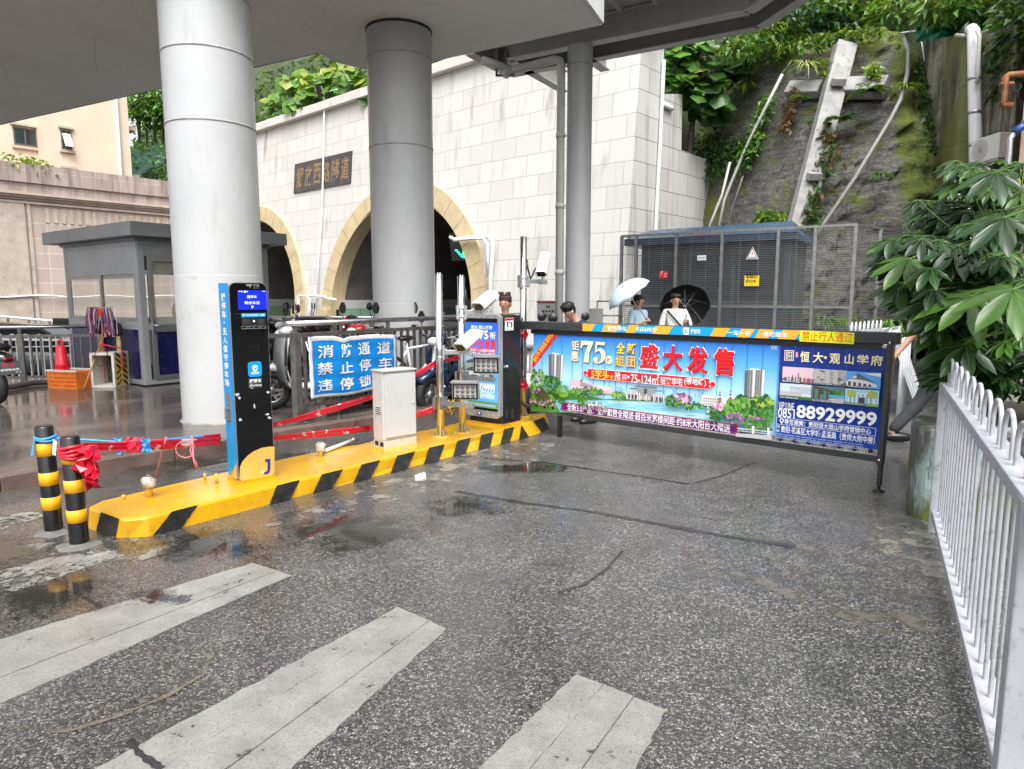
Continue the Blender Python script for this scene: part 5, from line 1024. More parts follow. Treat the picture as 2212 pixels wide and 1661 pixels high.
k.rect(gfp, *AQ(500, 1374, 806, 1404), sr); k.fit('5字头起抢 75-124㎡轻奢华宅(带地暖)', gfp, *AQ(512, 1378, 798, 1400), sw, .01); k.rect(gfp, *AQ(500, 1412, 812, 1440), pr_purple); k.fit('全屋飘窗全赠送·超百米宽楼间距', gfp, *AQ(512, 1416, 804, 1436), sw, .005)
for i, (x, y) in enumerate(((470, 1450), (640, 1450), (470, 1536), (640, 1536), (470, 1620), (640, 1620))):
 k.rect(gfp, *AQ(x, y, x + 158, y + 78), flat('lit_photo%d' % (i % 3), ((.3, .45, .6), (.55, .58, .6), (.25, .36, .3))[i % 3], .4, 0, .1)); k.poly(gfp, [q3(x + 6, y + 72), q3(x + 150, y + 72), q3(x + 140, y + 40), q3(x + 80, y + 28), q3(x + 20, y + 44)], flat('lit_dark', (.07, .08, .1)))
k.fit('88929999', gfp, *bx_(q5, 1424, 766, 1562, 812), sw, .02); k.frame(gfp, *bx_(q5, 1432, 820, 1562, 834), .0015, sw); k.fit('贵阳恒大观山学府营销中心', gfp, *bx_(q5, 1438, 822, 1556, 832), sw, .002); k.fit('贵阳·花溪区大学城·孟溪路', gfp, *bx_(q5, 1434, 838, 1560, 850), sw, .002)
k.rect(gfp, ax0, az0, ax1, q5(1480, 872)[1], flat('lit_lawn', (.16, .35, .12))); k.rect(gfp, ax0 + .05, az0 + .015, ax1 - .03, q5(1480, 888)[1], flat('lit_lake', (.3, .6, .8))); adc.part('advert', k, parent=scn)
k = MB(); lx, lz = q5(1460, 955); k.poly(gfp, [(lx - .035, lz - .008), (lx + .035, lz - .008), (lx + .033, lz + .014), (lx + .012, lz + .03), (lx - .012, lz + .03), (lx - .03, lz + .012)], pr_navy); k.disc(gfp, lx, lz + .012, .012, sw, 14); k.fit('P', gfp, lx - .005, lz + .004, lx + .006, lz + .02, pr_navy, .02); k.fit('SMART PARKING', gfp, lx - .06, lz - .03, lx + .06, lz - .018, pr_navy, .012); adc.part('logo', k, parent=bez)
gs_ = frame(O_ + du * DW, -dnn, Z); son = onto(O_ + du * DW, -dnn, Z); s3 = lambda x, y: son(*r3(x, y)); gsp = lambda x, y, n=0: gs_(x, y, .001 + n); k = MB(); x0, y0, x1, y1 = bx_(s3, 884, 1026, 978, 1170); k.rect(gsp, x0, y0, x1, y1, pr_white); k.rect(gsp, x0 + .004, y1 - .03, x1 - .004, y1 - .004, pr_red); k.fit('WARNING', gsp, x0 + .012, y1 - .024, x1 - .012, y1 - .01, pr_black, .02)
w_, h_ = x1 - x0, y1 - y0; P = lambda u, v: (x0 + w_ * u, y0 + h_ * v); k.disc(gsp, *P(.3, .6), w_ * .07, pr_black, 12); k.poly(gsp, [P(.22, .54), P(.36, .54), P(.4, .36), P(.5, .24), P(.44, .22), P(.34, .34), P(.3, .34), P(.24, .2), P(.18, .22), P(.25, .38)], pr_black); k.poly(gsp, [P(.7, .22), P(.84, .22), P(.84, .66), P(.7, .66)], pr_black); k.poly(gsp, [P(.2, .72), P(.68, .56), P(.7, .6), P(.22, .76)], pr_black); k.fit('小心栏杆', gsp, *P(.14, .05), *P(.86, .15), pr_blue, .02); adc.part('warning_label', k)
k = MB()
for i in range(2):
 for j in range(6): x_, z_ = s3(905 + 0, 0)[0], 0
lv_ = lambda x, y: son(*c5(x, y))
for xx in (1612, 1650):
 for j in range(6): a = lv_(xx, 938 + j * 9); k.prism([(a[0], a[1]), (a[0] + .045, a[1] + .004), (a[0] + .045, a[1] + .009), (a[0], a[1] + .005)], flat('slot_edge', (.12, .12, .13), .3, .5), gs_, 0, .004)
adc.part('louvre', k); a = lv_(1612, 656); k = MB(); k.box(gs_(a[0], a[1], .015), (.05, .03, .03), steel, Matrix.Rotation(math.atan2(dnn.y, dnn.x), 3, 'Z')); k.lathe(gs_(a[0] + .0, a[1], .03), [(0, .01), (.012, .01), (.012, 0)], polish, 12, du); adc.part('lock', k)
k = MB(); k.box(O_ + du * DW / 2 - dnn * DD / 2 + Z * .012, (DW + .03, DD + .03, .026), ylw, Matrix.Rotation(math.atan2(du.y, du.x), 3, 'Z')); adc.part('plinth', k)
# ================================================================= ADVERTISING GATE
GA, GB = Vector((.1, 7.8, 0)), Vector((2.93, 5.29, 0)); gu = (GB - GA).normalized(); GL = (GB - GA).length; gn = gu.cross(Z)
ga = frame(GA, gu, Z); gon6 = onto(GA, gu, Z); c6 = crop(2000, 1150, 3700, 2212); c3 = crop(2080, 1300, 2900, 2212); c4 = crop(2850, 1300, 3700, 2212)
Q6 = lambda x, y: gon6(*c6(x, y)); Q3 = lambda x, y: gon6(*c3(x, y)); Q4 = lambda x, y: gon6(*c4(x, y))
gate = T('barrier_gate', 'dark grey folding gate arm carrying a wide blue property advert', 'barrier gate', (GA + GB) / 2); gm = M('gate_dark_metal', (.045, .05, .052), .38, .25, .1, 4, grime=.15, gcol=(.12, .12, .12), gs=12)
def gbox(x0, z0, x1, z1, n0, n1, mat=gm): k = MB(); k.prism([(x0, z0), (x1, z0), (x1, z1), (x0, z1)], mat, ga, n0, n1); return k
tz1, tz0 = Q6(2070, 236)[1], Q6(2070, 298)[1]; xr_ = Q6(2078, 260)[0]
beam = gate.part('top_beam', gbox(-.02, tz0, xr_, tz1, -.09, 0), bev=.006); x0 = Q6(165, 230)[0]
gate.part('beam_channel', gbox(x0 - .03, tz0 - .045, xr_ - .12, tz0 - .002, -.07, -.02, M('channel_black', (.012, .012, .013), .4)))
sx0, sx1 = Q6(430, 190)[0], Q6(1565, 250)[0]; gft = lambda x, y, n=0: ga(x, y, .0005 + n); k = MB(); k.rect(gft, sx0, tz0 + .008, sx1, tz1 - .006, pr_cyan); orr = flat('strip_orange', (.88, .42, .03))
for xa, xb in ((430, 490), (540, 620), (666, 716), (805, 893), (1110, 1190), (1250, 1320), (1345, 1420), (1465, 1560)):
 a, b = Q6(xa, 200)[0], Q6(xb, 200)[0]; h = tz1 - tz0 - .014; s_ = .035
 if xa == 430: pts = [(a, tz0 + .008), (b - s_, tz0 + .008), (b + s_ - .02, tz0 + .008 + h), (a, tz0 + .008 + h)]
 else: pts = [(a - s_ + .01, tz0 + .008), (b - s_, tz0 + .008), (b + s_ - .02, tz0 + .008 + h), (a + s_ - .02, tz0 + .008 + h)]
 k.poly(gft, pts, orr)
zc_ = (tz0 + tz1) / 2
for tx, xa, xb in (('智慧停车', 560, 660), ('扫码缴费', 710, 818), ('捷停车', 994, 1045), ('一车一杆', 1186, 1310), ('请勿跟车', 1372, 1500)): k.fit(tx, gft, Q6(xa, 200)[0], zc_ - .024, Q6(xb, 220)[0], zc_ + .024, pr_white, .014)
a, b = Q6(955, 210)[0], Q6(985, 215)[0]; k.poly(gft, rounded(a, zc_ - .033, b, zc_ + .033, .008), pr_white); m_ = (a + b) / 2; k.disc(gft, m_, zc_ + .006, .015, pr_cyan, 14); k.poly(gft, [(m_ - .01, zc_ - .002), (m_, zc_ - .022), (m_ + .01, zc_ - .002)], pr_cyan); k.disc(gft, m_, zc_ + .007, .009, pr_white, 12); k.fit('P', gft, m_ - .004, zc_ + .001, m_ + .005, zc_ + .013, pr_cyan, .02); gate.part('reflective_strip', k, parent=beam)
k = MB(); a = Q6(1562, 218); b = Q6(1842, 292); lime = flat('lime_label', (.72, .8, .01)); k.prism([(a[0], b[1] + .0), (b[0], b[1] - .004), (b[0], tz1 - .01), (a[0], tz1 - .004)], lime, ga, .001, .003); gl_ = lambda x, y, n=0: ga(x, y, .0035 + n); k.fit('禁止行人通过', gl_, *bx_(Q6, 1572, 234, 1838, 276), flat('label_red', (.72, .05, .01)), .004); gate.part('warning_label', k, parent=beam)
px0, pz1 = Q6(165, 232); px1 = Q6(2005, 320)[0]; pz0 = Q6(1968, 848)[1]; pz1 = Q6(2005, 316)[1]; lx = Q6(1452, 300)[0]
sky_p = m_grad('advert_sky_print', (.42, .74, .95), (.015, .16, .62), pz0 + .35, pz1, 0, (.12, .46, .88)); k = MB(); k.prism([(px0, pz0), (px1, pz0), (px1, pz1), (px0, pz1)], sky_p, ga, -.05, -.03); adp = gate.part('advert_panel', k); pfr = lambda x, y, n=0: ga(x, y, -.0295 + n)
# --- the printed picture
k = MB(); rr = random.Random(5); gr = [flat('pg%d' % i, c) for i, c in enumerate(((.02, .09, .025), (.04, .17, .03), (.1, .3, .04), (.22, .42, .06), (.4, .5, .08), (.06, .14, .1)))]; pk = [flat('pp%d' % i, c) for i, c in enumerate(((.5, .2, .36), (.7, .4, .55), (.25, .12, .3), (.8, .62, .72)))]; st_ = [flat('ps%d' % i, c) for i, c in enumerate(((.12, .13, .15), (.3, .3, .31), (.5, .5, .5), (.72, .72, .74), (.05, .055, .065)))]
brn = flat('print_brown', (.1, .05, .03)); brick = flat('print_brick', (.35, .13, .09)); lake1, lake2, lake3 = flat('lake_a', (.5, .82, .9)), flat('lake_b', (.25, .66, .82)), flat('lake_c', (.1, .45, .66)); hazec = flat('far_city', (.3, .5, .72)); tan = flat('print_tan', (.6, .5, .4))
def clump(Q, x0, y0, x1, y1, n, cols, s):
 (xa, za), (xb, zb) = Q(x0, y1), Q(x1, y0); cx, cz, wx, wz = (xa + xb) / 2, (za + zb) / 2, abs(xb - xa) / 2, abs(zb - za) / 2
 nl = k.lay(); steps = [cols[0]] * (n // 4) + [rr.choice(cols) for _ in range(n)]
 for i, c in enumerate(steps):
  t, q = rr.uniform(0, 6.28), math.sqrt(rr.random()); x, z = cx + wx * q * math.cos(t), cz + wz * q * math.sin(t); r = s * rr.uniform(.5, 1.3) * (1.6 if i < n // 4 else 1); nl += .000004; m = 7
  k.add([pfr(min(max(x + r * math.cos(6.28 * j / m) * rr.uniform(.6, 1.2), px0 + .002), lx), max(z + r * math.sin(6.28 * j / m) * rr.uniform(.6, 1.2), pz0 + .002), nl) for j in range(m)], [list(range(m))], c)
 k.n = nl
pg = lambda Q, pts, c: k.poly(pfr, [Q(*p) for p in pts], c)
for x, h in ((470, 45), (485, 60), (500, 50), (950, 120), (975, 60), (1030, 70), (1050, 60), (1070, 72), (1090, 50), (1545, 60), (1640, 70), (1660, 60), (1880, 40), (1920, 110), (1945, 60)): yb = 700 + (x - 470) * .055; pg(Q3, [(x - 8, yb), (x + 8, yb), (x + 8, yb - h), (x - 8, yb - h)], hazec)
def tower(Q, tl, tr, br, bl, cols, rows):
 P = [Vector(Q(*p)) for p in (bl, br, tr, tl)]; k.poly(pfr, [tuple(p) for p in P], st_[2]); f = lambda u, v: tuple(P[0].lerp(P[1], u).lerp(P[3].lerp(P[2], u), v)); k.poly(pfr, [f(0, 0), f(.16, 0), f(.16, .97), f(0, .97)], st_[0]); k.poly(pfr, [f(.2, .98), f(.75, .98), f(.7, 1.04), f(.25, 1.04)], st_[3]); k.poly(pfr, [f(.42, 0), f(.52, 0), f(.52, 1), f(.42, 1)], st_[3]); k.poly(pfr, [f(.88, 0), f(1, 0), f(1, 1), f(.88, 1)], st_[3]); n = k.lay()
 for j in range(rows):
  for c_ in cols: a, b, c, d = f(c_, (j + .18) / rows), f(c_ + .085, (j + .18) / rows), f(c_ + .085, (j + .72) / rows), f(c_, (j + .72) / rows); k.add([pfr(*q, n) for q in (a, b, c, d)], [(0, 1, 2, 3)], st_[4])
tower(Q3, (298, 305), (452, 325), (440, 612), (297, 570), (.18, .3, .55, .66, .78), 22); tower(Q4, (330, 462), (538, 470), (520, 745), (318, 765), (.18, .3, .55, .66, .78), 24)
pg(Q3, [(535, 582), (580, 580), (800, 650), (1000, 690), (1000, 745), (535, 735)], flat('mall_pink', (.66, .5, .58))); pg(Q3, [(640, 610), (770, 655), (772, 690), (640, 660)], flat('mall_mauve', (.4, .28, .42))); pg(Q3, [(800, 650), (1000, 690), (900, 712)], pk[3]); pg(Q3, [(545, 660), (620, 665), (620, 690), (545, 685)], st_[3]); a_ = Q3(652, 600); k.disc(pfr, a_[0], a_[1], .014, brick, 10)
pg(Q3, [(110, 700), (560, 730), (900, 800), (1200, 790), (1600, 830), (2212, 880), (2212, 1000), (440, 950), (110, 930)], gr[2])
pg(Q3, [(380, 810), (620, 812), (900, 812), (1600, 828), (2100, 900), (2200, 1000), (2212, 1060), (1500, 1010), (930, 900), (430, 945), (380, 860)], lake2); pg(Q3, [(930, 818), (1560, 826), (1700, 850), (1300, 862), (960, 850)], lake1); pg(Q3, [(1100, 905), (1900, 950), (2150, 1010), (1700, 1000)], lake1)
for i in range(34): x, y = rr.uniform(900, 2050), rr.uniform(835, 980); pg(Q3, [(x, y), (x + rr.uniform(40, 160), y + 8), (x + 60, y + 12)], rr.choice((lake1, lake3, lake1)))
# palace-like villa
pg(Q3, [(1150, 712), (1560, 750), (1555, 822), (1145, 800)], st_[2]); pg(Q3, [(1240, 655), (1480, 672), (1478, 684), (1236, 668)], st_[0]); pg(Q3, [(1275, 668), (1450, 682), (1450, 812), (1270, 806)], st_[1]); pg(Q3, [(1185, 676), (1275, 682), (1275, 694), (1182, 690)], st_[0]); pg(Q3, [(1450, 702), (1535, 708), (1535, 720), (1450, 714)], st_[0])
for x in (1170, 1205, 1240, 1300, 1340, 1380, 1420, 1470, 1505, 1535): y = 735 + (x - 1170) * .1; pg(Q3, [(x, y + 10), (x + 20, y + 12), (x + 20, y + 58), (x, y + 56)], st_[4] if x not in (1300, 1340, 1380) else tan)
for x in (1150, 1192, 1268, 1290, 1362, 1440, 1490, 1548): y = 728 + (x - 1150) * .1; pg(Q3, [(x, y - 12), (x + 10, y - 11), (x + 10, y + 74), (x, y + 72)], st_[3])
pg(Q3, [(1345, 684), (1372, 686), (1372, 740), (1345, 738)], st_[4])
# school-like brick building with two clock turrets
pg(Q3, [(1968, 755), (2212, 780), (2212, 880), (1962, 866)], st_[3]); pg(Q4, [(0, 752), (330, 735), (326, 800), (0, 860)], st_[3])
for i in range(8):
 for j in range(3): x = 1985 + i * 25; y = 782 + j * 28 + (x - 1985) * .05; pg(Q3, [(x, y), (x + 13, y + 1), (x + 13, y + 16), (x, y + 15)], st_[1] if j else brick)
for i in range(7): x = 215 + i * 16; pg(Q4, [(x, 764 - i), (x + 9, 763 - i), (x + 9, 800), (x, 802)], brick)
for Qq, x, y in ((Q4, 90, 690), (Q4, 200, 685)): pg(Qq, [(x - 14, y + 22), (x + 12, y + 22), (x + 10, y + 150), (x - 15, y + 152)], brick); pg(Qq, [(x - 14, y + 14), (x + 12, y + 14), (x + 12, y + 62), (x - 14, y + 62)], st_[3]); pg(Qq, [(x - 14, y + 15), (x + 12, y + 15), (x, y - 8)], st_[0]); a_ = Qq(x - 1, y + 36); k.disc(pfr, a_[0], a_[1], .01, st_[4], 10)
# trees, pavilion and flower beds
for a in ((118, 478, 295, 690, 60, [gr[5], gr[1], gr[3], st_[2]], .022), (280, 560, 445, 740, 60, [gr[0], gr[1], gr[2]], .02), (420, 650, 535, 760, 40, [gr[2], gr[3]], .015), (560, 675, 660, 750, 34, [gr[1], gr[2], gr[3]], .014), (660, 675, 760, 790, 34, [gr[0], gr[2]], .013), (765, 670, 850, 745, 34, [gr[1], gr[2], gr[3]], .014), (840, 690, 915, 740, 22, [gr[1], gr[2]], .012), (112, 640, 195, 700, 22, [gr[2], gr[3]], .014), (112, 690, 215, 725, 26, [pk[2], pk[0], gr[0]], .01), (108, 735, 205, 800, 20, [gr[2], gr[1]], .012), (1005, 720, 1160, 795, 34, [gr[1], gr[3], gr[4]], .014), (1590, 750, 1690, 865, 40, [gr[0], gr[1], gr[2]], .016), (1680, 740, 1860, 830, 40, [pk[2], pk[1], brick, gr[0]], .014), (1740, 790, 1830, 835, 26, [pk[1], pk[3]], .012), (1680, 810, 2000, 890, 50, [gr[0], gr[2], gr[3]], .013), (2000, 890, 2212, 980, 30, [gr[1], gr[2], st_[2]], .014), (320, 750, 390, 830, 24, [gr[1], gr[3]], .012), (430, 800, 510, 840, 20, [gr[0], gr[1]], .01), (650, 795, 740, 860, 24, [gr[1], gr[2]], .012), (108, 800, 420, 860, 44, [pk[0], pk[1], pk[3], gr[1]], .011), (104, 850, 430, 930, 60, [gr[0], gr[1], gr[2], pk[0]], .013), (240, 870, 330, 930, 20, [st_[2], st_[3]], .012), (730, 820, 940, 895, 44, [st_[1], st_[3], st_[0], st_[3]], .011), (340, 900, 440, 950, 16, [st_[1], gr[0]], .012)): clump(Q3, *a)
for a in ((20, 820, 200, 880, 30, [pk[1], pk[0], pk[3]], .014), (150, 780, 250, 960, 40, [gr[2], gr[3]], .018), (200, 770, 500, 970, 110, [gr[0], gr[1], gr[2], gr[3]], .022), (430, 735, 660, 900, 90, [gr[0], gr[1], gr[2], gr[4]], .022), (500, 880, 655, 1000, 50, [gr[1], gr[2]], .018), (150, 955, 640, 1020, 60, [pk[2], gr[0], gr[5], pk[0]], .014), (300, 1000, 640, 1070, 50, [gr[1], gr[2]], .014), (-20, 900, 160, 970, 30, [gr[0], gr[1]], .014)): clump(Q4, *a)
for y, hw in ((672, 26), (708, 60), (745, 78)): pg(Q3, [(265 - hw, y + 28), (265 + hw, y + 34), (265 + hw * .4, y), (265 - hw * .4, y - 2)], brn)
for x in (220, 248, 282, 312): pg(Q3, [(x - 4, 760), (x + 4, 760), (x + 4, 830), (x - 4, 828)], brn)
for i in range(12): x = 280 + i * 31; pg(Q4, [(x, 1062 + i * 3), (x + 26, 1064 + i * 3), (x + 26, 1074 + i * 3), (x, 1072 + i * 3)], st_[3]); pg(Q4, [(x, 1086 + i * 3), (x + 26, 1088 + i * 3), (x + 26, 1098 + i * 3), (x, 1096 + i * 3)], st_[2])
for x in (452, 612): pg(Q4, [(x - 15, 1040 + (x - 452) * .1), (x + 12, 1042 + (x - 452) * .1), (x + 10, 1125 + (x - 452) * .1), (x - 16, 1122 + (x - 452) * .1)], st_[3])
pg(Q4, [(270, 1115), (645, 1140), (640, 1186), (270, 1150)], st_[2]); gate.part('picture_print', k, parent=adp); nb = .004
k = MB(); k.n = nb
pg(Q3, [(300, 92), (402, 97), (118, 472), (122, 350)], pr_red); a, b = Q3(148, 408), Q3(330, 128); rot = math.atan2(b[1] - a[1], b[0] - a[0]); k.line('童世界·学府里·双城核心', pfr, a[0], a[1], .055, pr_yellow, .01, rot=rot, sx=math.hypot(b[0] - a[0], b[1] - a[1]) / .55)
q3f = lambda *a: bx_(Q3, *a)
def big(tx, box, face_m, off, sh=.010, shm=None, ol=None):
 if ol is not None: k.fit(tx, pfr, box[0] - .008, box[1] - .014, box[2] + .014, box[3] + .008, ol, off)
 if shm is not None:
  for s in (1, .5): k.fit(tx, pfr, *box, shm, off + .005, dx=sh * s, dy=-sh * s)
 k.fit(tx, pfr, *box, face_m, off)
dkg = flat('print_shadow', (.12, .1, .08)); dkr = flat('print_dark_red', (.4, 0, .01)); org2 = flat('print_amber', (.95, .5, .08))
big('钜', q3f(540, 172, 622, 272), pr_cream, .015, .006, dkg); big('惠', q3f(536, 285, 618, 388), pr_cream, .015, .006, dkg)
# the large figures, with thick and thin strokes
def fig(pts, m): return [Q3(*p) for p in pts]
F7 = [(648, 168), (780, 178), (776, 200), (738, 290), (728, 408), (676, 400), (690, 310), (722, 218), (684, 214), (664, 218), (654, 252), (642, 250)]
F5 = [[(806, 180), (896, 190), (908, 178), (900, 222), (822, 212), (816, 262), (838, 254), (866, 256), (894, 272), (912, 306), (910, 352), (890, 392), (856, 414), (818, 416), (790, 402), (778, 380), (784, 356), (806, 346), (828, 358), (830, 380), (818, 396), (838, 402), (856, 390), (864, 356), (862, 310), (848, 282), (826, 282), (804, 300), (798, 296)]]
for sh, m in ((7, dkg), (3, dkg), (0, pr_cream)):
 k.poly(pfr, [Q3(x + sh, y + sh) for x, y in F7], m)
 for P5 in F5: k.poly(pfr, [Q3(x + sh, y + sh) for x, y in P5], m)
a = Q3(948, 378); k.disc(pfr, a[0], a[1], .042, pr_cream, 20); k.fit('折', pfr, *q3f(924, 352, 972, 402), dkg, .015)
for tx, b, m in (('全', (1028, 190, 1124, 306), pr_yellow), ('新', (1142, 200, 1246, 312), pr_yellow), ('组', (1022, 330, 1116, 440), org2), ('团', (1140, 342, 1236, 450), org2)): big(tx, q3f(*b), m, .02, .007, dkg)
for tx, Q, b in (('盛', Q3, (1282, 212, 1488, 462)), ('大', Q3, (1532, 228, 1748, 486)), ('发', Q3, (1792, 242, 2024, 508)), ('售', Q4, (0, 245, 220, 510))): big(tx, bx_(Q, *b), pr_red, .022, .01, dkr, pr_white)
x0, z0 = Q3(700, 565); x1, z1 = Q3(2080, 575); za, zb = Q3(1400, 632)[1], Q3(1400, 528)[1]; zm_ = (za + zb) / 2; hh = (zb - za) / 2
rib = lambda e: [(x0 - .03 - e, zm_), (x0 - .01 - e, zm_ + hh * .45), (x0 + .03, zm_ + hh * .5), (x0 + .04, zm_ + hh + e), (x1 - .04, zm_ + hh + e), (x1 - .03, zm_ + hh * .5), (x1 + .01 + e, zm_ + hh * .45), (x1 + .03 + e, zm_), (x1 + .01 + e, zm_ - hh * .45), (x1 - .03, zm_ - hh * .5), (x1 - .04, zm_ - hh - e), (x0 + .04, zm_ - hh - e), (x0 + .03, zm_ - hh * .5), (x0 - .01 - e, zm_ - hh * .45)]
k.poly(pfr, rib(.004), pr_white); k.poly(pfr, rib(0), pr_red)
k.fit('5字头', pfr, *q3f(762, 492, 962, 578), pr_yellow, .02); a = Q3(984, 562); k.disc(pfr, a[0], a[1], .017, pr_yellow, 14); k.fit('起', pfr, a[0] - .01, a[1] - .01, a[0] + .01, a[1] + .01, pr_red, .01); k.fit('抢', pfr, *q3f(1016, 506, 1086, 586), pr_white, .02); k.frame(pfr, *q3f(1098, 536, 1148, 584), .003, pr_white); k.fit('建筑', pfr, *q3f(1104, 542, 1142, 558), pr_white, .005); k.fit('面积', pfr, *q3f(1104, 562, 1142, 578), pr_white, .005); a = Q3(1168, 560); k.disc(pfr, a[0], a[1], .014, pr_white, 12)
k.fit('75-124㎡', pfr, *q3f(1194, 532, 1500, 622), pr_white, .012); k.fit('轻奢华宅', pfr, *q3f(1514, 574, 1752, 636), pr_white, .015); k.fit('(带地暖)', pfr, *q3f(1770, 582, 2008, 650), pr_white, .015)
for x in (722, 2050):
 for dy in (-.018, .018): a = Q3(x, 540 + (x - 722) * .05); k.ring(pfr, a[0], zm_ + dy, .006, .01, pr_white, 10)
xa, xb = Q3(448, 900)[0], Q4(272, 1080)[0]; za, zb = Q4(100, 1118)[1], Q4(100, 1012)[1]; k.poly(pfr, rounded(xa - .006, za - .006, xb + .006, zb + .006, .02, 3), tan); k.poly(pfr, rounded(xa, za, xb, zb, .02, 3), m_grad('ribbon_print', (.09, .005, .16), (.24, .012, .13), za, zb)); k.frame(pfr, xa + .014, za + .012, xb - .014, zb - .012, .002, pk[0])
zm2 = (za + zb) / 2; t0, t1 = Q3(508, 920)[0], Q4(186, 1080)[0]; k.fit('全新3.0产品：全屋飘窗全赠送·超百米宽楼间距·约8米大阳台大赠送', pfr, t0, zm2 - .042, t1, zm2 + .042, pr_white, .012); a = bx_(Q4, 612, 220, 676, 250); k.frame(pfr, *a, .002, pr_white); k.fit('广告', pfr, a[0] + .008, a[1] + .007, a[2] - .008, a[3] - .007, pr_white, .005)
gate.part('lettering', k, parent=adp)
k = MB(); k.n = nb; xl4 = Q4(692, 300)[0]; k.rect(pfr, xl4, pz0 + .001, px1 - .001, pz1 - .001, m_grad('navy_print', (.006, .075, .5), (.004, .02, .2), pz0, pz1)); f4 = lambda *a: bx_(Q4, *a)
lo = f4(736, 266, 838, 370); w_, h_ = lo[2] - lo[0], lo[3] - lo[1]; k.frame(pfr, *lo, w_ * .08, pr_cream); L = lambda u0, v0, u1, v1: k.rect(pfr, lo[0] + w_ * u0, lo[1] + h_ * v0, lo[0] + w_ * u1, lo[1] + h_ * v1, pr_cream)
for q in ((.18, .12, .25, .85), (.18, .78, .5, .85), (.32, .12, .39, .7), (.32, .64, .6, .7), (.5, .7, .56, .88), (.46, .3, .53, .56), (.46, .5, .84, .56), (.6, .78, .84, .85), (.77, .12, .84, .85), (.46, .12, .84, .18), (.6, .3, .68, .44)): L(*q)
k.poly(pfr, rounded(*f4(856, 278, 886, 340), .012), pr_red); k.fit('贵', pfr, *f4(860, 284, 882, 308), pr_white, .005); k.fit('阳', pfr, *f4(860, 312, 882, 336), pr_white, .005)
for tx, b in (('恒', (902, 278, 1006, 386)), ('大', (1034, 286, 1152, 394)), ('观', (1208, 300, 1326, 404)), ('山', (1366, 306, 1468, 406)), ('学', (1496, 312, 1622, 416)), ('府', (1638, 318, 1772, 424))): k.fit(tx, pfr, *f4(*b), pr_cream, .022)
a = Q4(1170, 340); k.disc(pfr, a[0], a[1], .012, pr_cream, 12)
phs = [((725, 432), (1050, 452), (1042, 618), (718, 594), '魔都童世界(待建)', (.75, .55, .62)), ((1058, 454), (1398, 476), (1390, 640), (1050, 616), '约7万方商业综合体(待建)', (.5, .47, .46)), ((1405, 477), (1762, 497), (1752, 668), (1396, 644), '环城快铁花溪站', (.12, .38, .8)), ((714, 600), (1040, 622), (1032, 784), (706, 758), '花溪区人民医院新址(待建)', (.55, .7, .85)), ((1048, 626), (1386, 648), (1378, 816), (1040, 788), '约2.2万方国风园林', (.1, .2, .2)), ((1394, 656), (1748, 676), (1738, 850), (1384, 818), '业主私宴会所', (.35, .62, .72))]
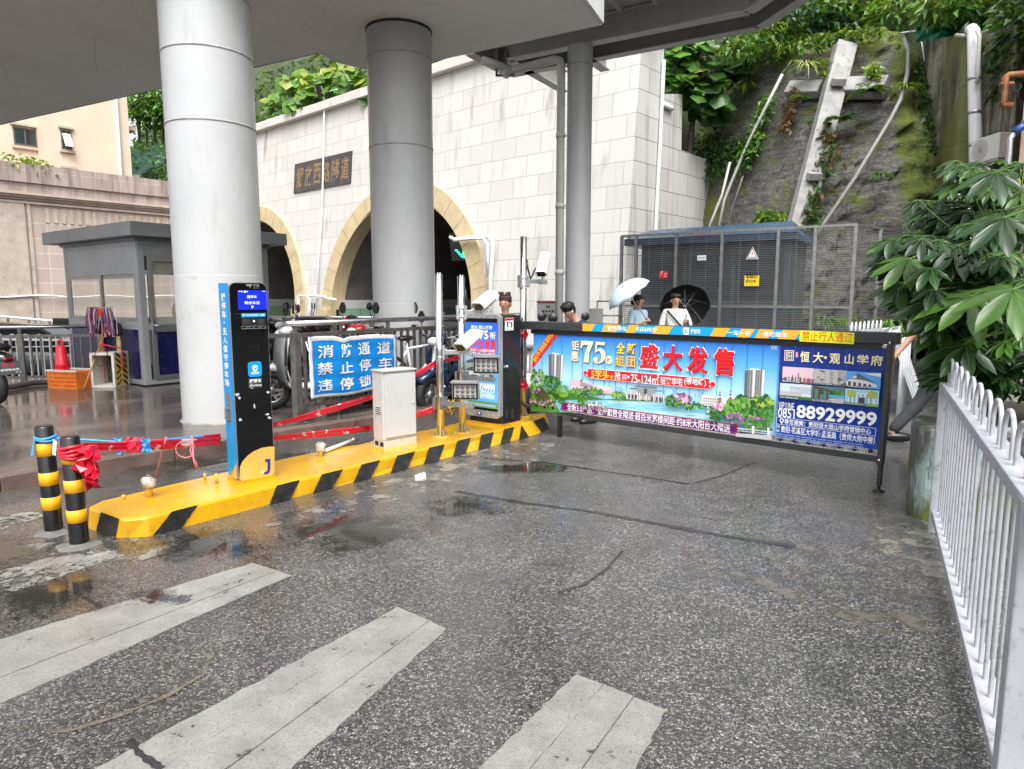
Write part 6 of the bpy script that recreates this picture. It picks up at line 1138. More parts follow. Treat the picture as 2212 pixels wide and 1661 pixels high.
for i, (tl, tr, br, bl, cap, c) in enumerate(phs):
 P = [Vector(Q4(*p)) for p in (bl, br, tr, tl)]; f = lambda u, v: tuple(P[0].lerp(P[1], u).lerp(P[3].lerp(P[2], u), v)); k.poly(pfr, [tuple(p) for p in P], flat('photo_sky%d' % i, c)); b_ = k.n
 if i == 0:
  k.poly(pfr, [f(0, 0), f(1, 0), f(1, .3), f(.5, .38), f(0, .25)], brick)
  for j in range(26): u = rr.uniform(.02, .95); h = .3 + .35 * math.exp(-((u - .48) / .22) ** 2) * rr.random(); k.poly(pfr, [f(u, .1), f(u + .035, .1), f(u + .03, h), f(u + .017, h + .08), f(u + .005, h)], rr.choice((brick, st_[3], pk[2], st_[0], pk[1])))
 elif i == 1:
  for j in range(40): u, v = rr.uniform(0, .9), rr.uniform(.15, .92); k.poly(pfr, [f(u, v), f(u + .1, v), f(u + .1, v + .05), f(u, v + .05)], rr.choice((st_[3], st_[1], tan, st_[2], gr[2], gr[0])))
  for u in (.38, .62): k.poly(pfr, [f(u, .1), f(u + .14, .1), f(u + .14, .98), f(u, .98)], rr.choice((tan, st_[2])))
  k.poly(pfr, [f(.7, 0), f(1, 0), f(1, .3), f(.85, .1)], st_[0])
 elif i == 2: k.poly(pfr, [f(0, .35), f(.25, .75), f(.4, .62), f(.9, .25), f(.9, .1), f(0, .1)], st_[3]); k.poly(pfr, [f(0, .55), f(.3, .6), f(.3, .9), f(.34, .9), f(.9, .32), f(.5, .5)], st_[0]); [k.poly(pfr, [f(.06 + .15 * j, .12), f(.14 + .15 * j, .12), f(.14 + .15 * j, .36 - .03 * j), f(.06 + .15 * j, .38 - .03 * j)], st_[4]) for j in range(5)]; k.poly(pfr, [f(.5, .9), f(1, .75), f(1, .98)], pr_white)
 elif i == 3: k.poly(pfr, [f(.3, .2), f(1, .15), f(1, .95), f(.3, .9)], st_[3]); [k.poly(pfr, [f(.32, .4 + .08 * j), f(1, .38 + .08 * j), f(1, .41 + .08 * j), f(.32, .43 + .08 * j)], hazec) for j in range(6)]; k.poly(pfr, [f(0, .2), f(.7, .1), f(.7, .45), f(0, .5)], st_[2]); k.poly(pfr, [f(0, 0), f(1, 0), f(1, .2), f(0, .22)], gr[1])
 elif i == 4: k.poly(pfr, [f(0, .85), f(.55, .7), f(.55, .8), f(.1, .98)], brn); [k.poly(pfr, [f(u, .15), f(u + .05, .15), f(u + .05, .8), f(u, .85)], brn) for u in (.04, .2, .46)]; k.poly(pfr, [f(.55, .35), f(1, .3), f(1, .55), f(.55, .5)], lake3); k.poly(pfr, [f(.4, 0), f(1, 0), f(1, .3), f(.6, .3)], st_[2]); [k.poly(pfr, [f(u, .5), f(u + .12, .5), f(u + .1, .75), f(u + .02, .78)], rr.choice(gr[:3])) for u in (.25, .55, .66, .8, .88)]
 else: k.poly(pfr, [f(.1, .15), f(.9, .15), f(.9, .8), f(.1, .8)], st_[3]); [k.poly(pfr, [f(.15 + .12 * j, .15), f(.2 + .12 * j, .15), f(.2 + .12 * j, .7), f(.15 + .12 * j, .7)], lake3) for j in range(6)]; k.poly(pfr, [f(.42, .15), f(.6, .15), f(.6, .5), f(.42, .5)], st_[4]); [k.poly(pfr, [f(u, .5), f(u + .2, .5), f(u + .24, .85), f(u + .1, .95), f(u - .04, .85)], gr[4]) for u in (.1, .7)]; k.poly(pfr, [f(0, 0), f(1, 0), f(1, .15), f(0, .15)], gr[3])
 k.poly(pfr, [f(0, 0), f(.62, 0), f(.62, .13), f(0, .13)], flat('caption_bar', (.02, .03, .09))); q0, q1 = f(.02, .03), f(.6, .12); k.fit(cap, pfr, q0[0], q0[1], q1[0], q1[1], pr_white, .004)
k.fit('VIP LINE', pfr, *f4(702, 808, 866, 866), pr_white, .004); k.fit('0851', pfr, *f4(696, 872, 874, 950), pr_white, .012); k.fit('88929999', pfr, f4(886, 830, 1000, 980)[0], Q4(1300, 1005)[1], Q4(1724, 960)[0], Q4(1300, 862)[1], pr_white, .03)
fx0, fx1 = Q4(682, 1000)[0], Q4(1714, 1100)[0]; fz0, fz1 = Q4(1700, 1148)[1], Q4(1700, 1066)[1]; k.frame(pfr, fx0, fz0, fx1, fz1, .003, pr_white); zz = (fz0 + fz1) / 2; a = Q4(738, 1000); k.ring(pfr, a[0], zz + .006, .01, .018, pr_white, 16); k.poly(pfr, [(a[0] - .014, zz - .002), (a[0], zz - .03), (a[0] + .014, zz - .002), (a[0], zz - .01)], pr_white); k.fit('导航搜索：贵阳恒大观山学府营销中心', pfr, Q4(766, 1010)[0], zz - .024, Q4(1664, 1100)[0], zz + .024, pr_white, .018)
z5 = Q4(1700, 1195)[1]; k.fit('贵阳·花溪区大学城·孟溪路（贵师大附中旁）', pfr, Q4(730, 1080)[0], z5 - .03, Q4(1704, 1190)[0], z5 + .03, pr_white, .014); k.fit('项目', pfr, Q4(678, 1060)[0], z5 + .004, Q4(718, 1060)[0], z5 + .03, pr_white, .004); k.fit('地址', pfr, Q4(678, 1060)[0], z5 - .03, Q4(718, 1060)[0], z5 - .005, pr_white, .004)
for j in range(4):
 zz = z5 - .05 - .016 * j; x = Q4(672, 1120)[0]
 while x < px1 - .1 - (.9 if j == 3 else 0): d = rr.uniform(.02, .09); k.rect(pfr, x, zz, min(x + d, px1 - .06), zz + .007, flat('small_type', (.3, .38, .62))); x += d + .008
gate.part('project_panel', k, parent=adp)
k = MB()
for i in range(1, 26): x = px0 + (px1 - px0) * i / 26; k.prism([(x - .0006, pz0), (x + .0006, pz0), (x + .0006, pz1), (x - .0006, pz1)], flat('slat_joint', (.06, .25, .5)), ga, -.0298, -.0215)
gate.part('slat_joint', k, parent=adp)
gate.part('panel_rail', gbox(px0, pz1, px1, pz1 + .02, -.05, -.025, steel)); gate.part('panel_rail', gbox(px0, pz0 - .012, px1, pz0 - .002, -.05, -.025, steel))
bz1 = Q6(1960, 875)[1]; bz0 = Q6(1960, 910)[1]; gate.part('bottom_rail', gbox(x0 - .02, bz0, px1 + .02, bz1, -.075, -.005), bev=.004); k = MB(); k.prism([(x0, bz1), (px1, bz1), (px1, bz1 + .004), (x0, bz1 + .004)], polish, ga, -.05, -.002); gate.part('rail_trim', k)
for i in range(30):
 x = px0 + .06 + (px1 - px0 - .12) * i / 29; k = MB(); k.lathe(ga(x, bz1 + .026, -.035), [(0, 0), (.018, 0), (.018, .02), (.006, .022), (0, .022)], black, 12, gn); gate.part('roller', k)
k = MB(); k.prism([(px0, bz1 + .03), (px1, bz1 + .03), (px1, bz1 + .036), (px0, bz1 + .036)], gm, ga, -.05, -.03)
for i in range(60): x = px0 + (px1 - px0) * (i + .5) / 60; k.prism([(x - .012, bz1 + .002), (x - .008, bz1 + .002), (x - .008, bz1 + .03), (x - .012, bz1 + .03)], gm, ga, -.052, -.046)
gate.part('roller_track', k)
ex0, ex1 = px1 + .012, xr_ - .035; tilt = -.02; k = MB(); k.prism([(ex0 + tilt, bz0 - .02), (ex1 + tilt, bz0 - .02), (ex1, tz0 + .03), (ex0, tz0 + .03)], gm, ga, -.08, .008); post = gate.part('end_post', k, bev=.006); k = MB(); k.prism([(ex0 + .012 + tilt, .05), (ex1 - .006 + tilt, .05), (ex1 - .006 + tilt, bz0), (ex0 + .012 + tilt, bz0)], gm, ga, -.07, .0); lg = gate.part('leg', k, bev=.004)
k = MB()
for i in range(5): k.lathe(ga((ex0 + ex1) / 2 + tilt, .08 + .032 * i, .0), [(.0, .0015), (.006, .0012)], M('void_black', (.004, .004, .004), .9), 10, gn)
for z_, x_ in ((tz0 + .012, (ex0 + ex1) / 2), (bz0 + .02, (ex0 + ex1) / 2 + tilt)): k.lathe(ga(x_, z_, .008), [(0, .01), (.01, .008), (.014, 0)], polish, 12, gn)
gate.part('bolt', k, parent=lg); k = MB(); c_ = ga((ex0 + ex1) / 2 + tilt, 0, -.035); k.lathe(c_, [(.045, 0), (.045, .008), (.014, .014), (.012, .06), (0, .06)], rubber, 16); gate.part('foot_pad', k, parent=lg)
k = MB(); k.tube([ga(-.06, .36, -.05), ga(.02, .3, -.05), ga(x0, bz0 + .03, -.04)], .022, gm, 10); k.box(ga(x0, bz0 + .03, -.04), (.05, .05, .07), gm); gate.part('link_arm', k, bev=0); k = MB(); xx = Q6(300, 720)[0]; k.prism([(xx - .02, 0), (xx + .02, 0), (xx + .02, bz0), (xx - .02, bz0)], black, ga, -.06, -.02); gate.part('leg', k)
# ================================================================= RAILING WITH THE FIRE-LANE BANNER
R1 = G(645, 916, .12); rdir = az(34); R3_ = R1 + rdir * 4.6; R2_ = R1 + rdir * 1.5
u_ = rdir; ro = onto(R1, u_, Z); R2_ = R1 + u_ * ro(838, 720)[0]
rl = steel_railing('steel railing along the kerb carrying the blue banner', [R1, R2_, R1 + u_ * 2.95, R3_], .19, 1.0, 1.13, .12)
r0 = R1 + Vector((-.7, .62, 0)); rl2 = T('steel_railing', 'short steel rail joining the banner railing behind the payment kiosk', 'railing', R1 - rdir * .4, 'steel railings'); k = MB(); k.bar(R1 + Z * 1.0 - rdir * .04, R1 + Z * 1.02 - rdir * .75, .045, .045, dullsteel); rl2.part('rail', k)
k = MB(); k.box(R1 - rdir * .77 + Z * .52, (.06, .06, 1.04), dullsteel); rl2.part('post', k)
bo = R1 - u_.cross(Z) * -.045 ; bfr0 = frame(bo, u_, Z); bon = onto(bo, u_, Z); rb = crop(1050, 1150, 1700, 1799); QB = lambda x, y: bon(*rb(x, y))
def wave(x, z): return .007 * math.sin(9 * x + 2 * z) + .003 * math.sin(21 * x - 7 * z) + .004 * math.sin(31 * z + 5 * x)
bfr = lambda x, z, n=0: bfr0(x, z, .01 + n + wave(x, z))
tl, tr, bl = QB(500, 548), QB(1468, 512), QB(503, 1250); bw = tr[0] - tl[0]; bh = tl[1] - bl[1]; zt0, zb0 = tl[1], bl[1]; zt1 = QB(1468, 515)[1]
def bq(u, v): top_ = zt0 + (zt1 - zt0) * u - .025 * math.exp(-((u - .36) / .05) ** 2) + .006 * math.sin(11 * u); bot_ = zb0 + .012 * math.sin(9 * u + 1); return tl[0] + bw * u, bot_ + (top_ - bot_) * v
def cloth(k, u0, v0, u1, v1, mat, n, nu=40, nv=24):
 vs = [bfr(*bq(u0 + (u1 - u0) * i / nu, v0 + (v1 - v0) * j / nv), n) for j in range(nv + 1) for i in range(nu + 1)]; k.add(vs, [(j * (nu + 1) + i, j * (nu + 1) + i + 1, (j + 1) * (nu + 1) + i + 1, (j + 1) * (nu + 1) + i) for j in range(nv) for i in range(nu)], mat, True)
bt_ = T('banner', 'blue fire lane banner with white characters tied to the steel railing', 'banner', bo + u_ * bw / 2); k = MB(); bwhite = M('banner_white', (.6, .6, .6), .4, 0, .1, 5, grime=.4, gcol=(.25, .22, .2), gs=12); bblue = M('banner_blue', (.005, .2, .58), .32, 0, .14, 5, .25, 14, grime=.06, gcol=(.3, .45, .65), gs=22); cloth(k, 0, 0, 1, 1, bwhite, 0); sheet_ = bt_.part('cloth', k, solid=.002); k = MB(); cloth(k, .035, .055, .965, .93, bblue, .003); bt_.part('blue_field', k, parent=sheet_)
k = MB(); k.n = .005; bch = M('banner_letters', (.72, .72, .72), .4, 0, .08, 9, grime=.4, gcol=(.05, .15, .35), gs=30)
for tx, b in (('消', (606, 632, 778, 786)), ('防', (866, 612, 976, 774)), ('通', (1052, 602, 1186, 750)), ('道', (1262, 592, 1402, 740)), ('禁', (598, 818, 772, 974)), ('止', (850, 812, 990, 954)), ('停', (1062, 782, 1192, 930)), ('车', (1278, 766, 1410, 900)), ('违', (602, 1006, 766, 1160)), ('停', (850, 986, 990, 1138)), ('锁', (1060, 962, 1196, 1108)), ('车', (1276, 940, 1410, 1080))): k.fit(tx, bfr, *bx_(QB, *b), bch, .016)
bt_.part('lettering', k, parent=sheet_); k = MB()
for u in (.02, .36, .53, .8, .97): a = bq(u, .985); k.tube([bfr(*a, .004), bfr0(a[0], 1.0, -.05), bfr0(a[0], 1.03, .03), bfr(*a, .004)], .004, black, 5)
bt_.part('tie', k)
# ---- red and white ribbon tape strung between posts
def m_tape():
 m, t, p = nodes('red_warning_tape'); n = noise(t, coords(t, 'World'), 9, 3, .5); n2 = noise(t, coords(t, 'World'), 24, 3)
 c = mixc(t, ramp(t, n, [(.6, 0), (.63, 1)]), (.62, .008, .03), (.68, .55, .55)); c = mixc(t, ramp(t, n2, [(.4, 0), (.75, .5)]), c, (.42, .005, .02)); t.links.new(c, p.inputs['Base Color']); p.inputs['Roughness'].default_value = .28; bump(t, p, n2, .5, .01); return m
rtape = m_tape()
def tape(name, label, pts, wd, mat, cat='tape', tw=2.2, fold=.3, seg=60):
 P = [Vector(p) for p in pts]; k = MB(); vs = []; Q = []
 for i in range(len(P) - 1):
  for j in range(seg): Q.append((P[i].lerp(P[i + 1], j / seg), (i + j / seg) / (len(P) - 1)))
 Q.append((P[-1], 1)); L = sum((P[i + 1] - P[i]).length for i in range(len(P) - 1)); m_ = 7
 for q, t in Q:
  d = (P[-1] - P[0]).normalized(); s = Z; n_ = d.cross(s).normalized(); ww = wd * (.62 + .38 * math.sin(t * L * tw) ** 2)
  for j in range(m_): a = j / (m_ - 1) - .5; vs.append(q + s * (a * ww) + n_ * (fold * wd * .35 * math.sin(j * 2.4 + t * L * 5) + .01 * math.sin(t * L * tw * 2)) - Z * .02 * math.sin(math.pi * t) * min(1, L * .5))
 N_ = len(Q); k.add(vs, [(i * m_ + j, i * m_ + j + 1, (i + 1) * m_ + j + 1, (i + 1) * m_ + j) for i in range(N_ - 1) for j in range(m_ - 1)], mat, True); return single(name, k, label, cat, loc=P[0], solid=.0015)
pb2 = G(172, 1177); pt_ = Vector((pb2.x, pb2.y, .60)); kl = KF - KN * KD; q0 = V(478, 948, kl.y + .02); kb_ = KF + KU * KWd - KN * KD * .8; q1 = V(590, 918, kb_.y); q2 = V(590, 946, kb_.y); w1 = V(799, 856, 6.75); w2 = V(799, 921, 6.75); q1b = Vector((pA.x - .05, pA.y + .05, V(958, 786, pA.y).z)); q2b = Vector((pA.x - .05, pA.y + .05, V(950, 884, pA.y).z))
tape('warning_tape', 'red and white tape strung from the wrapped bollard to the payment kiosk', [pt_ + Vector((.05, .03, .02)), q0], .085, rtape, tw=1.6)
tape('warning_tape', 'upper red and white tape rising from the kiosk to the first pole', [q1, w1, q1b], .062, rtape); tape('warning_tape', 'lower red and white tape slung from the kiosk to the first pole', [q2, w2, q2b], .066, rtape)
tape('warning_tape', 'short end of red tape continuing behind the camera poles to the gate', [q1b, Vector((pB.x + .0, pB.y + .1, q1b.z + .06))], .045, rtape)
wr = T('tape_wrap', 'red tape wound round the second bollard with a crumpled tail', 'tape', pt_); k = MB()
for j in range(4): k.tube([pt_ + Vector((.062 * math.cos(t), .062 * math.sin(t), -.03 + .02 * j + .008 * math.sin(2 * t + j))) for t in [i * 2 * math.pi / 20 for i in range(20)]], .012, rtape, 6, closed=True)
wr.part('coil', k); k = MB(); rr = random.Random(4); c_ = V(205, 975, pb2.y - .05); vs = []
for i in range(9):
 for j in range(9):
  u, v = i / 8, j / 8; vs.append(pt_.lerp(c_, .25 + .75 * u) + Vector((.0 + .03 * rr.uniform(-1, 1), .06 * rr.uniform(-1, 1), (v - .5) * (.05 + .24 * math.sin(math.pi * min(1, u * .75))) - .07 - .05 * u + .015 * rr.uniform(-1, 1))))
plast = M('red_plastic_sheet', (.55, .008, .03), .25, 0, .15, 14); k.add(vs, [(i * 9 + j, i * 9 + j + 1, (i + 1) * 9 + j + 1, (i + 1) * 9 + j) for i in range(8) for j in range(8)], plast); wr.part('tail', k, solid=.002)
bluet = M('blue_ribbon', (.04, .3, .68), .45, 0, .2, 25); pb1 = G(117, 1149); pq = Vector((pb1.x, pb1.y, .635)); k = MB()
for j in range(2): k.tube([pq + Vector((.06 * math.cos(t), .06 * math.sin(t), -.008 + .016 * j + .006 * math.sin(2 * t + j))) for t in [i * 2 * math.pi / 18 for i in range(18)]], .008, bluet, 6, closed=True)
k.add([pq + Vector((-.06, -.03, 0)), pq + Vector((-.03, -.06, 0)), pq + Vector((-.04, -.07, -.1)), pq + Vector((-.075, -.05, -.11))], [(0, 1, 2, 3)], bluet); k.add([pq + Vector((.06, -.02, 0)), pq + Vector((.09, -.03, -.02)), pq + Vector((.08, -.04, -.11)), pq + Vector((.06, -.04, -.1))], [(0, 1, 2, 3)], bwhite); e_ = V(440, 942, 4.9); k.tube([pq + Vector((.06, 0, .0)), pq.lerp(e_, .5) - Z * .04, e_], .007, bluet, 6); single('blue_ribbon', k, 'pale blue ribbon tied round the first bollard and stretched behind the red tape', 'ribbon', loc=pq)
rr = random.Random(14)
for px, py, c, w_, h_, lb_ in ((258, 965, bluet, .05, .11, 'flat scrap of blue ribbon hanging below the red tape'), (290, 962, plast, .1, .1, 'crumpled red plastic scrap hanging below the red tape'), (316, 962, bluet, .06, .09, 'crumpled blue scrap hanging beside the red plastic scrap')):
 c_ = V(px, py, 4.45); k = MB(); k.add([c_ + Vector(((i / 4 - .5) * w_ + rr.uniform(-.012, .012), rr.uniform(-.02, .02), (j / 4 - .5) * h_ + rr.uniform(-.012, .012))) for i in range(5) for j in range(5)], [(i * 5 + j, i * 5 + j + 1, i * 5 + j + 6, i * 5 + j + 5) for i in range(4) for j in range(4)], c); single('ribbon_scrap', k, lb_, 'ribbon', solid=.002)
k = MB(); strm = M('pink_string', (.5, .16, .18), .7); a_ = V(415, 942, 4.85); k.tube([a_, V(411, 975, 4.8), V(424, 1000, 4.8), V(428, 1015, 4.8)], .006, strm, 5); k.tube([V(412, 965, 4.8) + Vector((.07 * math.cos(t) - .04, 0, .06 * math.sin(t) - .02)) for t in [i * .5 for i in range(12)]], .005, strm, 5); k.tube([a_, V(418, 990, 4.78), V(424, 1012, 4.78)], .007, strm, 5); single('string', k, 'pink string knotted on the red tape and dangling in a loop', 'string')
k = MB(); k.tube([V(359, 944, 4.72), G(333, 1062, IZ) + Z * .06], .006, strm, 5); single('string', k, 'thin pink string tying the tape down to the wrapped stub', 'string')
for x, y, lb_ in ((1128, 722, 'red tape bow tied on the tall pole at the top of the gate'), (1128, 832, 'red tape bow tied low on the tall pole behind the gate')):
 c_ = V(x, y, pC.y - .06); k = MB()
 for s in (-1, 1): k.add([c_, c_ + Vector((s * .05, -.02, .06)), c_ + Vector((s * .07, -.03, -.01)), c_ + Vector((s * .03, -.04, -.08))], [(0, 1, 2), (0, 2, 3)], plast)
 k.ball(c_, (.03, .03, .025), plast, 8, 6); k.tube([Vector((pC.x + .045 * math.cos(t), pC.y + .045 * math.sin(t), c_.z)) for t in [i * .7 for i in range(9)]], .014, plast, 6, closed=True); single('tape_bow', k, lb_, 'tape', loc=c_, group='tape bows on the tall pole')
# ================================================================= VEHICLES
def scooter(label, loc, rz, bodym, boxm=None, cover=None, mirrors='round', seatm=None, plate=False, trim=None, group='parked scooters'):
 t_ = T('scooter', label, 'scooter', loc, group); t_.o.rotation_euler = (0, 0, rz); P = lambda n, k, par=None, **q: k.build(n, par or t_.o, **q); trim = trim or galv
 for x, r in ((-.6, .25), (.62, .25)):
  k = MB(); k.lathe((x, 0, r), [(r * .62, -.05), (r * .92, -.05), (r, -.02), (r, .02), (r * .92, .05), (r * .62, .05), (r * .62, -.05)], rubber, 22, (0, 1, 0)); o = P('wheel', k); k = MB(); k.lathe((x, 0, r), [(.0, -.04), (.05, -.045), (.05, .045), (0, .04)], trim, 10, (0, 1, 0)); k.lathe((x, 0, r), [(r * .58, -.03), (r * .66, -.03), (r * .66, .03), (r * .58, .03), (r * .58, -.03)], trim, 20, (0, 1, 0))
  for i in range(6): a = i * math.pi / 3; k.bar((x + .04 * math.cos(a), 0, r + .04 * math.sin(a)), (x + r * .6 * math.cos(a), 0, r + r * .6 * math.sin(a)), .03, .025, trim, up=(0, 1, 0))
  P('rim', k, o)
 def loft(secs, mat, n=10):
  k = MB(); vs = []
  for x, z, w_, h_ in secs:
   for j in range(n): a = 2 * math.pi * j / n; vs.append((x, w_ * math.copysign(abs(math.cos(a)) ** .7, math.cos(a)), z + h_ * math.copysign(abs(math.sin(a)) ** .7, math.sin(a))))
  k.add(vs, [(i * n + j, i * n + (j + 1) % n, (i + 1) * n + (j + 1) % n, (i + 1) * n + j) for i in range(len(secs) - 1) for j in range(n)] + [list(range(n))[::-1], [(len(secs) - 1) * n + j for j in range(n)]], mat, True); return k
 P('rear_body', loft([(-.98, .62, .06, .05), (-.85, .6, .13, .11), (-.55, .56, .16, .17), (-.2, .5, .15, .2), (-.02, .42, .13, .17)], bodym)); P('floorboard', loft([(-.05, .3, .14, .06), (.2, .28, .15, .045), (.42, .32, .13, .06)], bodym)); P('seat', loft([(-.88, .77, .1, .04), (-.5, .78, .15, .055), (-.1, .74, .12, .05), (0, .7, .08, .03)], seatm or black))
 k = loft([(.38, .33, .15, .06), (.43, .5, .2, .05), (.42, .75, .19, .06), (.38, .92, .12, .07)], bodym); P('leg_shield', k); P('front_mudguard', loft([(.42, .5, .06, .05), (.6, .54, .08, .05), (.82, .45, .06, .05)], bodym)); P('handlebar_cowl', loft([(.3, .98, .1, .06), (.4, 1.0, .15, .07), (.5, .97, .1, .05)], bodym))
 k = MB(); k.ball((.5, 0, .95), (.05, .1, .06), flat('lamp_clear', (.7, .72, .75), .1)); P('headlight', k); k = MB(); k.ball((-.98, 0, .62), (.03, .07, .03), flat('tail_dark', (.12, .006, .008), .15)); P('tail_light', k)
 k = MB(); k.tube([(.28, -.36, 1.02), (.36, -.18, 1.0), (.38, 0, .98), (.36, .18, 1.0), (.28, .36, 1.02)], .013, trim, 8)
 for s in (-1, 1): k.tube([(.33, s * .25, 1.01), (.27, s * .37, 1.02)], .019, black, 8); k.tube([(.35, s * .2, 1.02), (.35, s * .36, 1.04)], .006, trim, 5)
 P('handlebar', k); k = MB(); k.tube([(.46, 0, .9), (.6, 0, .26)], .03, trim, 8); P('fork', k)
 for s in (-1, 1):
  k = MB(); k.tube([(.35, s * .22, 1.02), (.38, s * .28, 1.14), (.36, s * .3, 1.2)], .007, black, 6); o = P('mirror', k); c_ = Vector((.35, s * .31, 1.27)); k = MB()
  if mirrors == 'round': k.lathe(c_, [(0, .015), (.05, .012), (.062, 0)], black, 16, (1, 0, 0)); k.lathe(c_, [(.06, -.002), (0, -.003)], polish, 16, (1, 0, 0))
  else: k.prism([(-.03, -.07), (.03, -.07), (.055, .01), (.02, .08), (-.02, .08), (-.055, .01)], black, frame(c_, (0, 1, 0), Z), -.012, .012); k.prism([(-.024, -.06), (.024, -.06), (.046, .01), (.015, .07), (-.015, .07), (-.046, .01)], polish, frame(c_, (0, 1, 0), Z), -.015, -.0125)
  P('mirror_glass', k, o)
 if boxm:
  P('top_box', loft([(-1.2, 1.0, .14, .12), (-1.12, 1.0, .2, .15), (-.8, 1.0, .2, .15), (-.72, .98, .15, .12)], boxm)); k = MB(); k.bar((-.9, -.1, .78), (-.9, -.1, .88), .03, .03, trim); k.bar((-.9, .1, .78), (-.9, .1, .88), .03, .03, trim); P('rack', k)
 k = MB(); k.tube([(-.2, .06, .3), (-.2, .1, .01)], .012, trim, 6); k.tube([(-.2, -.06, .3), (-.2, -.1, .01)], .012, trim, 6); P('stand', k)
 if cover:
  k = MB(); vs = []
  for i in range(7):
   for j in range(9): u, v = i / 6 - .5, j / 8; vs.append((.46 + .06 * math.sin(v * 3) + .05 * math.cos(u * 5), u * (.26 + .3 * (1 - abs(v - .55))), .3 + .68 * v + .02 * math.sin(9 * u)))
  k.add(vs, [(i * 9 + j, i * 9 + j + 1, i * 9 + j + 10, i * 9 + j + 9) for i in range(6) for j in range(8)], cover, True); P('apron_cover', k, solid=.012)
 if plate:
  fr = frame((-1.02, .14, .42), (0, -1, 0), Vector((.25, 0, 1)).normalized()); k = MB(); k.prism([(0, 0), (.28, 0), (.28, .18), (0, .18)], M('mud_flap', (.06, .062, .065), .5), fr, -.004, .0); o = P('plate', k); k = MB(); q_ = lambda x, y, n=0: fr(x, y, .001 + n); k.fit('轿子', q_, .06, .1, .22, .16, flat('plate_red', (.5, .03, .06)), .01); k.fit('贵阳电动车', q_, .03, .05, .25, .08, pr_white, .003); k.fit('广1', q_, .2, .015, .26, .04, pr_white, .003); P('plate_print', k, o)
 return t_
bk = M('scooter_black', (.012, .012, .014), .18, 0, .1, 4, coat=.6); wh = M('scooter_white', (.62, .63, .65), .2, 0, .05, 4, coat=.6, grime=.1); rd = M('scooter_red', (.35, .01, .015), .2, 0, .1, 4, coat=.6); bl_ = M('scooter_blue', (.008, .022, .06), .2, 0, .1, 4, coat=.6); cov = M('grey_cover', (.2, .205, .215), .7, 0, .12, 6, .3, 12)
p = G(15, 880, .12); scooter('black scooter seen from behind with an advertising flap below its tail light', (p.x - .86, p.y + .55, .12), R(152), bk, plate=True)
p = V(655, 830, 8.75); scooter('white scooter with a grey wind apron behind the end of the banner railing', (p.x + .2, 8.85, .12), R(205), wh, cover=cov)
p = V(612, 800, 9.6); scooter('black scooter parked behind the payment kiosk with its handlebar showing', (p.x - .3, 10.0, .12), R(15), bk, mirrors='round', boxm=None, trim=polish)
p = V(705, 780, 10.2); scooter('dark scooter carrying a black and red top box behind the banner', (p.x + .8, 10.3, .12), R(5), bk, boxm=M('topbox_dark', (.02, .012, .014), .15, 0, .2, 6, coat=.8), mirrors='hex')
p = V(750, 850, 8.9); scooter('black scooter whose fat rear tyre shows under the banner', (p.x + .35, 9.55, .12), R(62), bk, mirrors='hex')
p = V(965, 800, 9.4); scooter('dark scooter with blue trim standing behind the two steel poles', (p.x + .1, 9.6, .0), R(240), bl_, mirrors='hex')
p = V(1130, 800, 8.9); scooter('white scooter half hidden behind the tall pole and the gate', (p.x + .1, 9.2, .0), R(265), wh, mirrors='round')
p = V(1195, 800, 9.2); scooter('black scooter behind the gate beside the man bending down', (p.x + .1, 9.9, .0), R(280), bk, mirrors='round')
for px, Y, a, m1, bx1, mi, lb in ((685, 9.5, 215, bk, None, 'round', 'black scooter squeezed between the banner and the white scooter'), (815, 9.7, 238, rd, None, 'hex', 'dark red scooter parked behind the right half of the banner'), (725, 11.6, 200, wh, bk, 'round', 'white scooter with a black top box in the second row'), (860, 11.2, 250, bk, None, 'round', 'black scooter in the second row beside the round pillar'), (1010, 10.4, 262, bk, bk, 'round', 'black scooter with a black top box behind the advertising cabinet'), (560, 11.8, 330, bk, None, 'round', 'black scooter in the second row behind the payment kiosk')):
 p = V(px, 700, Y); scooter(lb, (p.x, Y, .12 if px < 900 else 0), R(a), m1, boxm=bx1, mirrors=mi)
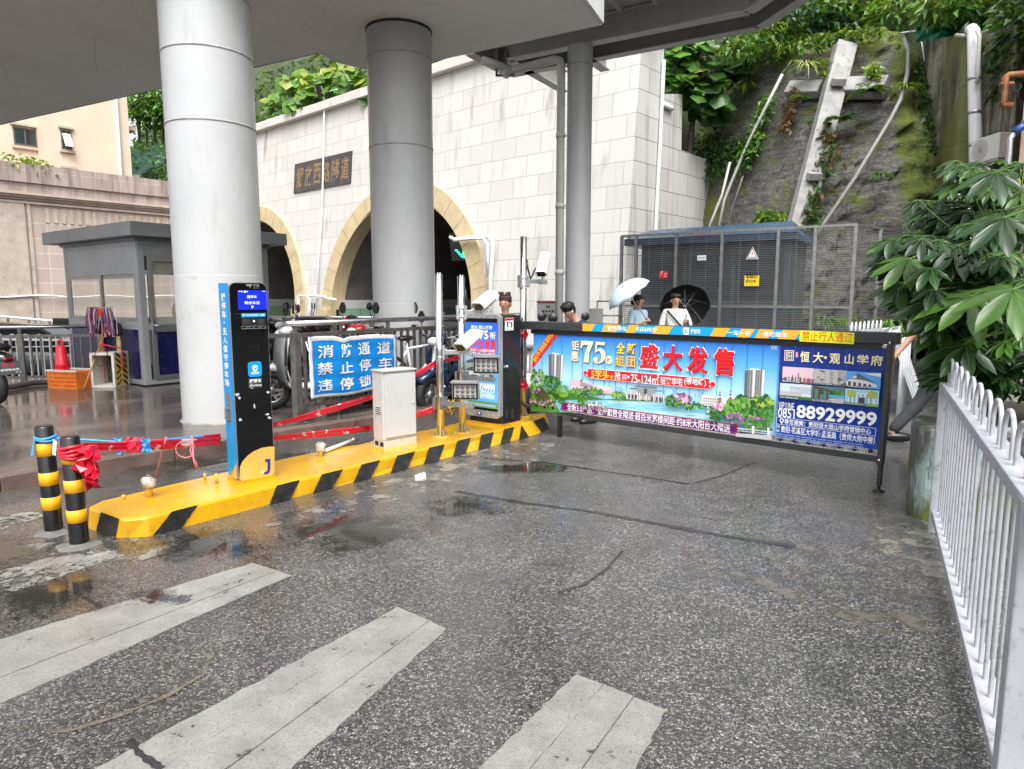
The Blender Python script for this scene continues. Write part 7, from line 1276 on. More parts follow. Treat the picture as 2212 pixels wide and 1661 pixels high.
# helmet on the black scooter
c_ = V(760, 704, 9.5); hm = T('helmet', 'black, red and white motorcycle helmet resting on a scooter behind the banner', 'helmet', c_); k = MB(); k.lathe(c_ - Z * .1, [(.11, 0), (.135, .06), (.135, .13), (.1, .21), (.05, .245), (0, .255)], M('helmet_black', (.012, .012, .014), .15), 20); hm.part('shell', k); k = MB(); k.lathe(c_ - Z * .1, [(.137, .1), (.138, .14), (.103, .215), (.052, .25), (0, .26)], M('helmet_red', (.5, .012, .02), .15), 20, a0=.4, a1=3.4); hm.part('red_flash', k); k = MB(); k.lathe(c_ - Z * .1, [(.138, .085), (.14, .12)], white, 16, a0=.2, a1=2.4); k.ball(c_ + Vector((-.09, -.1, -.02)), .03, galv, 8, 6); hm.part('white_flash', k)
def bicycle(label, loc, rz, frm):
 t_ = T('bicycle', label, 'bicycle', loc); t_.o.rotation_euler = (0, 0, rz); r = .33
 for x in (-.52, .52):
  k = MB(); k.tube([(x + r * math.cos(a), 0, r + r * math.sin(a)) for a in [2 * math.pi * i / 28 for i in range(28)]], .022, rubber, 8, closed=True); o = k.build('wheel', t_.o); k = MB()
  for i in range(14): a = 2 * math.pi * i / 14; k.tube([(x, .02 * (-1) ** i, r), (x + r * .94 * math.cos(a), 0, r + r * .94 * math.sin(a))], .0025, galv, 4, caps=False)
  k.build('spokes', o)
 k = MB()
 for a, b in (((-.12, 0, .3), (-.22, 0, .82)), ((-.2, 0, .74), (.34, 0, .78)), ((-.12, 0, .3), (.36, 0, .7)), ((-.12, 0, .3), (-.52, .04, .33)), ((-.2, 0, .72), (-.52, .04, .33)), ((.33, 0, .86), (.52, .04, .33))): k.tube([a, b], .02, frm, 8)
 k.build('frame', t_.o); k = MB(); k.ball((-.23, 0, .88), (.14, .07, .04), black, 12, 6); k.build('saddle', t_.o); k = MB(); k.tube([(.28, -.3, .98), (.33, -.1, .97), (.33, .1, .97), (.28, .3, .98)], .012, black, 8); k.tube([(.33, 0, .85), (.33, 0, .97)], .015, galv, 8); k.box((.36, 0, 1.0), (.06, .1, .05), black); k.build('handlebar', t_.o)
 k = MB(); k.lathe((-.12, 0, .3), [(.0, -.03), (.09, -.03), (.09, -.025), (0, -.02)], black, 18, (0, 1, 0)); k.bar((-.12, -.06, .3), (-.02, -.06, .17), .02, .015, galv); k.bar((-.12, .06, .3), (-.22, .06, .43), .02, .015, galv); k.build('crank', t_.o); return t_
p = V(905, 800, 9.2); bicycle('white framed bicycle leaning behind the railing beside the round pillar', (p.x + .0, 9.25, .12), R(48), M('bike_white', (.6, .6, .62), .3))

# ================================================================= MIDDLE DISTANCE
a_, b_ = V(585, 700, 15), V(1000, 700, 15.2); P_ = [Vector((a_.x + (b_.x - a_.x) * i / 3, 15.0, 0)) for i in range(4)]
steel_railing('far steel picket railing in front of the tunnel road', P_, .1, .97, 1.09, .16)
bs = MB(); bs.box((-3.2, 15.6, .3), (6.5, .2, .9), M('pale_barrier', (.5, .5, .48), .7, grime=.3)); single('road_barrier', bs, 'low pale concrete barrier behind the far railing', 'barrier', loc=(-3.2, 15.6, -.1))
k0 = V(1183, 680, 14.2); cb2 = T('control_box', 'grey electric control box with a red top edge and eight push buttons', 'control box', (k0.x, 14.2, 0)); greyb = M('control_grey', (.48, .5, .48), .4, 0, .05, 4, grime=.15); k = MB(); k.box((k0.x, 14.2, .75), (.42, .25, 1.35), greyb); cb2.part('case', k, bev=.008); k = MB(); k.box((k0.x, 14.2, 1.44), (.46, .3, .03), M('control_red', (.4, .03, .03), .4)); cb2.part('lid', k); k = MB()
for i in range(4):
 for j in range(2): k.lathe((k0.x - .1 + .065 * i, 14.07, 1.16 + .09 * j), [(0, .02), (.018, .018), (.02, 0)], black, 10, (0, -1, 0))
k.box((k0.x, 14.07, 1.34), (.08, .008, .03), black); cb2.part('button', k)
k = MB(); wsl = V(1290, 680, 14); k.box((wsl.x, 14.3, .6), (.3, .12, 1.4), M('grey_post', (.33, .33, .31), .7)); single('concrete_post', k, 'grey concrete post with a strip of red tape behind the black haired man', 'post', loc=(wsl.x, 14.3, 0))
a_, b_ = V(1512, 712, 9.6), V(1895, 716, 8.9); a_.z = b_.z = 0; hoop_fence('hoop_fence', 'white hoop topped fence just behind the advertising gate', a_, b_, .12, 1.0, 20, white_worn, r=.016)
rkm = M('white_steel', (.66, .68, .72), .35, .1, .06, 5, grime=.2, gs=8)
for i in range(8):
 a_ = V(1838 + 9 * i, 715, 9.9 + .12 * i); t_ = T('crowd_barrier', 'stacked white steel barrier with hoop tops standing behind the gate post', 'barrier', (a_.x, a_.y, 0), 'white barriers stacked on edge'); k = MB(); u = Vector((.55, .83, 0)); o_ = Vector((a_.x, a_.y, 0))
 for zz in (.15, 1.0): k = MB(); k.bar(o_ + Z * zz, o_ + u * 1.4 + Z * zz, .03, .035, rkm); t_.part('rail', k)
 k = MB()
 for j in range(9): q = o_ + u * (.08 + .155 * j); k.tube([q + Z * .15, q + Z * 1.0], .012, rkm, 5, caps=False)
 t_.part('bars', k); k = MB(); k.tube([o_ + Z * 1.0, o_ + Z * 1.12 + u * .02, o_ + u * .07 + Z * 1.17, o_ + u * .14 + Z * 1.12, o_ + u * .16 + Z * 1.0], .013, rkm, 6); t_.part('hoop', k)
for i in range(4):
 b0 = V(1932 + 5 * i, 860, 8.6 + .14 * i); b0.z = 0; t_ = T('crowd_barrier', 'white slatted barrier leaning in a slanted stack beyond the gate post', 'barrier', b0, 'white barriers leaning together'); tilt = Vector((.62, .12, 0)); k = MB(); u = Vector((.5, .86, 0))
 up_ = (Z * 1.0 - tilt * .75);
 for j in range(16): q = b0 + u * (.07 * j) + tilt * .55; k.bar(q + Z * .1, q + Z * .1 + up_ * .98, .014, .035, rkm, up=u)
 t_.part('slats', k); k = MB()
 for f in (0, 1): k = MB(); k.bar(b0 + tilt * .55 + Z * .1 + up_ * f, b0 + tilt * .55 + Z * .1 + up_ * f + u * 1.1, .04, .04, rkm); t_.part('rail', k)
 for q in (0, 1.1): k = MB(); k.tube([b0 + u * q + tilt * .1, b0 + u * q + Z * 1.0 + tilt * .1, b0 + u * q + tilt * .45 + Z * 1.1], .022, rkm, 8); t_.part('leg', k)
# ---- transformer in its cage
CL, CR, CB = Vector((2.36, 15.0, 0)), Vector((6.2, 12.6, 0)), Vector((8.6, 14.6, 0)); CZ = 2.83; cu = (CR - CL).normalized(); cback = (CB - CR).normalized()
tb = T('transformer_box', 'dark blue-grey transformer cabinet under a low pitched roof', 'transformer box', CL + cu * 2 + cback); tbm = M('transformer_blue', (.105, .125, .14), .4, .1, .12, 2, grime=.2, gcol=(.02, .025, .03), gs=4, streak=.3); tbr = M('transformer_roof', (.05, .09, .15), .3, .1, .15, 3); bb_ = cu.cross(Z); tf_ = frame(CL + cback * .3, cu, Z); W_ = 3.3
k = MB(); k.prism([(.25, .1), (W_, .1), (W_, 2.62), (.25, 2.62)], tbm, tf_, -1.7, 0); tb.part('body', k, bev=.01)
k = MB(); k.add([tf_(*q) for q in ((-.05, 2.62, .25), (W_ + .15, 2.62, .25), (W_ + .15, 2.76, .25), (-.05, 2.76, .25), (.25, 3.0, -.5), (W_ - .1, 3.04, -.5), (-.05, 2.62, -1.9), (W_ + .15, 2.62, -1.9), (-.05, 2.74, -1.9), (W_ + .15, 2.74, -1.9))], [(0, 1, 2, 3), (3, 2, 5, 4), (4, 5, 9, 8), (1, 7, 9, 5, 2), (0, 3, 4, 8, 6), (0, 6, 7, 1), (6, 8, 9, 7)], tbr); tb.part('roof', k)
for i in range(3):
 x0 = .3 + i * 1.0; k = MB(); k.prism([(x0, .2), (x0 + .95, .2), (x0 + .95, 2.5), (x0, 2.5)], tbm, tf_, 0, .03); o = tb.part('door', k, bev=.006); k = MB()
 for j in range(24): z_ = 1.5 + j * .038; k.prism([(x0 + .06, z_), (x0 + .89, z_), (x0 + .89, z_ + .018), (x0 + .06, z_ + .018)], M('louvre_dark', (.08, .098, .112), .5), tf_, .03, .045)
 tb.part('louvre', k, parent=o)
k = MB(); sgr = tf_(1.6, 2.9, -.1); fr = frame(tf_(1.2, 2.8, .1), cu, Vector((0, 0, 1))); k.fit('高压危险', lambda x, y, n=0: tf_(1.25 + x, 2.77 + y * .24, .24 - y * .75 + n + .012), 0.1, .05, .7, .2, flat('faded_red', (.4, .12, .14)), .01); tb.part('roof_lettering', k)
cg = T('mesh_cage', 'stainless steel wire mesh cage standing round the transformer', 'cage', (CL + CR) / 2); stl = M('cage_steel', (.3, .3, .29), .35, .7, .2, 10, grime=.3, gs=8)
def xfrac(px, a, b):
 return fr_on(px, 0, a, b)
posts = [0] + [xfrac(x, CL + Z * 1.6, CR + Z * 1.6) for x in (1372, 1458, 1556, 1676, 1755)] + [1]
def cpost(p): k = MB(); k.box(p + Z * (CZ / 2), (.06, .06, CZ), stl, Matrix.Rotation(math.atan2(cu.y, cu.x), 3, 'Z')); cg.part('post', k)
for f in posts: cpost(CL.lerp(CR, f))
for f in (.33, .66, 1): cpost(CR.lerp(CB, f))
k = MB()
for a, b in ((CL, CR), (CR, CB)):
 for z_ in (.12, 1.35, CZ): k.bar(a + Z * z_, b + Z * z_, .045, .045, stl)
k.bar(CL + Z * CZ, CL + cback * 1.8 + Z * CZ, .045, .045, stl); cg.part('rails', k)
wire = M('cage_wire', (.27, .27, .265), .4, .6, .15, 12)
def wires(a, b):
 k = MB(); n_ = 62
 for i in range(n_): z_ = .15 + (CZ - .18) * i / n_; k.tube([a + Z * z_, b + Z * z_], .0045, wire, 4, caps=False)
 nv = max(1, round((b - a).length / .33))
 for i in range(1, nv): q = a.lerp(b, i / nv); k.tube([q + Z * .12, q + Z * CZ], .004, wire, 4, caps=False)
 cg.part('wire_panel', k)
for f, g_ in zip(posts[:-1], posts[1:]): wires(CL.lerp(CR, f), CL.lerp(CR, g_))
for f, g_ in ((0, .33), (.33, .66), (.66, 1)): wires(CR.lerp(CB, f), CR.lerp(CB, g_))
wires(CL, CL + cback * 1.8)
so = CL + bb_ * .04; sf = frame(so, cu, Z); son2 = onto(so, cu, Z); r2 = crop(2300, 0, 4096, 2210); S2 = lambda x, y: son2(*r2(x, y))
def sign(label, box, bgm, draw, shape=None):
 b_ = bx_(S2, *box); k = MB(); k.prism(shape(b_) if shape else [(b_[0], b_[1]), (b_[2], b_[1]), (b_[2], b_[3]), (b_[0], b_[3])], bgm, sf, 0, .01); t_ = T('warning_sign', label, 'sign', sf(b_[0], b_[1])); o = t_.part('plate', k); k = MB(); draw(k, lambda x, y, n=0: sf(x, y, .011 + n), b_); t_.part('print', k, parent=o)
tri = lambda b: [(b[0], b[1]), (b[2], b[1]), ((b[0] + b[2]) / 2, b[3])]
def dtri(k, fr, b):
 w_, h_ = b[2] - b[0], b[3] - b[1]; P = lambda u, v: (b[0] + w_ * u, b[1] + h_ * v); k.poly(fr, [P(.08, .05), P(.92, .05), P(.5, .92)], pr_black); k.poly(fr, [P(.14, .09), P(.86, .09), P(.5, .83)], pr_white); k.poly(fr, [P(.52, .72), P(.42, .44), P(.5, .46), P(.44, .24), P(.6, .5), P(.51, .49)], pr_red); k.fit('有电危险', fr, *P(.2, .11), *P(.8, .2), pr_black, .01)
sign('white triangular high voltage sign on the cage', (842, 1214, 906, 1276), pr_white, dtri, tri)
sign('small white lettered sign on the cage', (602, 1256, 646, 1282), pr_white, lambda k, fr, b: (k.fit('配电室', fr, b[0] + .02, b[1] + .03, b[2] - .02, b[3] - .03, st_[1], .01)))
sign('small red danger sign on the cage', (414, 1336, 458, 1370), pr_red, lambda k, fr, b: (k.fit('止步高压', fr, b[0] + .1, (b[1] + b[3]) / 2 + .01, b[2] - .02, b[3] - .03, pr_white, .015), k.fit('生命危险', fr, b[0] + .1, b[1] + .03, b[2] - .02, (b[1] + b[3]) / 2 - .01, pr_white, .015), k.poly(fr, [(b[0] + .06, b[3] - .03), (b[0] + .02, b[1] + .12), (b[0] + .05, b[1] + .12), (b[0] + .03, b[1] + .03), (b[0] + .08, b[1] + .15), (b[0] + .05, b[1] + .15)], pr_white)))
sign('yellow transformer data plate on the cage', (833, 1355, 908, 1408), flat('sign_yellow', (.85, .6, .02)), lambda k, fr, b: (k.fit('名称 公变专用变压器', fr, b[0] + .03, b[1] + .25, b[2] - .03, b[3] - .06, pr_black, .008), k.fit('容量 315KVA', fr, b[0] + .03, b[1] + .15, b[2] - .12, b[1] + .22, pr_black, .008), k.fit('编号 GQZ12085', fr, b[0] + .03, b[1] + .06, b[2] - .06, b[1] + .13, pr_black, .008)))
# small square rail at the cage's left
a_ = V(1290, 690, 14.4); k = MB()
for x in (0, .55): k.tube([(a_.x + x, 14.4, 0), (a_.x + x, 14.4, 1.45)], .02, stl, 6)
for z_ in (.4, .8, 1.15, 1.45): k.tube([(a_.x, 14.4, z_), (a_.x + .55, 14.4, z_)], .018, stl, 6)
single('steel_rail', k, 'small stainless rail frame beside the pale umbrella', 'rail', loc=(a_.x, 14.4, 0))
# ================================================================= ROCK, HILL AND RIGHT-HAND BACKGROUND
def m_rock():
 m, t, p = nodes('wet_rock'); co = coords(t, 'World'); tilt = coords(t, 'World', scale=(1, 1, 3.2), rot=(R(12), R(8), 0))
 n1 = noise(t, co, .8, 7, .65); n2 = noise(t, tilt, 2.2, 9, .72); n3 = noise(t, co, 11, 6, .7); mo = noise(t, co, 1.3, 8, .75); g_ = nd(t, 'NewGeometry')
 c = mixc(t, ramp(t, n2, [(.3, 0), (.7, 1)]), (.03, .03, .028), (.29, .28, .26)); c = mixc(t, ramp(t, noise(t, tilt, 4.0, 6, .7), [(.58, 0), (.72, .75)]), c, (.4, .39, .36)); c = mixc(t, ramp(t, n1, [(.5, 0), (.75, .35)]), c, (.25, .21, .17)); c = mixc(t, ramp(t, n3, [(.47, 0), (.68, .85)]), c, (.025, .024, .022))
 vc = nd(t, 'Attribute', attribute_name='moss'); mk = math_(t, 'ADD', math_(t, 'MULTIPLY', mo, 1.05), math_(t, 'MULTIPLY', vc.outputs['Fac'], .52)); c = mixc(t, ramp(t, mk, [(.56, 0), (.68, .92)]), c, mixc(t, ramp(t, n3, [(.3, 0), (.7, 1)]), (.05, .08, .008), (.2, .25, .02)))
 t.links.new(c, p.inputs['Base Color']); t.links.new(ramp(t, n1, [(.3, .35), (.7, .7)]), p.inputs['Roughness']); bump(t, p, math_(t, 'ADD', n2, math_(t, 'MULTIPLY', n3, .5)), .9, .16); return m
rockm = m_rock()
from mathutils import noise as mn
NU, NV = 170, 110
def rk_base(x):
 pts = [(1380, 25), (1500, 24), (1572, 22.3), (1650, 20.2), (1720, 18.8), (1850, 17.4), (1950, 16.8), (2010, 17.0), (2110, 21)]
 for (a, ya), (b, yb) in zip(pts, pts[1:]):
  if a <= x <= b: return ya + (yb - ya) * (x - a) / (b - a)
 return pts[0][1] if x < 1380 else pts[-1][1]
def rk_top(x):
 pts = [(1380, 150), (1440, 150), (1520, 170), (1600, 128), (1660, 98), (1700, 76), (1800, 66), (1900, 66), (1945, 82), (1990, 240), (2030, 400), (2110, 520)]
 for (a, ya), (b, yb) in zip(pts, pts[1:]):
  if a <= x <= b: return ya + (yb - ya) * (x - a) / (b - a)
def rk(x, v, off=0):
 """v = 0 foot .. 1 top; leaning back as it rises"""
 yb = 760; yt = rk_top(x); y = yb + (yt - yb) * v; Y = rk_base(x) + 3.6 * max(0, (690 - y) / 600) ** 1.1; P = V(x, y, Y - off)
 n_ = mn.ridged_multi_fractal(P * .6, .9, 2.1, 6, 1.0, 2.0) * .42 + mn.fractal(P * .5, 1.0, 2.1, 6) * .7 + mn.fractal(P * 3.1, .8, 2.1, 3) * .09 - .4 + mn.fractal(Vector((P.x * 1.6, P.y * 1.6, P.z * 4.5)), 1.0, 2.2, 3) * .22
 return P + Vector((.15 * n_, -n_ * .7, 0)) if off == 0 else P
rkb = MB(); vs = []; moss = []
us = [1380 + (2110 - 1380) * i / NU for i in range(NU + 1)]
for x in us:
 for j in range(NV + 1): vs.append(rk(x, j / NV)); y_ = 760 + (rk_top(x) - 760) * j / NV; moss.append(max(sstep(1915, 1985, x + (y_ - 300) * -.12) * (.95 - .55 * sstep(470, 600, y_)), .55 * sstep(.86, 1, j / NV), .35 * sstep(1600, 1480, x)))
 t_ = vs[-1]; vs.append(t_ + Vector((.5, 1.6, -1.6))); moss.append(.6)
m_ = NV + 2; rkb.add(vs, [(i * m_ + j, (i + 1) * m_ + j, (i + 1) * m_ + j + 1, i * m_ + j + 1) for i in range(NU) for j in range(m_ - 1)], rockm, True)
ro_ = struct('cliff', rkb); at = ro_.data.attributes.new('moss', 'FLOAT', 'POINT'); at.data.foreach_set('value', moss)
# sloping concrete beams pinned on the rock
cbm = M('slope_concrete', (.3, .3, .29), .55, 0, .25, 2.5, .5, 24, grime=.95, gcol=(.06, .06, .05), gs=4.5)
def rpt(x, y, off): return V(x, y, rk_base(x) + 3.6 * max(0, (690 - y) / 600) ** 1.1 - off)
B0, B1 = rpt(1826, 98, .5), rpt(1722, 500, .5); ts = T('slope_beam', 'long sloping concrete beam running down the rock face', 'concrete beam', B1); nb_ = (B0 - B1).cross(Vector((1, 0, 0))).normalized(); k = MB(); k.bar(B1, B0, .56, .42, cbm, up=Vector((0, -1, .3))); ts.part('beam', k, bev=.03); k = MB()
for f in (.26, .76): q = B1.lerp(B0, f); k.box(q + Vector((-.02, -.3, .1)), (.36, .22, .2), cbm, Matrix.Rotation(R(24), 3, 'X'))
ts.part('anchor_block', k, bev=.02)
B2, B3 = rpt(1702, 194, .45), rpt(1915, 188, .45); k = MB(); k.bar(B2, B2.lerp(B3, .36), .45, .3, cbm, up=Vector((0, -1, .3))); k.bar(B2.lerp(B3, .54), B3, .5, .4, cbm, up=Vector((0, -1, .3))); single('slope_beam', k, 'shorter level concrete beam crossing the long sloping beam on the rock', 'concrete beam', bev=.03)
hose = M('pale_hose', (.5, .5, .46), .5); dhose = M('dark_hose', (.09, .09, .085), .5)
def rtube(pts, r, mat, name, label, cat, off=.35): k = MB(); k.tube([rpt(x, y, off) for x, y in pts], r, mat, 8); single(name, k, label, cat)
rtube([(1952, 82), (1962, 110), (1960, 160), (1945, 215), (1925, 255), (1895, 305), (1850, 380), (1810, 440), (1775, 490), (1760, 520)], .055, M('grey_rubber_hose', (.25, .25, .23), .5), 'hose', 'long grey hose curving down over the rock from its mossy edge', 'hose', .55)
rtube([(1945, 72), (1988, 66), (1990, 90), (2008, 190), (2020, 270), (2040, 345), (2048, 370)], .03, galv, 'pipe', 'thin steel pipe bent over the mossy edge and falling beside the hose', 'pipe', .7)
rtube([(1690, 160), (1650, 240), (1620, 300), (1590, 370), (1565, 430), (1552, 500)], .05, hose, 'hose', 'pale pipe slanting down the vine grown left part of the rock', 'pipe', .8)
rtube([(1577, 350), (1560, 420), (1540, 470), (1520, 520)], .04, M('pale_pipe_b', (.55, .54, .48), .5), 'hose', 'second pale pipe close to the end of the stone wing wall', 'pipe', 1.1)
rtube([(1605, 380), (1585, 440), (1570, 500), (1560, 540)], .035, dhose, 'hose', 'dark hose hanging beside the pale pipe on the rock', 'hose', .9)
q = MB(); w0 = onp(FO, FN, 1433, 110); wp_ = lambda x, y: onp(FO + FN * .08, FN, x, y); q.tube([wp_(1434, 130), wp_(1431, 200), wp_(1425, 330), wp_(1417, 480), wp_(1413, 620)], .06, tub, 8); q.tube([wp_(1432, 225), wp_(1450, 233), wp_(1453, 236)], .07, tub, 8); single('drainpipe', q, 'white pipe running down the side of the stone wing wall', 'drainpipe')
# dark stained retaining wall to the right
def m_stained():
 m, t, p = nodes('stained_concrete'); co = coords(t, 'World'); st = noise(t, coords(t, 'World', scale=(1, 1, .1)), 1.6, 8, .75); n = noise(t, co, 3, 6, .65); gr_ = noise(t, coords(t, 'World', scale=(1, 1, .3)), .8, 4)
 sep = nd(t, 'SeparateXYZ'); t.links.new(co, sep.inputs[0]); fr_ = math_(t, 'FRACT', math_(t, 'DIVIDE', math_(t, 'ADD', sep.outputs[2], math_(t, 'MULTIPLY', n, .05)), 1.35)); line_ = ramp(t, fr_, [(.0, 1), (.03, 0)])
 c = mixc(t, ramp(t, n, [(.3, 0), (.7, 1)]), (.14, .13, .095), (.34, .31, .25)); c = mixc(t, ramp(t, st, [(.44, 0), (.54, .95)]), c, (.03, .03, .028)); c = mixc(t, ramp(t, gr_, [(.45, 0), (.6, .7)]), c, (.15, .16, .03)); c = mixc(t, math_(t, 'MULTIPLY', line_, .7), c, (.03, .028, .022)); t.links.new(c, p.inputs['Base Color']); p.inputs['Roughness'].default_value = .55; bump(t, p, n, .4, .02); return m
sw0, sw1 = V(1960, 640, 19.5), V(2185, 640, 15.8); sw0.z = sw1.z = 0; su = (sw1 - sw0).normalized(); sfr = frame(sw0, su, Z); sL = (sw1 - sw0).length; swon = onto(sw0, su, Z)
k = MB(); zt_ = swon(2080, 84)[1]; k.prism([(0, 0), (sL - .1, 0), (sL - .25, zt_ * .55), (sL - .55, swon(2170, 66)[1]), (0, swon(1985, 96)[1])], m_stained(), sfr, -.8, 0); single('retaining_wall', k, 'dark water stained concrete retaining wall behind the big white pipe', 'retaining wall', loc=sw0 + su * sL / 2)
pp = lambda x, y, o=.2: onp(sw0 + su.cross(Z) * o, su.cross(Z), x, y)
dp2 = T('drainpipe', 'thick white plastic drainpipe standing against the dark stained wall', 'drainpipe', pp(2110, 640)); k = MB(); k.tube([pp(2098, 80, -.3), pp(2099, 64), pp(2103, 66), pp(2105, 200), pp(2108, 360), pp(2110, 480)], .14, M('white_pvc_big', (.68, .69, .7), .35, 0, .04, 3, grime=.15), 14); dp2.part('pipe', k)
for y in (170, 243, 313, 390): k = MB(); a = pp(2104.5 + (y - 170) * .018, y); k.tube([a - Z * .03, a + Z * .03], .158, galv, 14); dp2.part('clamp', k)
k = MB(); k.tube([pp(2065, 76, .1), pp(2085, 78, .1), pp(2098, 74, .25)], .05, hose, 6); k.tube([pp(2110, 66, .3), pp(2116, 78, .3), pp(2112, 160, .3), pp(2111, 180, .3)], .045, hose, 6); dp2.part('hose', k)
k = MB(); rr = random.Random(2); c0 = pp(2022, 78, -.1)
k.add([c0 + Vector(((i / 6 - .5) * 1.3, -.25 + rr.uniform(-.1, .1), (j / 4 - .5) * .5 + .2 * math.sin(i) * .3 + i * .03 + rr.uniform(-.05, .05))) for i in range(7) for j in range(5)], [(i * 5 + j, i * 5 + j + 1, i * 5 + j + 6, i * 5 + j + 5) for i in range(6) for j in range(4)], M('green_tarp', (.01, .2, .12), .4)); single('tarpaulin', k, 'crumpled green tarpaulin lying on top of the dark stained wall', 'tarpaulin', solid=.01)
ac0 = pp(2142, 322, .35); acr = Matrix.Rotation(math.atan2(su.y, su.x), 3, 'Z'); an_ = su.cross(Z); ac = T('air_conditioner', 'white air conditioner unit mounted below the dark stained wall', 'air conditioner', ac0); acm = M('ac_white', (.66, .66, .63), .4, 0, .04, 3, grime=.2); k = MB(); k.box(ac0, (.86, .34, .56), acm, acr); ac.part('case', k, bev=.015); fo_ = ac0 + an_ * .171 - su * .14; k = MB()
for i in range(5): r_ = .05 + .045 * i; k.tube([fo_ + su * (r_ * math.cos(a)) + Z * (r_ * math.sin(a)) for a in [2 * math.pi * j / 24 for j in range(24)]], .006, M('grille_grey', (.3, .3, .29), .5), 4, closed=True)
for i in range(16): a = 2 * math.pi * i / 16; k.bar(fo_, fo_ + su * (.24 * math.cos(a)) + Z * (.24 * math.sin(a)), .006, .006, M('grille_grey', (.3, .3, .29), .5), up=an_)
ac.part('grille', k); k = MB(); k.lathe(fo_ - an_ * .002, [(.235, 0), (0, .001)], M('fan_dark_grey', (.12, .12, .12), .7), 24, an_); ac.part('fan', k)  # plain dark grey disc behind the grille
k = MB(); k.box(ac0 - Z * .3 - an_ * .0, (.8, .3, .04), galv, acr); ac.part('bracket', k)
# pink tiled building corner with rusty brackets and a blue sleeved conduit
pk0 = V(2174, 640, 11.5); pk0.z = 0; pkm = m_tiles('pink_tiles', (.33, .23, .205), (.31, .215, .19), (.24, .17, .15), .6, .6, .3, .006); k = MB(); bq_ = [(pk0.x, 11.5), (pk0.x + 4, 11.3), (pk0.x + 9, 17.6), (pk0.x + 5.2, 17.8)]; k.prism(bq_, pkm, lv, -.1, 10)
single('building', k, 'corner of a pink tiled building at the edge of the view', 'building', loc=(pk0.x + 2, 13.5, 0))
rust = M('rusty_steel', (.24, .1, .045), .7, .3, .35, 8, .3, 40); k = MB(); ra = lambda x, y: V(x, y, 11.3); k.tube([ra(2230, 158), ra(2178, 162), ra(2172, 166), ra(2170, 220), ra(2166, 225), ra(2185, 228)], .05, rust, 8); k.tube([ra(2160, 182), ra(2190, 180)], .03, rust, 6); single('bracket', k, 'rusty pipe bracket on the pink building', 'bracket')
k = MB(); k.tube([ra(2230, 268), ra(2205, 275), ra(2190, 288)], .06, M('blue_sleeve', (.012, .05, .2), .4), 10); k.tube([ra(2190, 288), ra(2182, 300), ra(2180, 330), ra(2172, 400), ra(2172, 440)], .045, galv, 8); k.tube([ra(2230, 262), ra(2212, 268)], .068, hose, 10); single('conduit', k, 'grey conduit with a blue ribbed sleeve bending down the pink building', 'conduit')
# stairs behind the plant, with steel handrail and a little lean-to
stm = M('stair_stone', (.27, .22, .18), .6, 0, .2, 4, .3, 30, grime=.5, gs=5); s0 = Vector((6.0, 8.5, 0)); sx_ = az(117); sy_ = az(27); st = T('stairs', 'stone stairs climbing behind the big leaved plant', 'stairs', s0); k = MB()
for i in range(14): k.add([s0 + sx_ * a + sy_ * (.29 * i + b) + Z * z_ for a in (0, 3.2) for b in (0, .3 if i < 13 else 3) for z_ in (-.1, .165 * (i + 1))], [(0, 1, 3, 2), (4, 6, 7, 5), (0, 4, 5, 1), (1, 5, 7, 3), (2, 3, 7, 6)], stm)
st.part('steps', k); k = MB(); hr = [s0 - sx_ * .06 + sy_ * (.29 * i) + Z * (.165 * i) for i in (0, 13)]
for zz in (.35, .62, .9): k.tube([hr[0] + Z * zz, hr[1] + Z * zz], .028 if zz > .8 else .018, white if zz > .8 else polish, 8)
for i in range(0, 14, 3): q = s0 - sx_ * .06 + sy_ * (.29 * i) + Z * (.165 * (i + 1)); k.tube([q - Z * .2, q + Z * .75], .022, polish, 8)
st.part('handrail', k); k = MB(); k.add([s0 - sx_ * .12 + sy_ * y_ + Z * z_ for y_, z_ in ((0, -.1), (4, -.1), (4, 2.6), (0, .35))] + [s0 - sx_ * .35 + sy_ * y_ + Z * z_ for y_, z_ in ((0, -.1), (4, -.1), (4, 2.6), (0, .35))], [(0, 1, 2, 3), (7, 6, 5, 4), (0, 3, 7, 4), (3, 2, 6, 7), (0, 4, 5, 1)], M('stair_wall', (.2, .2, .19), .6, .2, .12, 4, grime=.4)); st.part('side_wall', k)
a_ = V(2068, 372, 12.3); sh = T('lean_to', 'small lean-to roof of pale corrugated sheet above the stairs', 'shelter', a_); k = MB(); k.add([V(2040, 388, 12.6), V(2062, 366, 12.0), V(2092, 400, 11.8), V(2078, 424, 12.4)], [(0, 1, 2, 3)], M('pale_sheet', (.62, .58, .5), .5)); sh.part('roof', k, solid=.05); k = MB(); k.add([V(2046, 400, 12.5), V(2078, 420, 12.4), V(2092, 640, 12.2), V(2046, 640, 12.5)], [(0, 1, 2, 3)], M('corrugated', (.2, .2, .21), .4, .5, .2, 6)); k.add([V(2078, 424, 12.35), V(2108, 420, 12.6), V(2112, 640, 12.6), V(2092, 640, 12.2)], [(0, 1, 2, 3)], M('corrugated_dark', (.05, .05, .06), .5)); sh.part('wall', k, solid=.03); k = MB(); k.tube([V(2052, 384, 11.9), V(2104, 520, 10.8), V(2140, 640, 10)], .06, white, 8); k.tube([V(2066, 380, 11.9), V(2112, 505, 10.8)], .03, polish, 8); sh.part('rail', k)
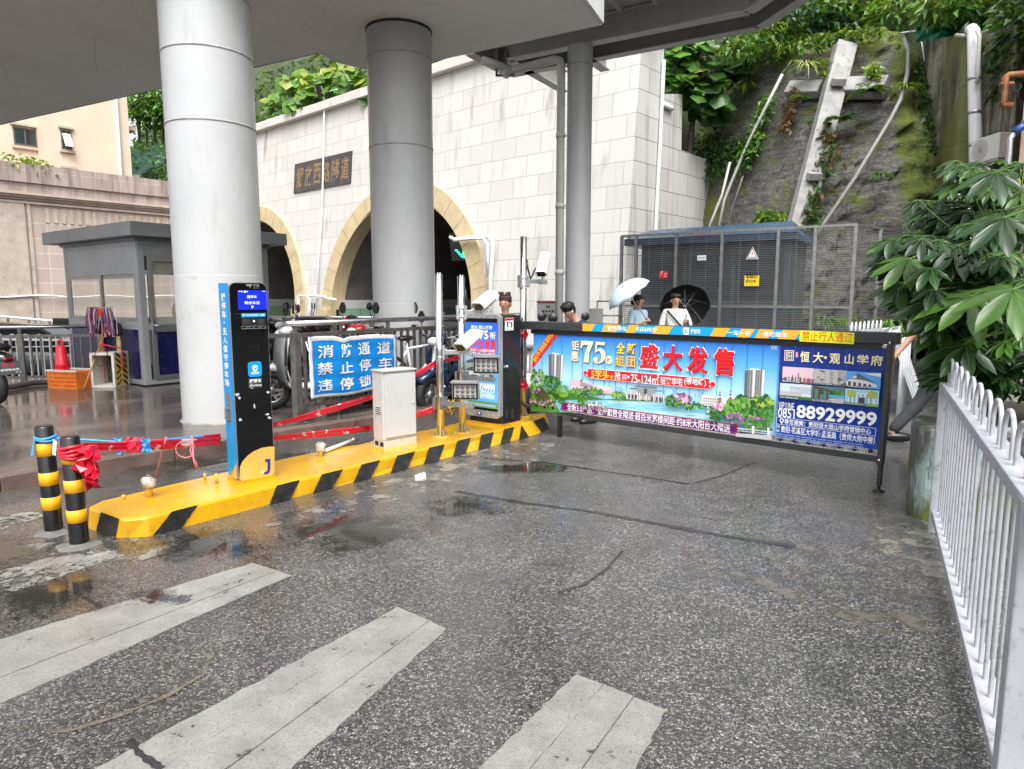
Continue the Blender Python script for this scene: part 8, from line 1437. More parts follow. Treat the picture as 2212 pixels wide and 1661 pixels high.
# hill behind everything
def m_hill():
 m, t, p = nodes('hill_soil'); co = coords(t, 'World'); n = noise(t, co, .5, 7, .7); f = noise(t, co, 4, 6, .7); c = mixc(t, ramp(t, n, [(.35, 0), (.65, 1)]), (.03, .035, .02), (.06, .1, .025)); c = mixc(t, ramp(t, f, [(.5, 0), (.7, .7)]), c, (.1, .085, .06)); t.links.new(c, p.inputs['Base Color']); p.inputs['Roughness'].default_value = .9; bump(t, p, f, .8, .2); return m
def interp(pts, x):
 for (a, ya), (b, yb) in zip(pts, pts[1:]):
  if x <= b: return ya + (yb - ya) * min(1, max(0, (x - a) / (b - a)))
 return pts[-1][1]
def hill_z(x, y):
 y0 = interp([(9.3, 1.6), (9.7, 7.0), (11.4, 6.4), (13.4, 5.5), (17, 5.3), (18.7, 3.5), (19.7, 2.6), (26, -1.5), (45, -10)], x); z0 = 9.5 + .6 * sstep(10.2, 11, x) - 2.2 * sstep(17, 18.7, x) - 3.5 * sstep(-17, -24, x)
 if y < y0: return max(8.3 if x < 9.55 else -1, z0 - 22 * (y0 - y))
 d = y - y0; return z0 + d * .92 + .7 * mn.fractal(Vector((x * .25, y * .25, 3)), 1, 2, 4) * sstep(0, 2, d) + 1.0 * sstep(0, 2, d) * mn.noise(Vector((x * .5, y * .5, 0)))
hb_ = MB(); hx = [-75 + 1.5 * i for i in range(30)] + [-30 + .8 * i for i in range(101)] + [52 + 3 * i for i in range(6)]; hy = [-12, -8, -5] + [-3 + .6 * i for i in range(7)] + [1.15 + .35 * i for i in range(30)] + [11.65 + .7 * i for i in range(23)] + [28 + 3 * i for i in range(10)]
hv = [PRI @ Vector((x, y, hill_z(x, y) if (y > 1.1 or x > 20.5) else -3)) for y in hy for x in hx]; n_ = len(hx); hb_.add(hv, [(j * n_ + i, j * n_ + i + 1, (j + 1) * n_ + i + 1, (j + 1) * n_ + i) for j in range(len(hy) - 1) for i in range(n_ - 1) if hy[j] > 1.1 or hx[i] > 20], m_hill(), True); struct('hill', hb_)

# ================================================================= GREENERY
G1, G2, G3, G4, G5 = leafmat('leaf_dark', (.022, .065, .015)), leafmat('leaf_mid', (.05, .14, .022)), leafmat('leaf_fresh', (.11, .25, .03)), leafmat('leaf_yellow', (.24, .3, .035)), leafmat('leaf_blue', (.04, .11, .05))
bark = M('bark', (.08, .06, .045), .9, 0, .3, 8, .6, 40); drybrown = leafmat('leaf_dry', (.16, .09, .04))
def rvec(r_):
 while 1:
  v = Vector((r_.uniform(-1, 1), r_.uniform(-1, 1), r_.uniform(-1, 1)))
  if .05 < v.length < 1: return v
def leaf(k, p, d, L, w_, mat, r_, droop=.3, nrm=None):
 d = d.normalized(); s = d.cross(nrm if nrm is not None else rvec(r_)); s = s.normalized() if s.length > 1e-4 else d.orthogonal(); up = s.cross(d); a = p; b = p + d * L * .45 + up * L * .06; c = p + d * L - Z * L * droop
 k.add([a, b + s * w_ * .5 + up * w_ * .1, c, b - s * w_ * .5 + up * w_ * .1, b], [(0, 1, 4), (1, 2, 4), (2, 3, 4), (3, 0, 4)], mat)
def heart(k, p, d, L, mat, r_, lob=5, cup=.12):
 d = (d.normalized() + Vector((0, -.1, -.45))).normalized(); s = (d.cross(Vector((0, -.75, .66)) + rvec(r_) * .55)).normalized(); n_ = s.cross(d); vs = [p]
 for i in range(13):
  a = R(-150 + 25 * i); rr_ = L * (.55 + .25 * abs(math.cos(lob * a / 2))) * (.75 if abs(a) > 2 else 1); vs.append(p + d * (rr_ * math.cos(a)) + s * (rr_ * math.sin(a) * .95) - n_ * (cup * rr_ * rr_ / L) - Z * .12 * rr_)
 k.add(vs, [(0, i, i + 1) for i in range(1, 13)], mat, True)
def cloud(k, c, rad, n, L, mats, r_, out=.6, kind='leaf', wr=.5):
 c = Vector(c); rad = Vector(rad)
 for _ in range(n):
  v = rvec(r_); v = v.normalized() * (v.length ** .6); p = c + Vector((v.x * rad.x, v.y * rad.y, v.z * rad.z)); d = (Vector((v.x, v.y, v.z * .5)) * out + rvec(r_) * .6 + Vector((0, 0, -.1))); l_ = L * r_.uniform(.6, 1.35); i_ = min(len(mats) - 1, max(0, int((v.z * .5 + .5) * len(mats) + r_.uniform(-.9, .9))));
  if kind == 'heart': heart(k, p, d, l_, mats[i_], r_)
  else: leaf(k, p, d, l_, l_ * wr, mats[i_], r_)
def bush(name, label, cat, base, clouds, L, mats, seed, kind='leaf', stems=4, group=None):
 r_ = random.Random(seed); base = Vector(base); t_ = T(name, label, cat, base, group); k = MB()
 for c, rad, n in clouds:
  cloud(k, c, rad, n, L, mats, r_, kind=kind)
 t_.part('crown', k); k = MB()
 for c, rad, n in clouds[:stems]: q = base.lerp(Vector(c), .5) + Vector((r_.uniform(-.2, .2), r_.uniform(-.2, .2), 0)); k.tube([base, q, Vector(c)], [.05 * L * 3, .035 * L * 3, .012 * L * 3], bark, 6)
 t_.part('trunk', k); return t_
r_ = random.Random(21); k = MB()
def hpt(x, y, up=0): p = PRI @ Vector((x, y, hill_z(x, y) + up)); return p
for i in range(5200):
 x, y = r_.uniform(10, 30), 1.5 + 16 * r_.random() ** 1.3; p = hpt(x, y)
 if hill_z(x, y) < 7.6: continue
 gl = mn.noise(Vector((x * .45, y * .45, 7))); pal = [G1, G5, G1, G2] if gl < -.3 else ([G2, G3, G3, G4] if gl < .25 else [G3, G4, G3, G4]); hh = .5 + .9 * max(0, gl + .3)
 for _ in range(7): leaf(k, p + Vector((r_.uniform(-.45, .45), r_.uniform(-.45, .45), r_.uniform(0, hh))), rvec(r_) + Vector((0, -.3, .2)), r_.uniform(.16, .38), r_.uniform(.08, .18), r_.choice(pal), r_)
for i in range(1300):
 x, y = r_.uniform(-74, -38) if i % 3 else r_.uniform(-38, 9), 1.7 + 17 * r_.random() ** 1.3; p = hpt(x, y); gl = mn.noise(Vector((x * .4, y * .4, 2)))
 for _ in range(7): leaf(k, p + Vector((r_.uniform(-.6, .6), r_.uniform(-.6, .6), r_.uniform(0, 1.3))), rvec(r_) + Vector((0, -.3, .2)), r_.uniform(.35, .8), r_.uniform(.2, .42), r_.choice([G1, G2, G3] if gl > 0 else [G1, G1, G5]), r_)
tag(k.build('undergrowth'), 'tangled green undergrowth covering the hillside', 'undergrowth', kind='stuff')
def at_rock(x, y, o=.2): return rpt(x, y, o)
# trees standing out on the slope above the rock
for i, (x, y, Y, w_, h_, ms, lb) in enumerate(((1765, 36, 22.9, 1.5, .8, [G1, G1, G5, G2], 'dark leaved shrub above the rock beside the netting'), (1880, 26, 22.4, 1.6, .8, [G1, G2, G3], 'mid green shrub above the top of the sloping beam'), (1985, 25, 21.4, 1.5, .9, [G2, G3, G4], 'pale green shrub above the mossy edge of the rock'), (2085, 6, 18.9, 1.2, .55, [G2, G3, G4], 'fresh green shrub above the dark stained wall'), (2196, 110, 16.9, .5, 1.6, [G1, G1, G2], 'dark ivy covered shrub beside the pink building'))):
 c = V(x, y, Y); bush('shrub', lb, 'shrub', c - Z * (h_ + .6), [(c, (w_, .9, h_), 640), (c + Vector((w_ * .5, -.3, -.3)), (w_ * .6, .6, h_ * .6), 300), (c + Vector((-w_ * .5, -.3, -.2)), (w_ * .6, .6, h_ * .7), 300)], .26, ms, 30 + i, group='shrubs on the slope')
c = V(1652, 78, 22.6); bush('shrub', 'rounded yellow green bush on the top edge of the rock', 'shrub', c - Z * .7, [(c, (1.0, .6, .45), 520), (c + Vector((-.8, 0, -.45)), (.7, .5, .3), 260), (c + Vector((.8, .1, .0)), (.6, .5, .35), 220)], .17, [G2, G3, G4], 41)
# big leaved tree by the wing wall
t0 = V(1490, 480, 24.2); tr_ = T('broadleaf_tree', 'slender tree with big heart shaped leaves between the wing wall and the rock', 'tree', Vector((t0.x, t0.y, 1))); k = MB(); a_, b_, c_ = V(1489, 330, 24.2), V(1500, 220, 24.0), V(1500, 110, 24.0); k.tube([Vector((t0.x, t0.y, 1)), t0, a_, b_, c_], [.16, .13, .11, .09, .05], bark, 8); k.tube([b_, V(1540, 150, 23.6)], [.06, .03], bark, 6); k.tube([b_, V(1460, 130, 24)], [.06, .03], bark, 6); tr_.part('trunk', k); k = MB(); r_ = random.Random(6)
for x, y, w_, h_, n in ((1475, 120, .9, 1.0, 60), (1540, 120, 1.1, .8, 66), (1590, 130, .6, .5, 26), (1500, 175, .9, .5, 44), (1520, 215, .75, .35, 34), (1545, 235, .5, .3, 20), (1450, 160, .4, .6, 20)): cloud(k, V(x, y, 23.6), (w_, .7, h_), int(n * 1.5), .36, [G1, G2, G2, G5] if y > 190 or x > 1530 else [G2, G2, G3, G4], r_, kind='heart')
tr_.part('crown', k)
# shrub on top of the portal
p0 = inp(690, 235, -1.0); bl2 = []
for x, y, w_, h_, n in ((590, 225, 1.0, .8, 70), (625, 180, 1.2, .8, 90), (680, 195, 1.4, 1.1, 130), (730, 170, 1.3, 1.0, 120), (770, 165, 1.0, .9, 90), (650, 225, 1.2, .5, 70), (800, 180, 1.0, .7, 60)): bl2.append((inp(x, y, -.6), (w_, .8, h_), n))
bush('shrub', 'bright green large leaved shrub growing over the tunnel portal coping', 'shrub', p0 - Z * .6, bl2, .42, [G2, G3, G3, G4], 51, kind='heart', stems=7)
# green safety nets
def m_net(name, col, sc_):
 m, t, p = nodes(name); co = coords(t, 'World', rot=(0, 0, R(42))); sep = nd(t, 'SeparateXYZ'); t.links.new(co, sep.inputs[0]); o = None
 for ax in (0, 2): f = math_(t, 'LESS_THAN', math_(t, 'FRACT', math_(t, 'MULTIPLY', sep.outputs[ax], sc_)), .32); o = f if o is None else math_(t, 'MAXIMUM', o, f)
 p.inputs['Base Color'].default_value = (*col, 1); t.links.new(o, p.inputs['Alpha']); p.inputs['Roughness'].default_value = .6; return m
def net(label, pts, mat, n=14, lift=.5):
 k = MB(); r_ = random.Random(len(label)); (x0, x1, y0, y1) = pts; vs = [PRI @ Vector((x0 + (x1 - x0) * i / n, y0 + (y1 - y0) * j / n, hill_z(x0 + (x1 - x0) * i / n, y0 + (y1 - y0) * j / n) + lift + .25 * math.sin(i * 1.7 + j))) for j in range(n + 1) for i in range(n + 1)]; k.add(vs, [(j * (n + 1) + i, j * (n + 1) + i + 1, (j + 1) * (n + 1) + i + 1, (j + 1) * (n + 1) + i) for j in range(n) for i in range(n)], mat, True); single('safety_net', k, label, 'net')
net('pale green mesh netting hung on the slope above the rock', (11.5, 15.5, 6.3, 16), m_net('net_pale', (.14, .26, .2), 11), lift=.75); net('dark green netting covering the slope behind the portal shrub', (-13, -1.0, 3.2, 12), m_net('net_dark', (.012, .09, .05), 14), lift=.8); net('dark green netting on the slope beside the apartment block', (-66, -43, 5.5, 12), m_net('net_dark2', (.015, .07, .045), 12), lift=1.3)
for i in range(5):
 c = V(296 + 17 * i, 228 + 10 * (i % 2), 72); bush('tree', ('young feathery tree on the slope just right of the apartment block', 'second feathery tree on the slope, beside the first', 'feathery tree in the middle of the slope between building and pillar', 'feathery tree partly covered by the thick pillar', 'pale feathery tree behind the thick front pillar')[i], 'tree', c - Z * 3.4, [(c + Z * .9, (2.0, 1.5, 1.9), 220), (c - Z * .5, (1.6, 1.2, 1.3), 150)], .6, [G2, G3, G3, G5], 60 + i, group='young trees by the apartment block')
for i, x in enumerate((12, 40, 68, 92)):
 c = wfr(0, 8.2) ; c = onp(W1 + WN * -.3, WN, x, 352 + i * 5); bush('plant', ('leafy plant on the beige wall at the far left', 'low leafy plant on the beige wall, second from the left', 'leafy plant on the beige wall under the double window', 'thin plant on the beige wall nearest the booth')[i], 'plant', c - Z * .5, [(c, (.7, .4, .45), 70)], .3, [G2, G3, G4], 70 + i, stems=1, group='plants on the beige wall')
# creepers, ferns and grass on the rock
r_ = random.Random(9); k = MB()
for path, wd, n, ms in (([(1660, 215), (1640, 260), (1625, 310), (1600, 360)], 16, 380, [G2, G3, G3]), ([(1625, 300), (1600, 330), (1570, 345), (1530, 330)], 20, 330, [G1, G2, G2]), ([(1500, 300), (1560, 310), (1600, 330)], 24, 260, [G1, G1, G2]), ([(1770, 250), (1775, 330), (1765, 400), (1750, 450), (1745, 480)], 20, 420, [G2, G2, G1, drybrown]), ([(1700, 480), (1660, 470), (1640, 475)], 18, 200, [G3, G4, G2]), ([(1790, 150), (1800, 200)], 10, 80, [G3, G4]), ([(1880, 150), (1890, 170)], 12, 130, [G3, G4]), ([(1985, 130), (2000, 200), (2018, 290), (2040, 360), (2058, 400)], 16, 560, [G1, G2, G1]), ([(1560, 190), (1640, 130), (1720, 100), (1800, 80), (1900, 70)], 14, 620, [G2, G3, G1, G4]), ([(1480, 400), (1500, 340), (1560, 380)], 30, 260, [G1, G1, G2]), ([(1790, 285), (1775, 300), (1800, 330)], 18, 160, [drybrown, drybrown, G2]), ([(1715, 200), (1700, 250), (1690, 290)], 14, 130, [drybrown, drybrown])):
 for i in range(n):
  s_ = r_.random() * (len(path) - 1); j = int(s_); f = s_ - j; x = path[j][0] + (path[min(j + 1, len(path) - 1)][0] - path[j][0]) * f + r_.gauss(0, wd * .5); y = path[j][1] + (path[min(j + 1, len(path) - 1)][1] - path[j][1]) * f + r_.gauss(0, wd * .5); leaf(k, at_rock(x, y, r_.uniform(.25, .7)), rvec(r_) + Vector((0, -.5, 0)), r_.uniform(.13, .28), r_.uniform(.08, .16), r_.choice(ms), r_)
tag(k.build('creeper'), 'creepers and small leaves straggling over the rock face', 'creeper', kind='stuff')
def fern(label, x, y, n, L, mats, seed, spread=1.0, off=.6, Y=None, w_=.035, name='fern'):
 r_ = random.Random(seed); b = at_rock(x, y, off) if Y is None else V(x, y, Y); k = MB()
 for i in range(n):
  a = r_.uniform(0, 6.28); d = Vector((math.cos(a) * spread, -abs(math.sin(a)) * spread - .1, r_.uniform(.35, 1.1))).normalized(); l_ = L * r_.uniform(.6, 1.2); m_ = r_.choice(mats); pts = [b + d * l_ * t - Z * l_ * .75 * t * t * r_.uniform(.8, 1.1) for t in (0, .25, .5, .75, 1)]
  if name == 'fern':
   for j in range(12):
    t = .12 + .88 * j / 12; s_ = int(t * 4); q = pts[min(s_, 3)].lerp(pts[min(s_ + 1, 4)], t * 4 - s_); sd = d.cross(Z).normalized()
    for g_ in (-1, 1): leaf(k, q, sd * g_ + d * .4, L * .3 * (1.05 - t), L * .07, m_, r_, nrm=Z)
  else:
   sd = d.cross(Z).normalized() * w_; vs = []
   for q, ww in zip(pts, (.6, 1, .9, .6, .05)): vs += [q - sd * ww, q + sd * ww]
   k.add(vs, [(2 * j, 2 * j + 1, 2 * j + 3, 2 * j + 2) for j in range(4)], m_)
 single(name, k, label, 'fern' if name == 'fern' else 'grass', loc=b)
fern('dark fern hanging under the level concrete beam', 1880, 205, 12, .95, [G1, G1, G2], 81); fern('fern spreading to the right of the sloping beam', 1808, 262, 9, .9, [G2, G5, G1], 82); fern('small fern at the left end of the level beam', 1732, 215, 7, .6, [G2, G3], 83)
fern('pale tufted grass above the level beam on the rock', 1742, 150, 90, 1.1, [G4, G3, leafmat('straw', (.4, .42, .2))], 84, 1.0, .6, None, .02, 'grass_tuft'); fern('grass tuft on the top edge of the rock left of the sloping beam', 1690, 108, 60, .8, [G3, G4, G2], 91, 1.0, .4, None, .02, 'grass_tuft'); fern('grass tuft hanging beside the vine grown pale pipe', 1612, 190, 60, .8, [G2, G3, G4], 92, 1.0, .5, None, .02, 'grass_tuft'); fern('small grass tuft on the mossy ridge under the long hose', 1955, 190, 50, .6, [G3, G4], 93, 1.0, .5, None, .018, 'grass_tuft'); fern('grass tuft low on the rock at the right of the long hose', 1900, 380, 40, .5, [G2, G3], 94, 1.0, .4, None, .018, 'grass_tuft'); fern('strap leaved plant beside the cage near the gate post', 1925, 706, 70, .7, [G1, G2, G3], 85, .8, .6, 12.4, .03, 'grass_tuft'); fern('low weeds inside the cage at the foot of the rock', 1780, 690, 60, .6, [G2, G3], 86, 1.0, .6, 15.2, .03, 'grass_tuft'); fern('low weeds growing at the right of the cage foot', 1830, 694, 40, .5, [G2, G3, G4], 87, 1.0, .6, 14.9, .03, 'grass_tuft')
# ================================================================= WHITE FENCE, PLANTER AND BIG LEAVED PLANT (right)
F0 = Vector((2.78, 4.33, 0)); fd = Vector((-.4695, -.883, 0)); FL = 2.82; fz = math.atan2(fd.y, fd.x); fM = Matrix.Rotation(fz, 3, 'Z'); fnn = Vector((-fd.y, fd.x, 0))
fe = T('hoop_fence', 'white hoop topped steel fence in the right foreground with chipped paint', 'fence', F0 + fd * FL / 2)
wp = M('chipped_white_paint', (.38, .395, .425), .38, 0, .07, 6, .1, 60, grime=.95, gcol=(.08, .07, .065), gs=19)
k = MB(); k.bar(F0 + Z * .15, F0 + fd * FL + Z * .15, .075, .04, wp); fe.part('bottom_rail', k, bev=.004); k = MB(); k.bar(F0 + Z * .985, F0 + fd * (FL + 1.2) + Z * .985, .085, .045, wp); fe.part('top_rail', k, bev=.004)
for p, w_ in ((F0 + fd * -.035, .05), (F0 + fd * (FL + .03), .1)):
 k = MB(); k.box(p + Z * .5, (w_ * .8, .09, 1.0), wp, fM); o = fe.part('post', k, bev=.005); k = MB(); k.lathe(p - fd * 0 + fnn * .047 + Z * .16, [(0, .001), (.008, .001)], black, 10, fnn); fe.part('bolt_hole', k, parent=o)
n_ = 22
for i in range(n_): q = F0 + fd * (.06 + (FL - .1) * i / (n_ - 1)); k = MB(); le = fd * (.05 if i == 13 else (-.02 if i == 12 else .004 * math.sin(i * 3))); k.tube([q + Z * .165, q + le + Z * .97], .0078, wp, 8, caps=False); fe.part('bar', k)
for i in range(13):
 q = F0 + fd * (.12 + .27 * i); hw = .095; k = MB(); k.tube([q - fd * hw + Z * 1.0, q - fd * hw + Z * 1.09] + [q + fd * (-hw * math.cos(a)) + Z * (1.09 + hw * .75 * math.sin(a)) for a in [math.pi * j / 8 for j in range(1, 8)]] + [q + fd * hw + Z * 1.09, q + fd * hw + Z * 1.0], .0088, wp, 8, caps=False); fe.part('hoop', k)
pc = T('planter', 'mossy concrete planter with peeling blue green paint at the end of the white fence', 'planter', (3.6, 4.9, 0))
def m_planter():
 m, t, p = nodes('peeling_planter'); co = coords(t, 'World', scale=(1, 1, .35)); n = noise(t, co, 4.5, 7, .7); n2 = noise(t, co, 2.2, 6, .7); g_ = nd(t, 'NewGeometry'); sp_ = nd(t, 'SeparateXYZ'); t.links.new(g_.outputs['Position'], sp_.inputs[0])
 c = mixc(t, ramp(t, n, [(.42, 0), (.52, 1)]), (.3, .4, .38), (.1, .1, .085)); c = mixc(t, ramp(t, n2, [(.55, 0), (.6, 1)]), c, (.045, .043, .04)); mo = math_(t, 'ADD', noise(t, coords(t, 'World'), 3, 6, .65), math_(t, 'MULTIPLY', sp_.outputs[2], -.42)); c = mixc(t, ramp(t, mo, [(.36, 0), (.46, .9)]), c, (.075, .11, .01)); t.links.new(c, p.inputs['Base Color']); p.inputs['Roughness'].default_value = .55; bump(t, p, n, .5, .02); return m
po = [(2.86, 4.62), (2.84, 4.7), (2.88, 4.86), (2.99, 5.05), (3.35, 5.5), (4.0, 6.1), (6.4, 5.7), (6.0, 3.6), (5.0, 3.75)]; k = MB(); k.prism(po, m_planter(), lv, -.05, .655); pc.part('wall', k, bev=.03); k = MB(); k.prism([(3.2, 4.75), (3.3, 5.2), (3.9, 5.8), (6.1, 5.5), (5.8, 3.95), (5.0, 4.05)], M('planter_soil', (.03, .024, .018), .95, 0, .4, 9, .8, 30), lv, .6, .662); pc.part('soil', k)
# fatsia: big fingered leaves on long stalks
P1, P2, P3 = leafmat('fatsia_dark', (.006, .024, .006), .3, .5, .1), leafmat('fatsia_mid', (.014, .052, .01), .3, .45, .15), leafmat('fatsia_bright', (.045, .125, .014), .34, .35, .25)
def palm(k, p, tip, up, L, mat, r_):
 d = (tip - up * tip.dot(up)).normalized(); s = d.cross(up).normalized(); vs = []; ang = [-128, -82, -40, 0, 40, 82, 128]; ln = [.55, .82, .95, 1.0, .95, .82, .55]; out = []
 for i, (a, l_) in enumerate(zip(ang, ln)):
  l_ *= L * r_.uniform(.9, 1.08); a0 = a + r_.uniform(-5, 5)
  for da, f in ((-20.5, .46), (-17, .62), (-13, .76), (-7, .9), (0, 1.06), (7, .9), (13, .76), (17, .62), (20.5, .46)) if i < 7 else (): out.append((a0 + da, l_ * f))
 def pt(a, r): x, y = r * math.cos(R(a)), r * math.sin(R(a)); return p + d * x + s * y - up * (.55 * r * r / L) + up * (.05 * L * math.cos(R(a * 9)) * (r / L)) + up * r_.uniform(-.012, .012) * L
 k.add([p] + [pt(a, r) for a, r in out], [(0, i, i + 1) for i in range(1, len(out))], mat, True)
 for a, l_ in zip(ang, ln): k.tube([p + up * .003, pt(a, l_ * L * .45) + up * .004, pt(a, l_ * L * .85) + up * .003], [.0028, .002, .001], leafmat('fatsia_vein', (.1, .2, .04), .4), 3, caps=False)
ft_ = T('fatsia_shrub', 'large glossy shrub with fingered leaves spilling over the planter', 'shrub', (4.3, 5.0, .66)); k = MB(); ks = MB(); r_ = random.Random(77); nodes_ = []
for bx, by, tx, ty, tz in ((4.0, 5.0, 3.55, 4.9, 1.55), (4.2, 5.1, 3.9, 5.2, 2.1), (4.5, 5.0, 4.3, 4.9, 2.35), (4.7, 4.6, 4.25, 4.3, 1.7), (4.8, 4.9, 4.7, 4.6, 2.2), (4.3, 4.7, 3.8, 4.5, 1.35), (5.0, 4.5, 4.6, 4.0, 1.9)):
 b = Vector((bx, by, .64)); e = Vector((tx, ty, tz)); m_ = b.lerp(e, .5) + Vector((.08, .05, -.1)); ks.tube([b, m_, e], [.035, .028, .02], bark, 7); nodes_ += [e, m_.lerp(e, .6)]
stk = leafmat('fatsia_stalk', (.13, .24, .05), .4)
REG = [(2130, 380, 75, 38, 9, 4.7, 5.4), (2060, 470, 80, 50, 12, 4.8, 5.6), (2150, 500, 70, 60, 12, 4.4, 5.2), (1985, 545, 75, 45, 13, 4.7, 5.5), (2080, 570, 90, 55, 15, 4.4, 5.5), (2180, 590, 50, 60, 8, 4.2, 5.0), (2005, 625, 60, 36, 12, 4.7, 5.4), (2070, 660, 90, 50, 14, 4.3, 5.4), (2170, 680, 60, 60, 9, 4.2, 5.0), (2090, 735, 50, 40, 11, 4.4, 5.3), (2095, 800, 30, 40, 6, 4.7, 5.4), (2110, 770, 80, 60, 12, 4.6, 5.4), (2190, 790, 50, 70, 8, 4.5, 5.2), (2110, 830, 35, 40, 6, 4.7, 5.3)]
for cx, cy, wx, wy, n, y0, y1 in REG:
 for _ in range(int(n * 4.2)):
  x, y = cx + r_.uniform(-wx, wx), cy + r_.uniform(-wy, wy); q = V(x, y, r_.uniform(y0, y1))
  if q.z < .72: continue
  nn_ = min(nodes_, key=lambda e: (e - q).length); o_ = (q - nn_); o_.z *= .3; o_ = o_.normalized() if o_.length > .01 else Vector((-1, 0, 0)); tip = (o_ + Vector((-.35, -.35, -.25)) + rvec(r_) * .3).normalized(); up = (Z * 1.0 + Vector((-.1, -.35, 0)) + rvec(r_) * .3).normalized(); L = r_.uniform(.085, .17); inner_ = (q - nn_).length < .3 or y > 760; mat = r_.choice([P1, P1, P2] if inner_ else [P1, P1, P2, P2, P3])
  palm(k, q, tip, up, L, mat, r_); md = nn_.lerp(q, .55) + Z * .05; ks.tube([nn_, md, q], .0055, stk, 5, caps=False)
for x, y, Y, L, mt in ((2098, 640, 4.2, 0.29, P3), (2190, 625, 3.9, 0.30, P3), (1962, 560, 4.6, 0.24, P3), (2015, 650, 4.5, 0.24, P2), (2040, 690, 4.5, 0.26, P3), (2085, 745, 4.3, 0.26, P2), (2150, 372, 4.6, 0.24, P2), (1945, 612, 4.7, 0.22, P2), (2170, 470, 4.2, 0.26, P2), (2070, 530, 4.5, 0.24, P2)):
 q = V(x, y, Y); palm(k, q, Vector((-.8, -.45, -.25)), Vector((-.15, -.45, .85)).normalized(), L, mt, r_); ks.tube([min(nodes_, key=lambda e: (e - q).length), q + Vector((.25, .1, .08)), q], .006, stk, 5, caps=False)
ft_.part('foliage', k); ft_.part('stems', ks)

# ================================================================= PEOPLE
skin = M('skin', (.5, .29, .2), .5, 0, .06, 8, spec=.4); hair_b = M('black_hair', (.008, .007, .007), .4, 0, .3, 30, .4, 90); hair_r = M('auburn_hair', (.05, .018, .014), .45, 0, .4, 30, .4, 90)
def skinned(name, pts, edges, mat, parent, sub=2):
 me = bpy.data.meshes.new(name); me.from_pydata([p for p, r in pts], edges, []); me.materials.append(mat); o = bpy.data.objects.new(name, me); COL.objects.link(o); o.parent = parent
 s = o.modifiers.new('Skin', 'SKIN'); s.use_smooth_shade = True; sk = me.skin_vertices.new() if not me.skin_vertices else me.skin_vertices[0]; sk = me.skin_vertices[0]
 for i, (p, r) in enumerate(pts): sk.data[i].radius = r if isinstance(r, tuple) else (r, r); sk.data[i].use_root = (i == 0)
 q = o.modifiers.new('Subdivision', 'SUBSURF'); q.levels = q.render_levels = sub; return o
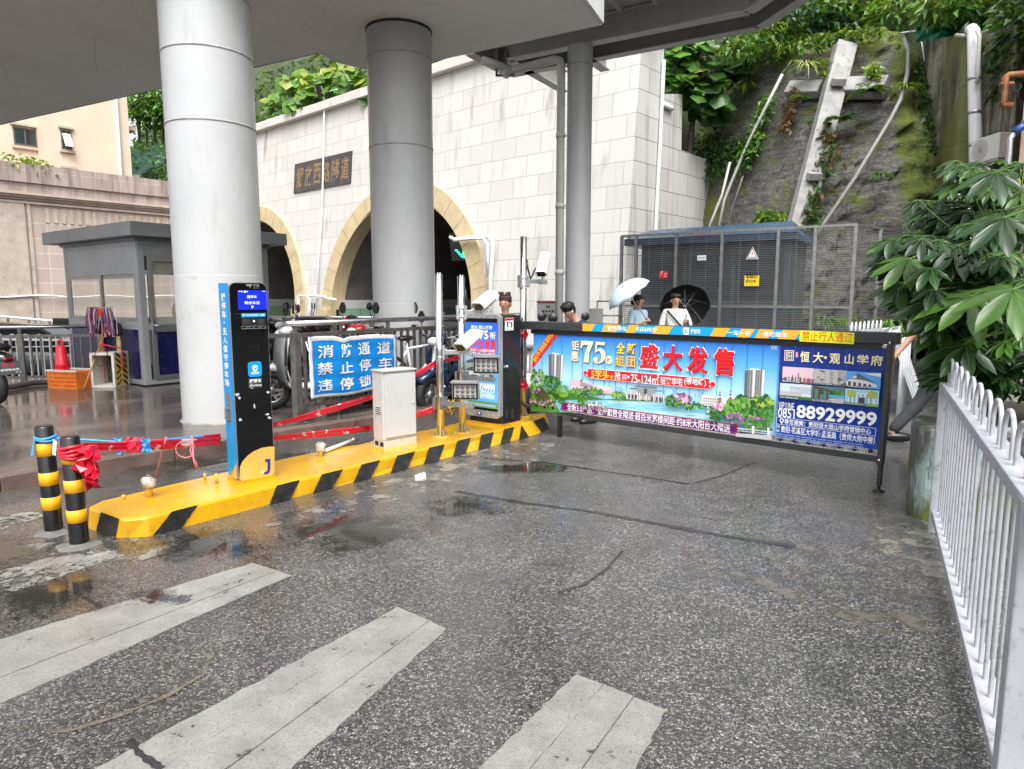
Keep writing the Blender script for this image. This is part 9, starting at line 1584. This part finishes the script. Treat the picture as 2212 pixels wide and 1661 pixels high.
def person(label, loc, rz, top_m, leg_m, hair_m, arms, legs=None, h=1.7, hair='short', head=(0, 0, 0), lean=0, shoe=black, sleeve=.6):
 """faces -y in its own frame; arms/legs give joint positions"""
 t_ = T('person', label, 'person', loc); t_.o.rotation_euler = (0, 0, rz); t_.o.scale = (h / 1.7,) * 3; v = lambda *a: Vector(a); ln = lambda p: p + Vector((0, -lean * max(0, p.z - .9), -abs(lean) * .25 * max(0, p.z - .9)))
 pel, sp, ch, nk = ln(v(0, 0, .95)), ln(v(0, 0, 1.12)), ln(v(0, 0, 1.32)), ln(v(0, 0, 1.45)); hc = nk + Vector((0, -.02 - .25 * lean, .12 - .05 * abs(lean))); pts = [(pel, (.1, .07)), (sp, (.085, .06)), (ch, (.1, .06)), (nk, (.05, .05)), (nk + (hc - nk) * .55, (.054, .06)), (hc + Z * .02, (.08, .094)), (hc + Z * .085, (.068, .082))]; ed = [(0, 1), (1, 2), (2, 3), (3, 4), (4, 5), (5, 6)]; legs = legs or (((-.1, 0, .5), (-.1, .02, .09)), ((.1, 0, .5), (.1, .02, .09))); tr, te = [(pel + Z * .05, (.125, .095))], []; sl = [(pel - Z * .1, (.175, .138)), (sp, (.15, .112)), (ch, (.172, .122)), (nk - Z * .015, (.078, .074))]; se = [(0, 1), (1, 2), (2, 3)]
 for s, (kn, an) in zip((-1, 1), legs):
  hip = pel + v(s * .09, 0, -.06); b = len(pts); kn, an = v(*kn), v(*an); fw = v(0, -1, 0); pts += [(hip, .085), (kn, .058), (an, .04), (an + v(0, -.1, -.05), (.04, .03)), (an + v(0, -.17, -.06), (.032, .022))]; ed += [(0, b), (b, b + 1), (b + 1, b + 2), (b + 2, b + 3), (b + 3, b + 4)]; c = len(tr); tr += [(hip, .105), (kn, .078), (an + v(0, 0, .01), .06)]; te += [(0, c), (c, c + 1), (c + 1, c + 2)]
  k = MB(); k.ball(an + v(0, -.075, -.04), (.056, .155, .056), shoe, 12, 8); k.build('shoe', t_.o)
 for s, (el, wr_, grip) in zip((-1, 1), arms):
  sh = ln(v(s * .175, 0, 1.38)); el, wr_ = v(*el), v(*wr_); b = len(pts); d = (wr_ - el).normalized(); pts += [(sh, .05), (el, .038), (wr_, .026), (wr_ + d * .05, (.034, .02))]; ed += [(2, b), (b, b + 1), (b + 1, b + 2), (b + 2, b + 3)]; sd = d.cross(v(0, 1, .2)).normalized(); fl_ = sd.cross(d).normalized()
  for j in range(4):
   o_ = wr_ + d * .085 + sd * (.021 * (j - 1.5)); l_ = (.034, .04, .038, .03)[j]; c = len(pts); pts += [(o_, .0095), (o_ + d * l_ * (.5 if grip else .9) + fl_ * l_ * (.6 if grip else .25), .0085), (o_ + d * l_ * (.1 if grip else 1.5) + fl_ * l_ * (1.1 if grip else .7), .0075)]; ed += [(b + 3, c), (c, c + 1), (c + 1, c + 2)]
  c = len(pts); pts += [(wr_ + d * .04 + sd * .036 * s, .011), (wr_ + d * .075 + sd * .045 * s + fl_ * .02, .009)]; ed += [(b + 3, c), (c, c + 1)]
  c = len(sl); e2 = sh.lerp(el, 1) ; sl += [(sh, .068), (sh.lerp(el, min(1, sleeve * 1.4)), .062)]; se += [(2, c), (c, c + 1)]
  if sleeve > .75: sl.append((el.lerp(wr_, (sleeve - .72) * 3.2), .046)); se.append((c + 1, c + 2))
 skinned('body', pts, ed, skin, t_.o); skinned('shirt', sl, se, top_m, t_.o); skinned('trousers', tr, te, leg_m, t_.o)
 Rm = Euler(head).to_matrix(); hq = lambda x, y, z: hc + Rm @ Vector((x, y, z)); k = MB()
 k.ball(hq(0, .02, .072), (.087, .093, .074), hair_m, 16, 10, Rm); k.ball(hq(0, .045, .03), (.082, .066, .085), hair_m, 14, 8, Rm); r_ = random.Random(len(label))
 for i in range(70): a = r_.uniform(-1.9, 1.9); lo_ = .1 - .06 * max(0, abs(a) - .8) + r_.uniform(-.008, .006); b = hq(.06 * math.sin(a), -.055 * math.cos(a) + .02, .125); k.tube([b, hq(.083 * math.sin(a), -.086 * math.cos(a) + .016, .108), hq(.087 * math.sin(a + r_.uniform(-.1, .1)), -.091 * math.cos(a) + .014, lo_)], [.011, .008, .002], hair_m, 5, caps=False)
 if hair == 'bun': k.ball(hq(0, .12, -.0), (.045, .05, .05), hair_m, 10, 8); k.tube([hq(.07, -.03, .05), hq(.085, -.02, -.02), hq(.08, .0, -.06)], .012, hair_m, 6); k.tube([hq(-.07, -.03, .05), hq(-.085, -.02, -.02), hq(-.08, .0, -.06)], .012, hair_m, 6)
 if hair == 'tuft':
  for i in range(40): a = r_.uniform(0, 6.28); b = hq(.07 * math.cos(a), .02 + .07 * math.sin(a), .13); k.tube([b, b + Vector((r_.uniform(-.03, .03), r_.uniform(-.02, .02), .05))], [.012, .003], hair_m, 4, caps=False)
 k.build('hair', t_.o); k = MB(); yy = -.093
 k.tube([hq(0, yy + .012, .035), hq(0, yy - .012, .0), hq(0, yy - .006, -.008)], [.005, .0095, .007], skin, 8)
 for s in (-1, 1): k.ball(hq(s * .082, .01, .01), (.009, .018, .027), skin, 8, 6)
 k.build('nose_and_ears', t_.o); k = MB()
 for s in (-1, 1): k.ball(hq(s * .032, yy + .015, .032), (.01, .006, .0045), flat('eye_dark', (.02, .012, .01), .2), 8, 6, Rm); k.bar(hq(s * .016, yy + .008, .056), hq(s * .046, yy + .018, .057), .005, .005, hair_m)
 k.bar(hq(-.024, yy + .012, -.034), hq(.024, yy + .012, -.034), .008, .009, flat('lips', (.42, .12, .1), .4)); k.build('face_detail', t_.o); return t_
shirt_w, shirt_b, navy_c, dgrey, jean = M('white_shirt', (.68, .67, .64), .8, 0, .06, 12, .3, 30), M('pale_blue_shirt', (.42, .55, .66), .8, 0, .06, 12, .3, 30), M('navy_shirt', (.015, .022, .06), .8, 0, .15, 12), M('grey_trousers', (.045, .05, .058), .85, 0, .25, 8, .4, 40), M('dark_jeans', (.03, .035, .06), .85, 0, .2, 8)
pm = V(1459, 655, 12.0); man = person('man in a white shirt with a black shoulder strap under a black umbrella', (pm.x, 12.0, -.07), R(2), shirt_w, jean, hair_b, (((-.24, .02, 1.12), (-.2, -.05, .88), 0), ((.26, -.04, 1.13), (.14, -.25, 1.2), 1)), h=1.66, head=(R(4), 0, R(-6)), sleeve=.98)
k = MB(); k.bar((-.15, -.13, 1.38), (.12, -.15, 1.08), .035, .006, black, up=(0, -1, 0)); k.bar((-.15, .02, 1.44), (-.15, -.13, 1.38), .035, .006, black); k.build('shoulder_strap', man.o)
pw = V(1379, 655, 12.2); woman = person('woman in a pale blue top holding a light blue umbrella', (pw.x, 12.2, -.07), R(38), shirt_b, jean, hair_b, (((-.22, -.02, 1.12), (-.1, -.24, 1.22), 1), ((.23, .03, 1.12), (.2, -.08, .9), 0)), h=1.64, hair='bun', head=(0, 0, R(20)), sleeve=.62)
def umbrella(label, hand, axis, r, mat, L=.62, depth=.26, below=.12):
 a = Vector(axis).normalized(); t_ = T('umbrella', label, 'umbrella', hand); top = hand + a * L; u = a.orthogonal().normalized(); w_ = a.cross(u); k = MB(); N, K = 32, 8; vs = []
 for i in range(K + 1):
  q = i / K; zz = -depth * (1 - math.cos(q * 1.35)) / (1 - math.cos(1.35))
  for j in range(N): t = 2 * math.pi * j / N; sc_ = (1 - .055 * q * math.sin(4 * t) ** 2); rr_ = r * math.sin(q * 1.35) / math.sin(1.35) * sc_; vs.append(top + a * (zz + .02 * q * q * math.sin(4 * t) ** 2) + (u * math.cos(t) + w_ * math.sin(t)) * rr_)
 k.add(vs, [(i * N + j, i * N + (j + 1) % N, (i + 1) * N + (j + 1) % N, (i + 1) * N + j) for i in range(K) for j in range(N)], mat, True); t_.part('canopy', k, solid=.002); k = MB(); k.tube([hand - a * below, top + a * .05], .007, galv, 8); t_.part('shaft', k); k = MB(); k.tube([hand - a * below, hand + a * .04], .014, black, 8); t_.part('handle', k); k = MB()
 for j in range(8): t = 2 * math.pi * j / 8; k.tube([top - a * .01] + [top + a * (-depth * (1 - math.cos(q * 1.35)) / (1 - math.cos(1.35)) - .008) + (u * math.cos(t) + w_ * math.sin(t)) * r * math.sin(q * 1.35) / math.sin(1.35) for q in (.35, .7, .97)], .004, galv, 4, caps=False); k.tube([top - a * .28, top - a * (depth * .3 + .02) + (u * math.cos(t) + w_ * math.sin(t)) * r * .55], .003, galv, 4, caps=False)
 t_.part('ribs', k)
hm_ = Vector((pm.x, 12, -.07)) + Matrix.Rotation(R(2), 3, 'Z') @ Vector((.15, -.3, 1.22)) * (1.66 / 1.7); um = V(1482, 642, 12.25); umbrella('black umbrella tilted back over the man in white', hm_, um - hm_ + Vector((0, .22, .0)), .44, M('umbrella_black', (.01, .01, .012), .55), L=(um - hm_).length + .1)
hw_ = Vector((pw.x, 12.2, -.07)) + Matrix.Rotation(R(38), 3, 'Z') @ Vector((-.08, -.29, 1.25)) * (1.64 / 1.7); uw = V(1342, 613, 11.95); umbrella('light blue umbrella held by the woman', hw_, uw - hw_, .42, M('umbrella_cloth', (.6, .78, .88), .6, 0, .04, 6), L=(uw - hw_).length)
pa = V(1254, 690, 8.4); person('black haired man in navy bending his head behind the gate', (pa.x + .1, 8.4, -.02), R(-60), navy_c, jean, hair_b, (((-.26, -.1, 1.1), (-.16, -.35, 1.0), 1), ((.26, -.1, 1.1), (.16, -.35, 1.0), 1)), h=1.56, lean=.38, head=(R(28), 0, 0), sleeve=.6)
pr = V(1092, 668, 8.7); person('boy with tousled auburn hair half hidden behind the advertising cabinet', (pr.x, 8.7, 0), R(-18), navy_c, jean, hair_r, (((-.24, -.05, 1.1), (-.2, -.22, .95), 1), ((.24, -.05, 1.1), (.2, -.22, .95), 1)), h=1.56, hair='tuft', sleeve=.6)
person('person in dark grey trousers striding off behind the planter', (4.4, 7.0, 0), R(82), M('dark_shirt', (.012, .012, .014), .8), dgrey, hair_b, (((-.24, -.2, 1.12), (-.2, -.42, 1.0), 0), ((.24, .22, 1.12), (.22, .42, .86), 0)), legs=(((-.1, -.28, .52), (-.1, -.36, .1)), ((.1, .1, .5), (.1, .4, .11))), h=1.68, sleeve=.55)
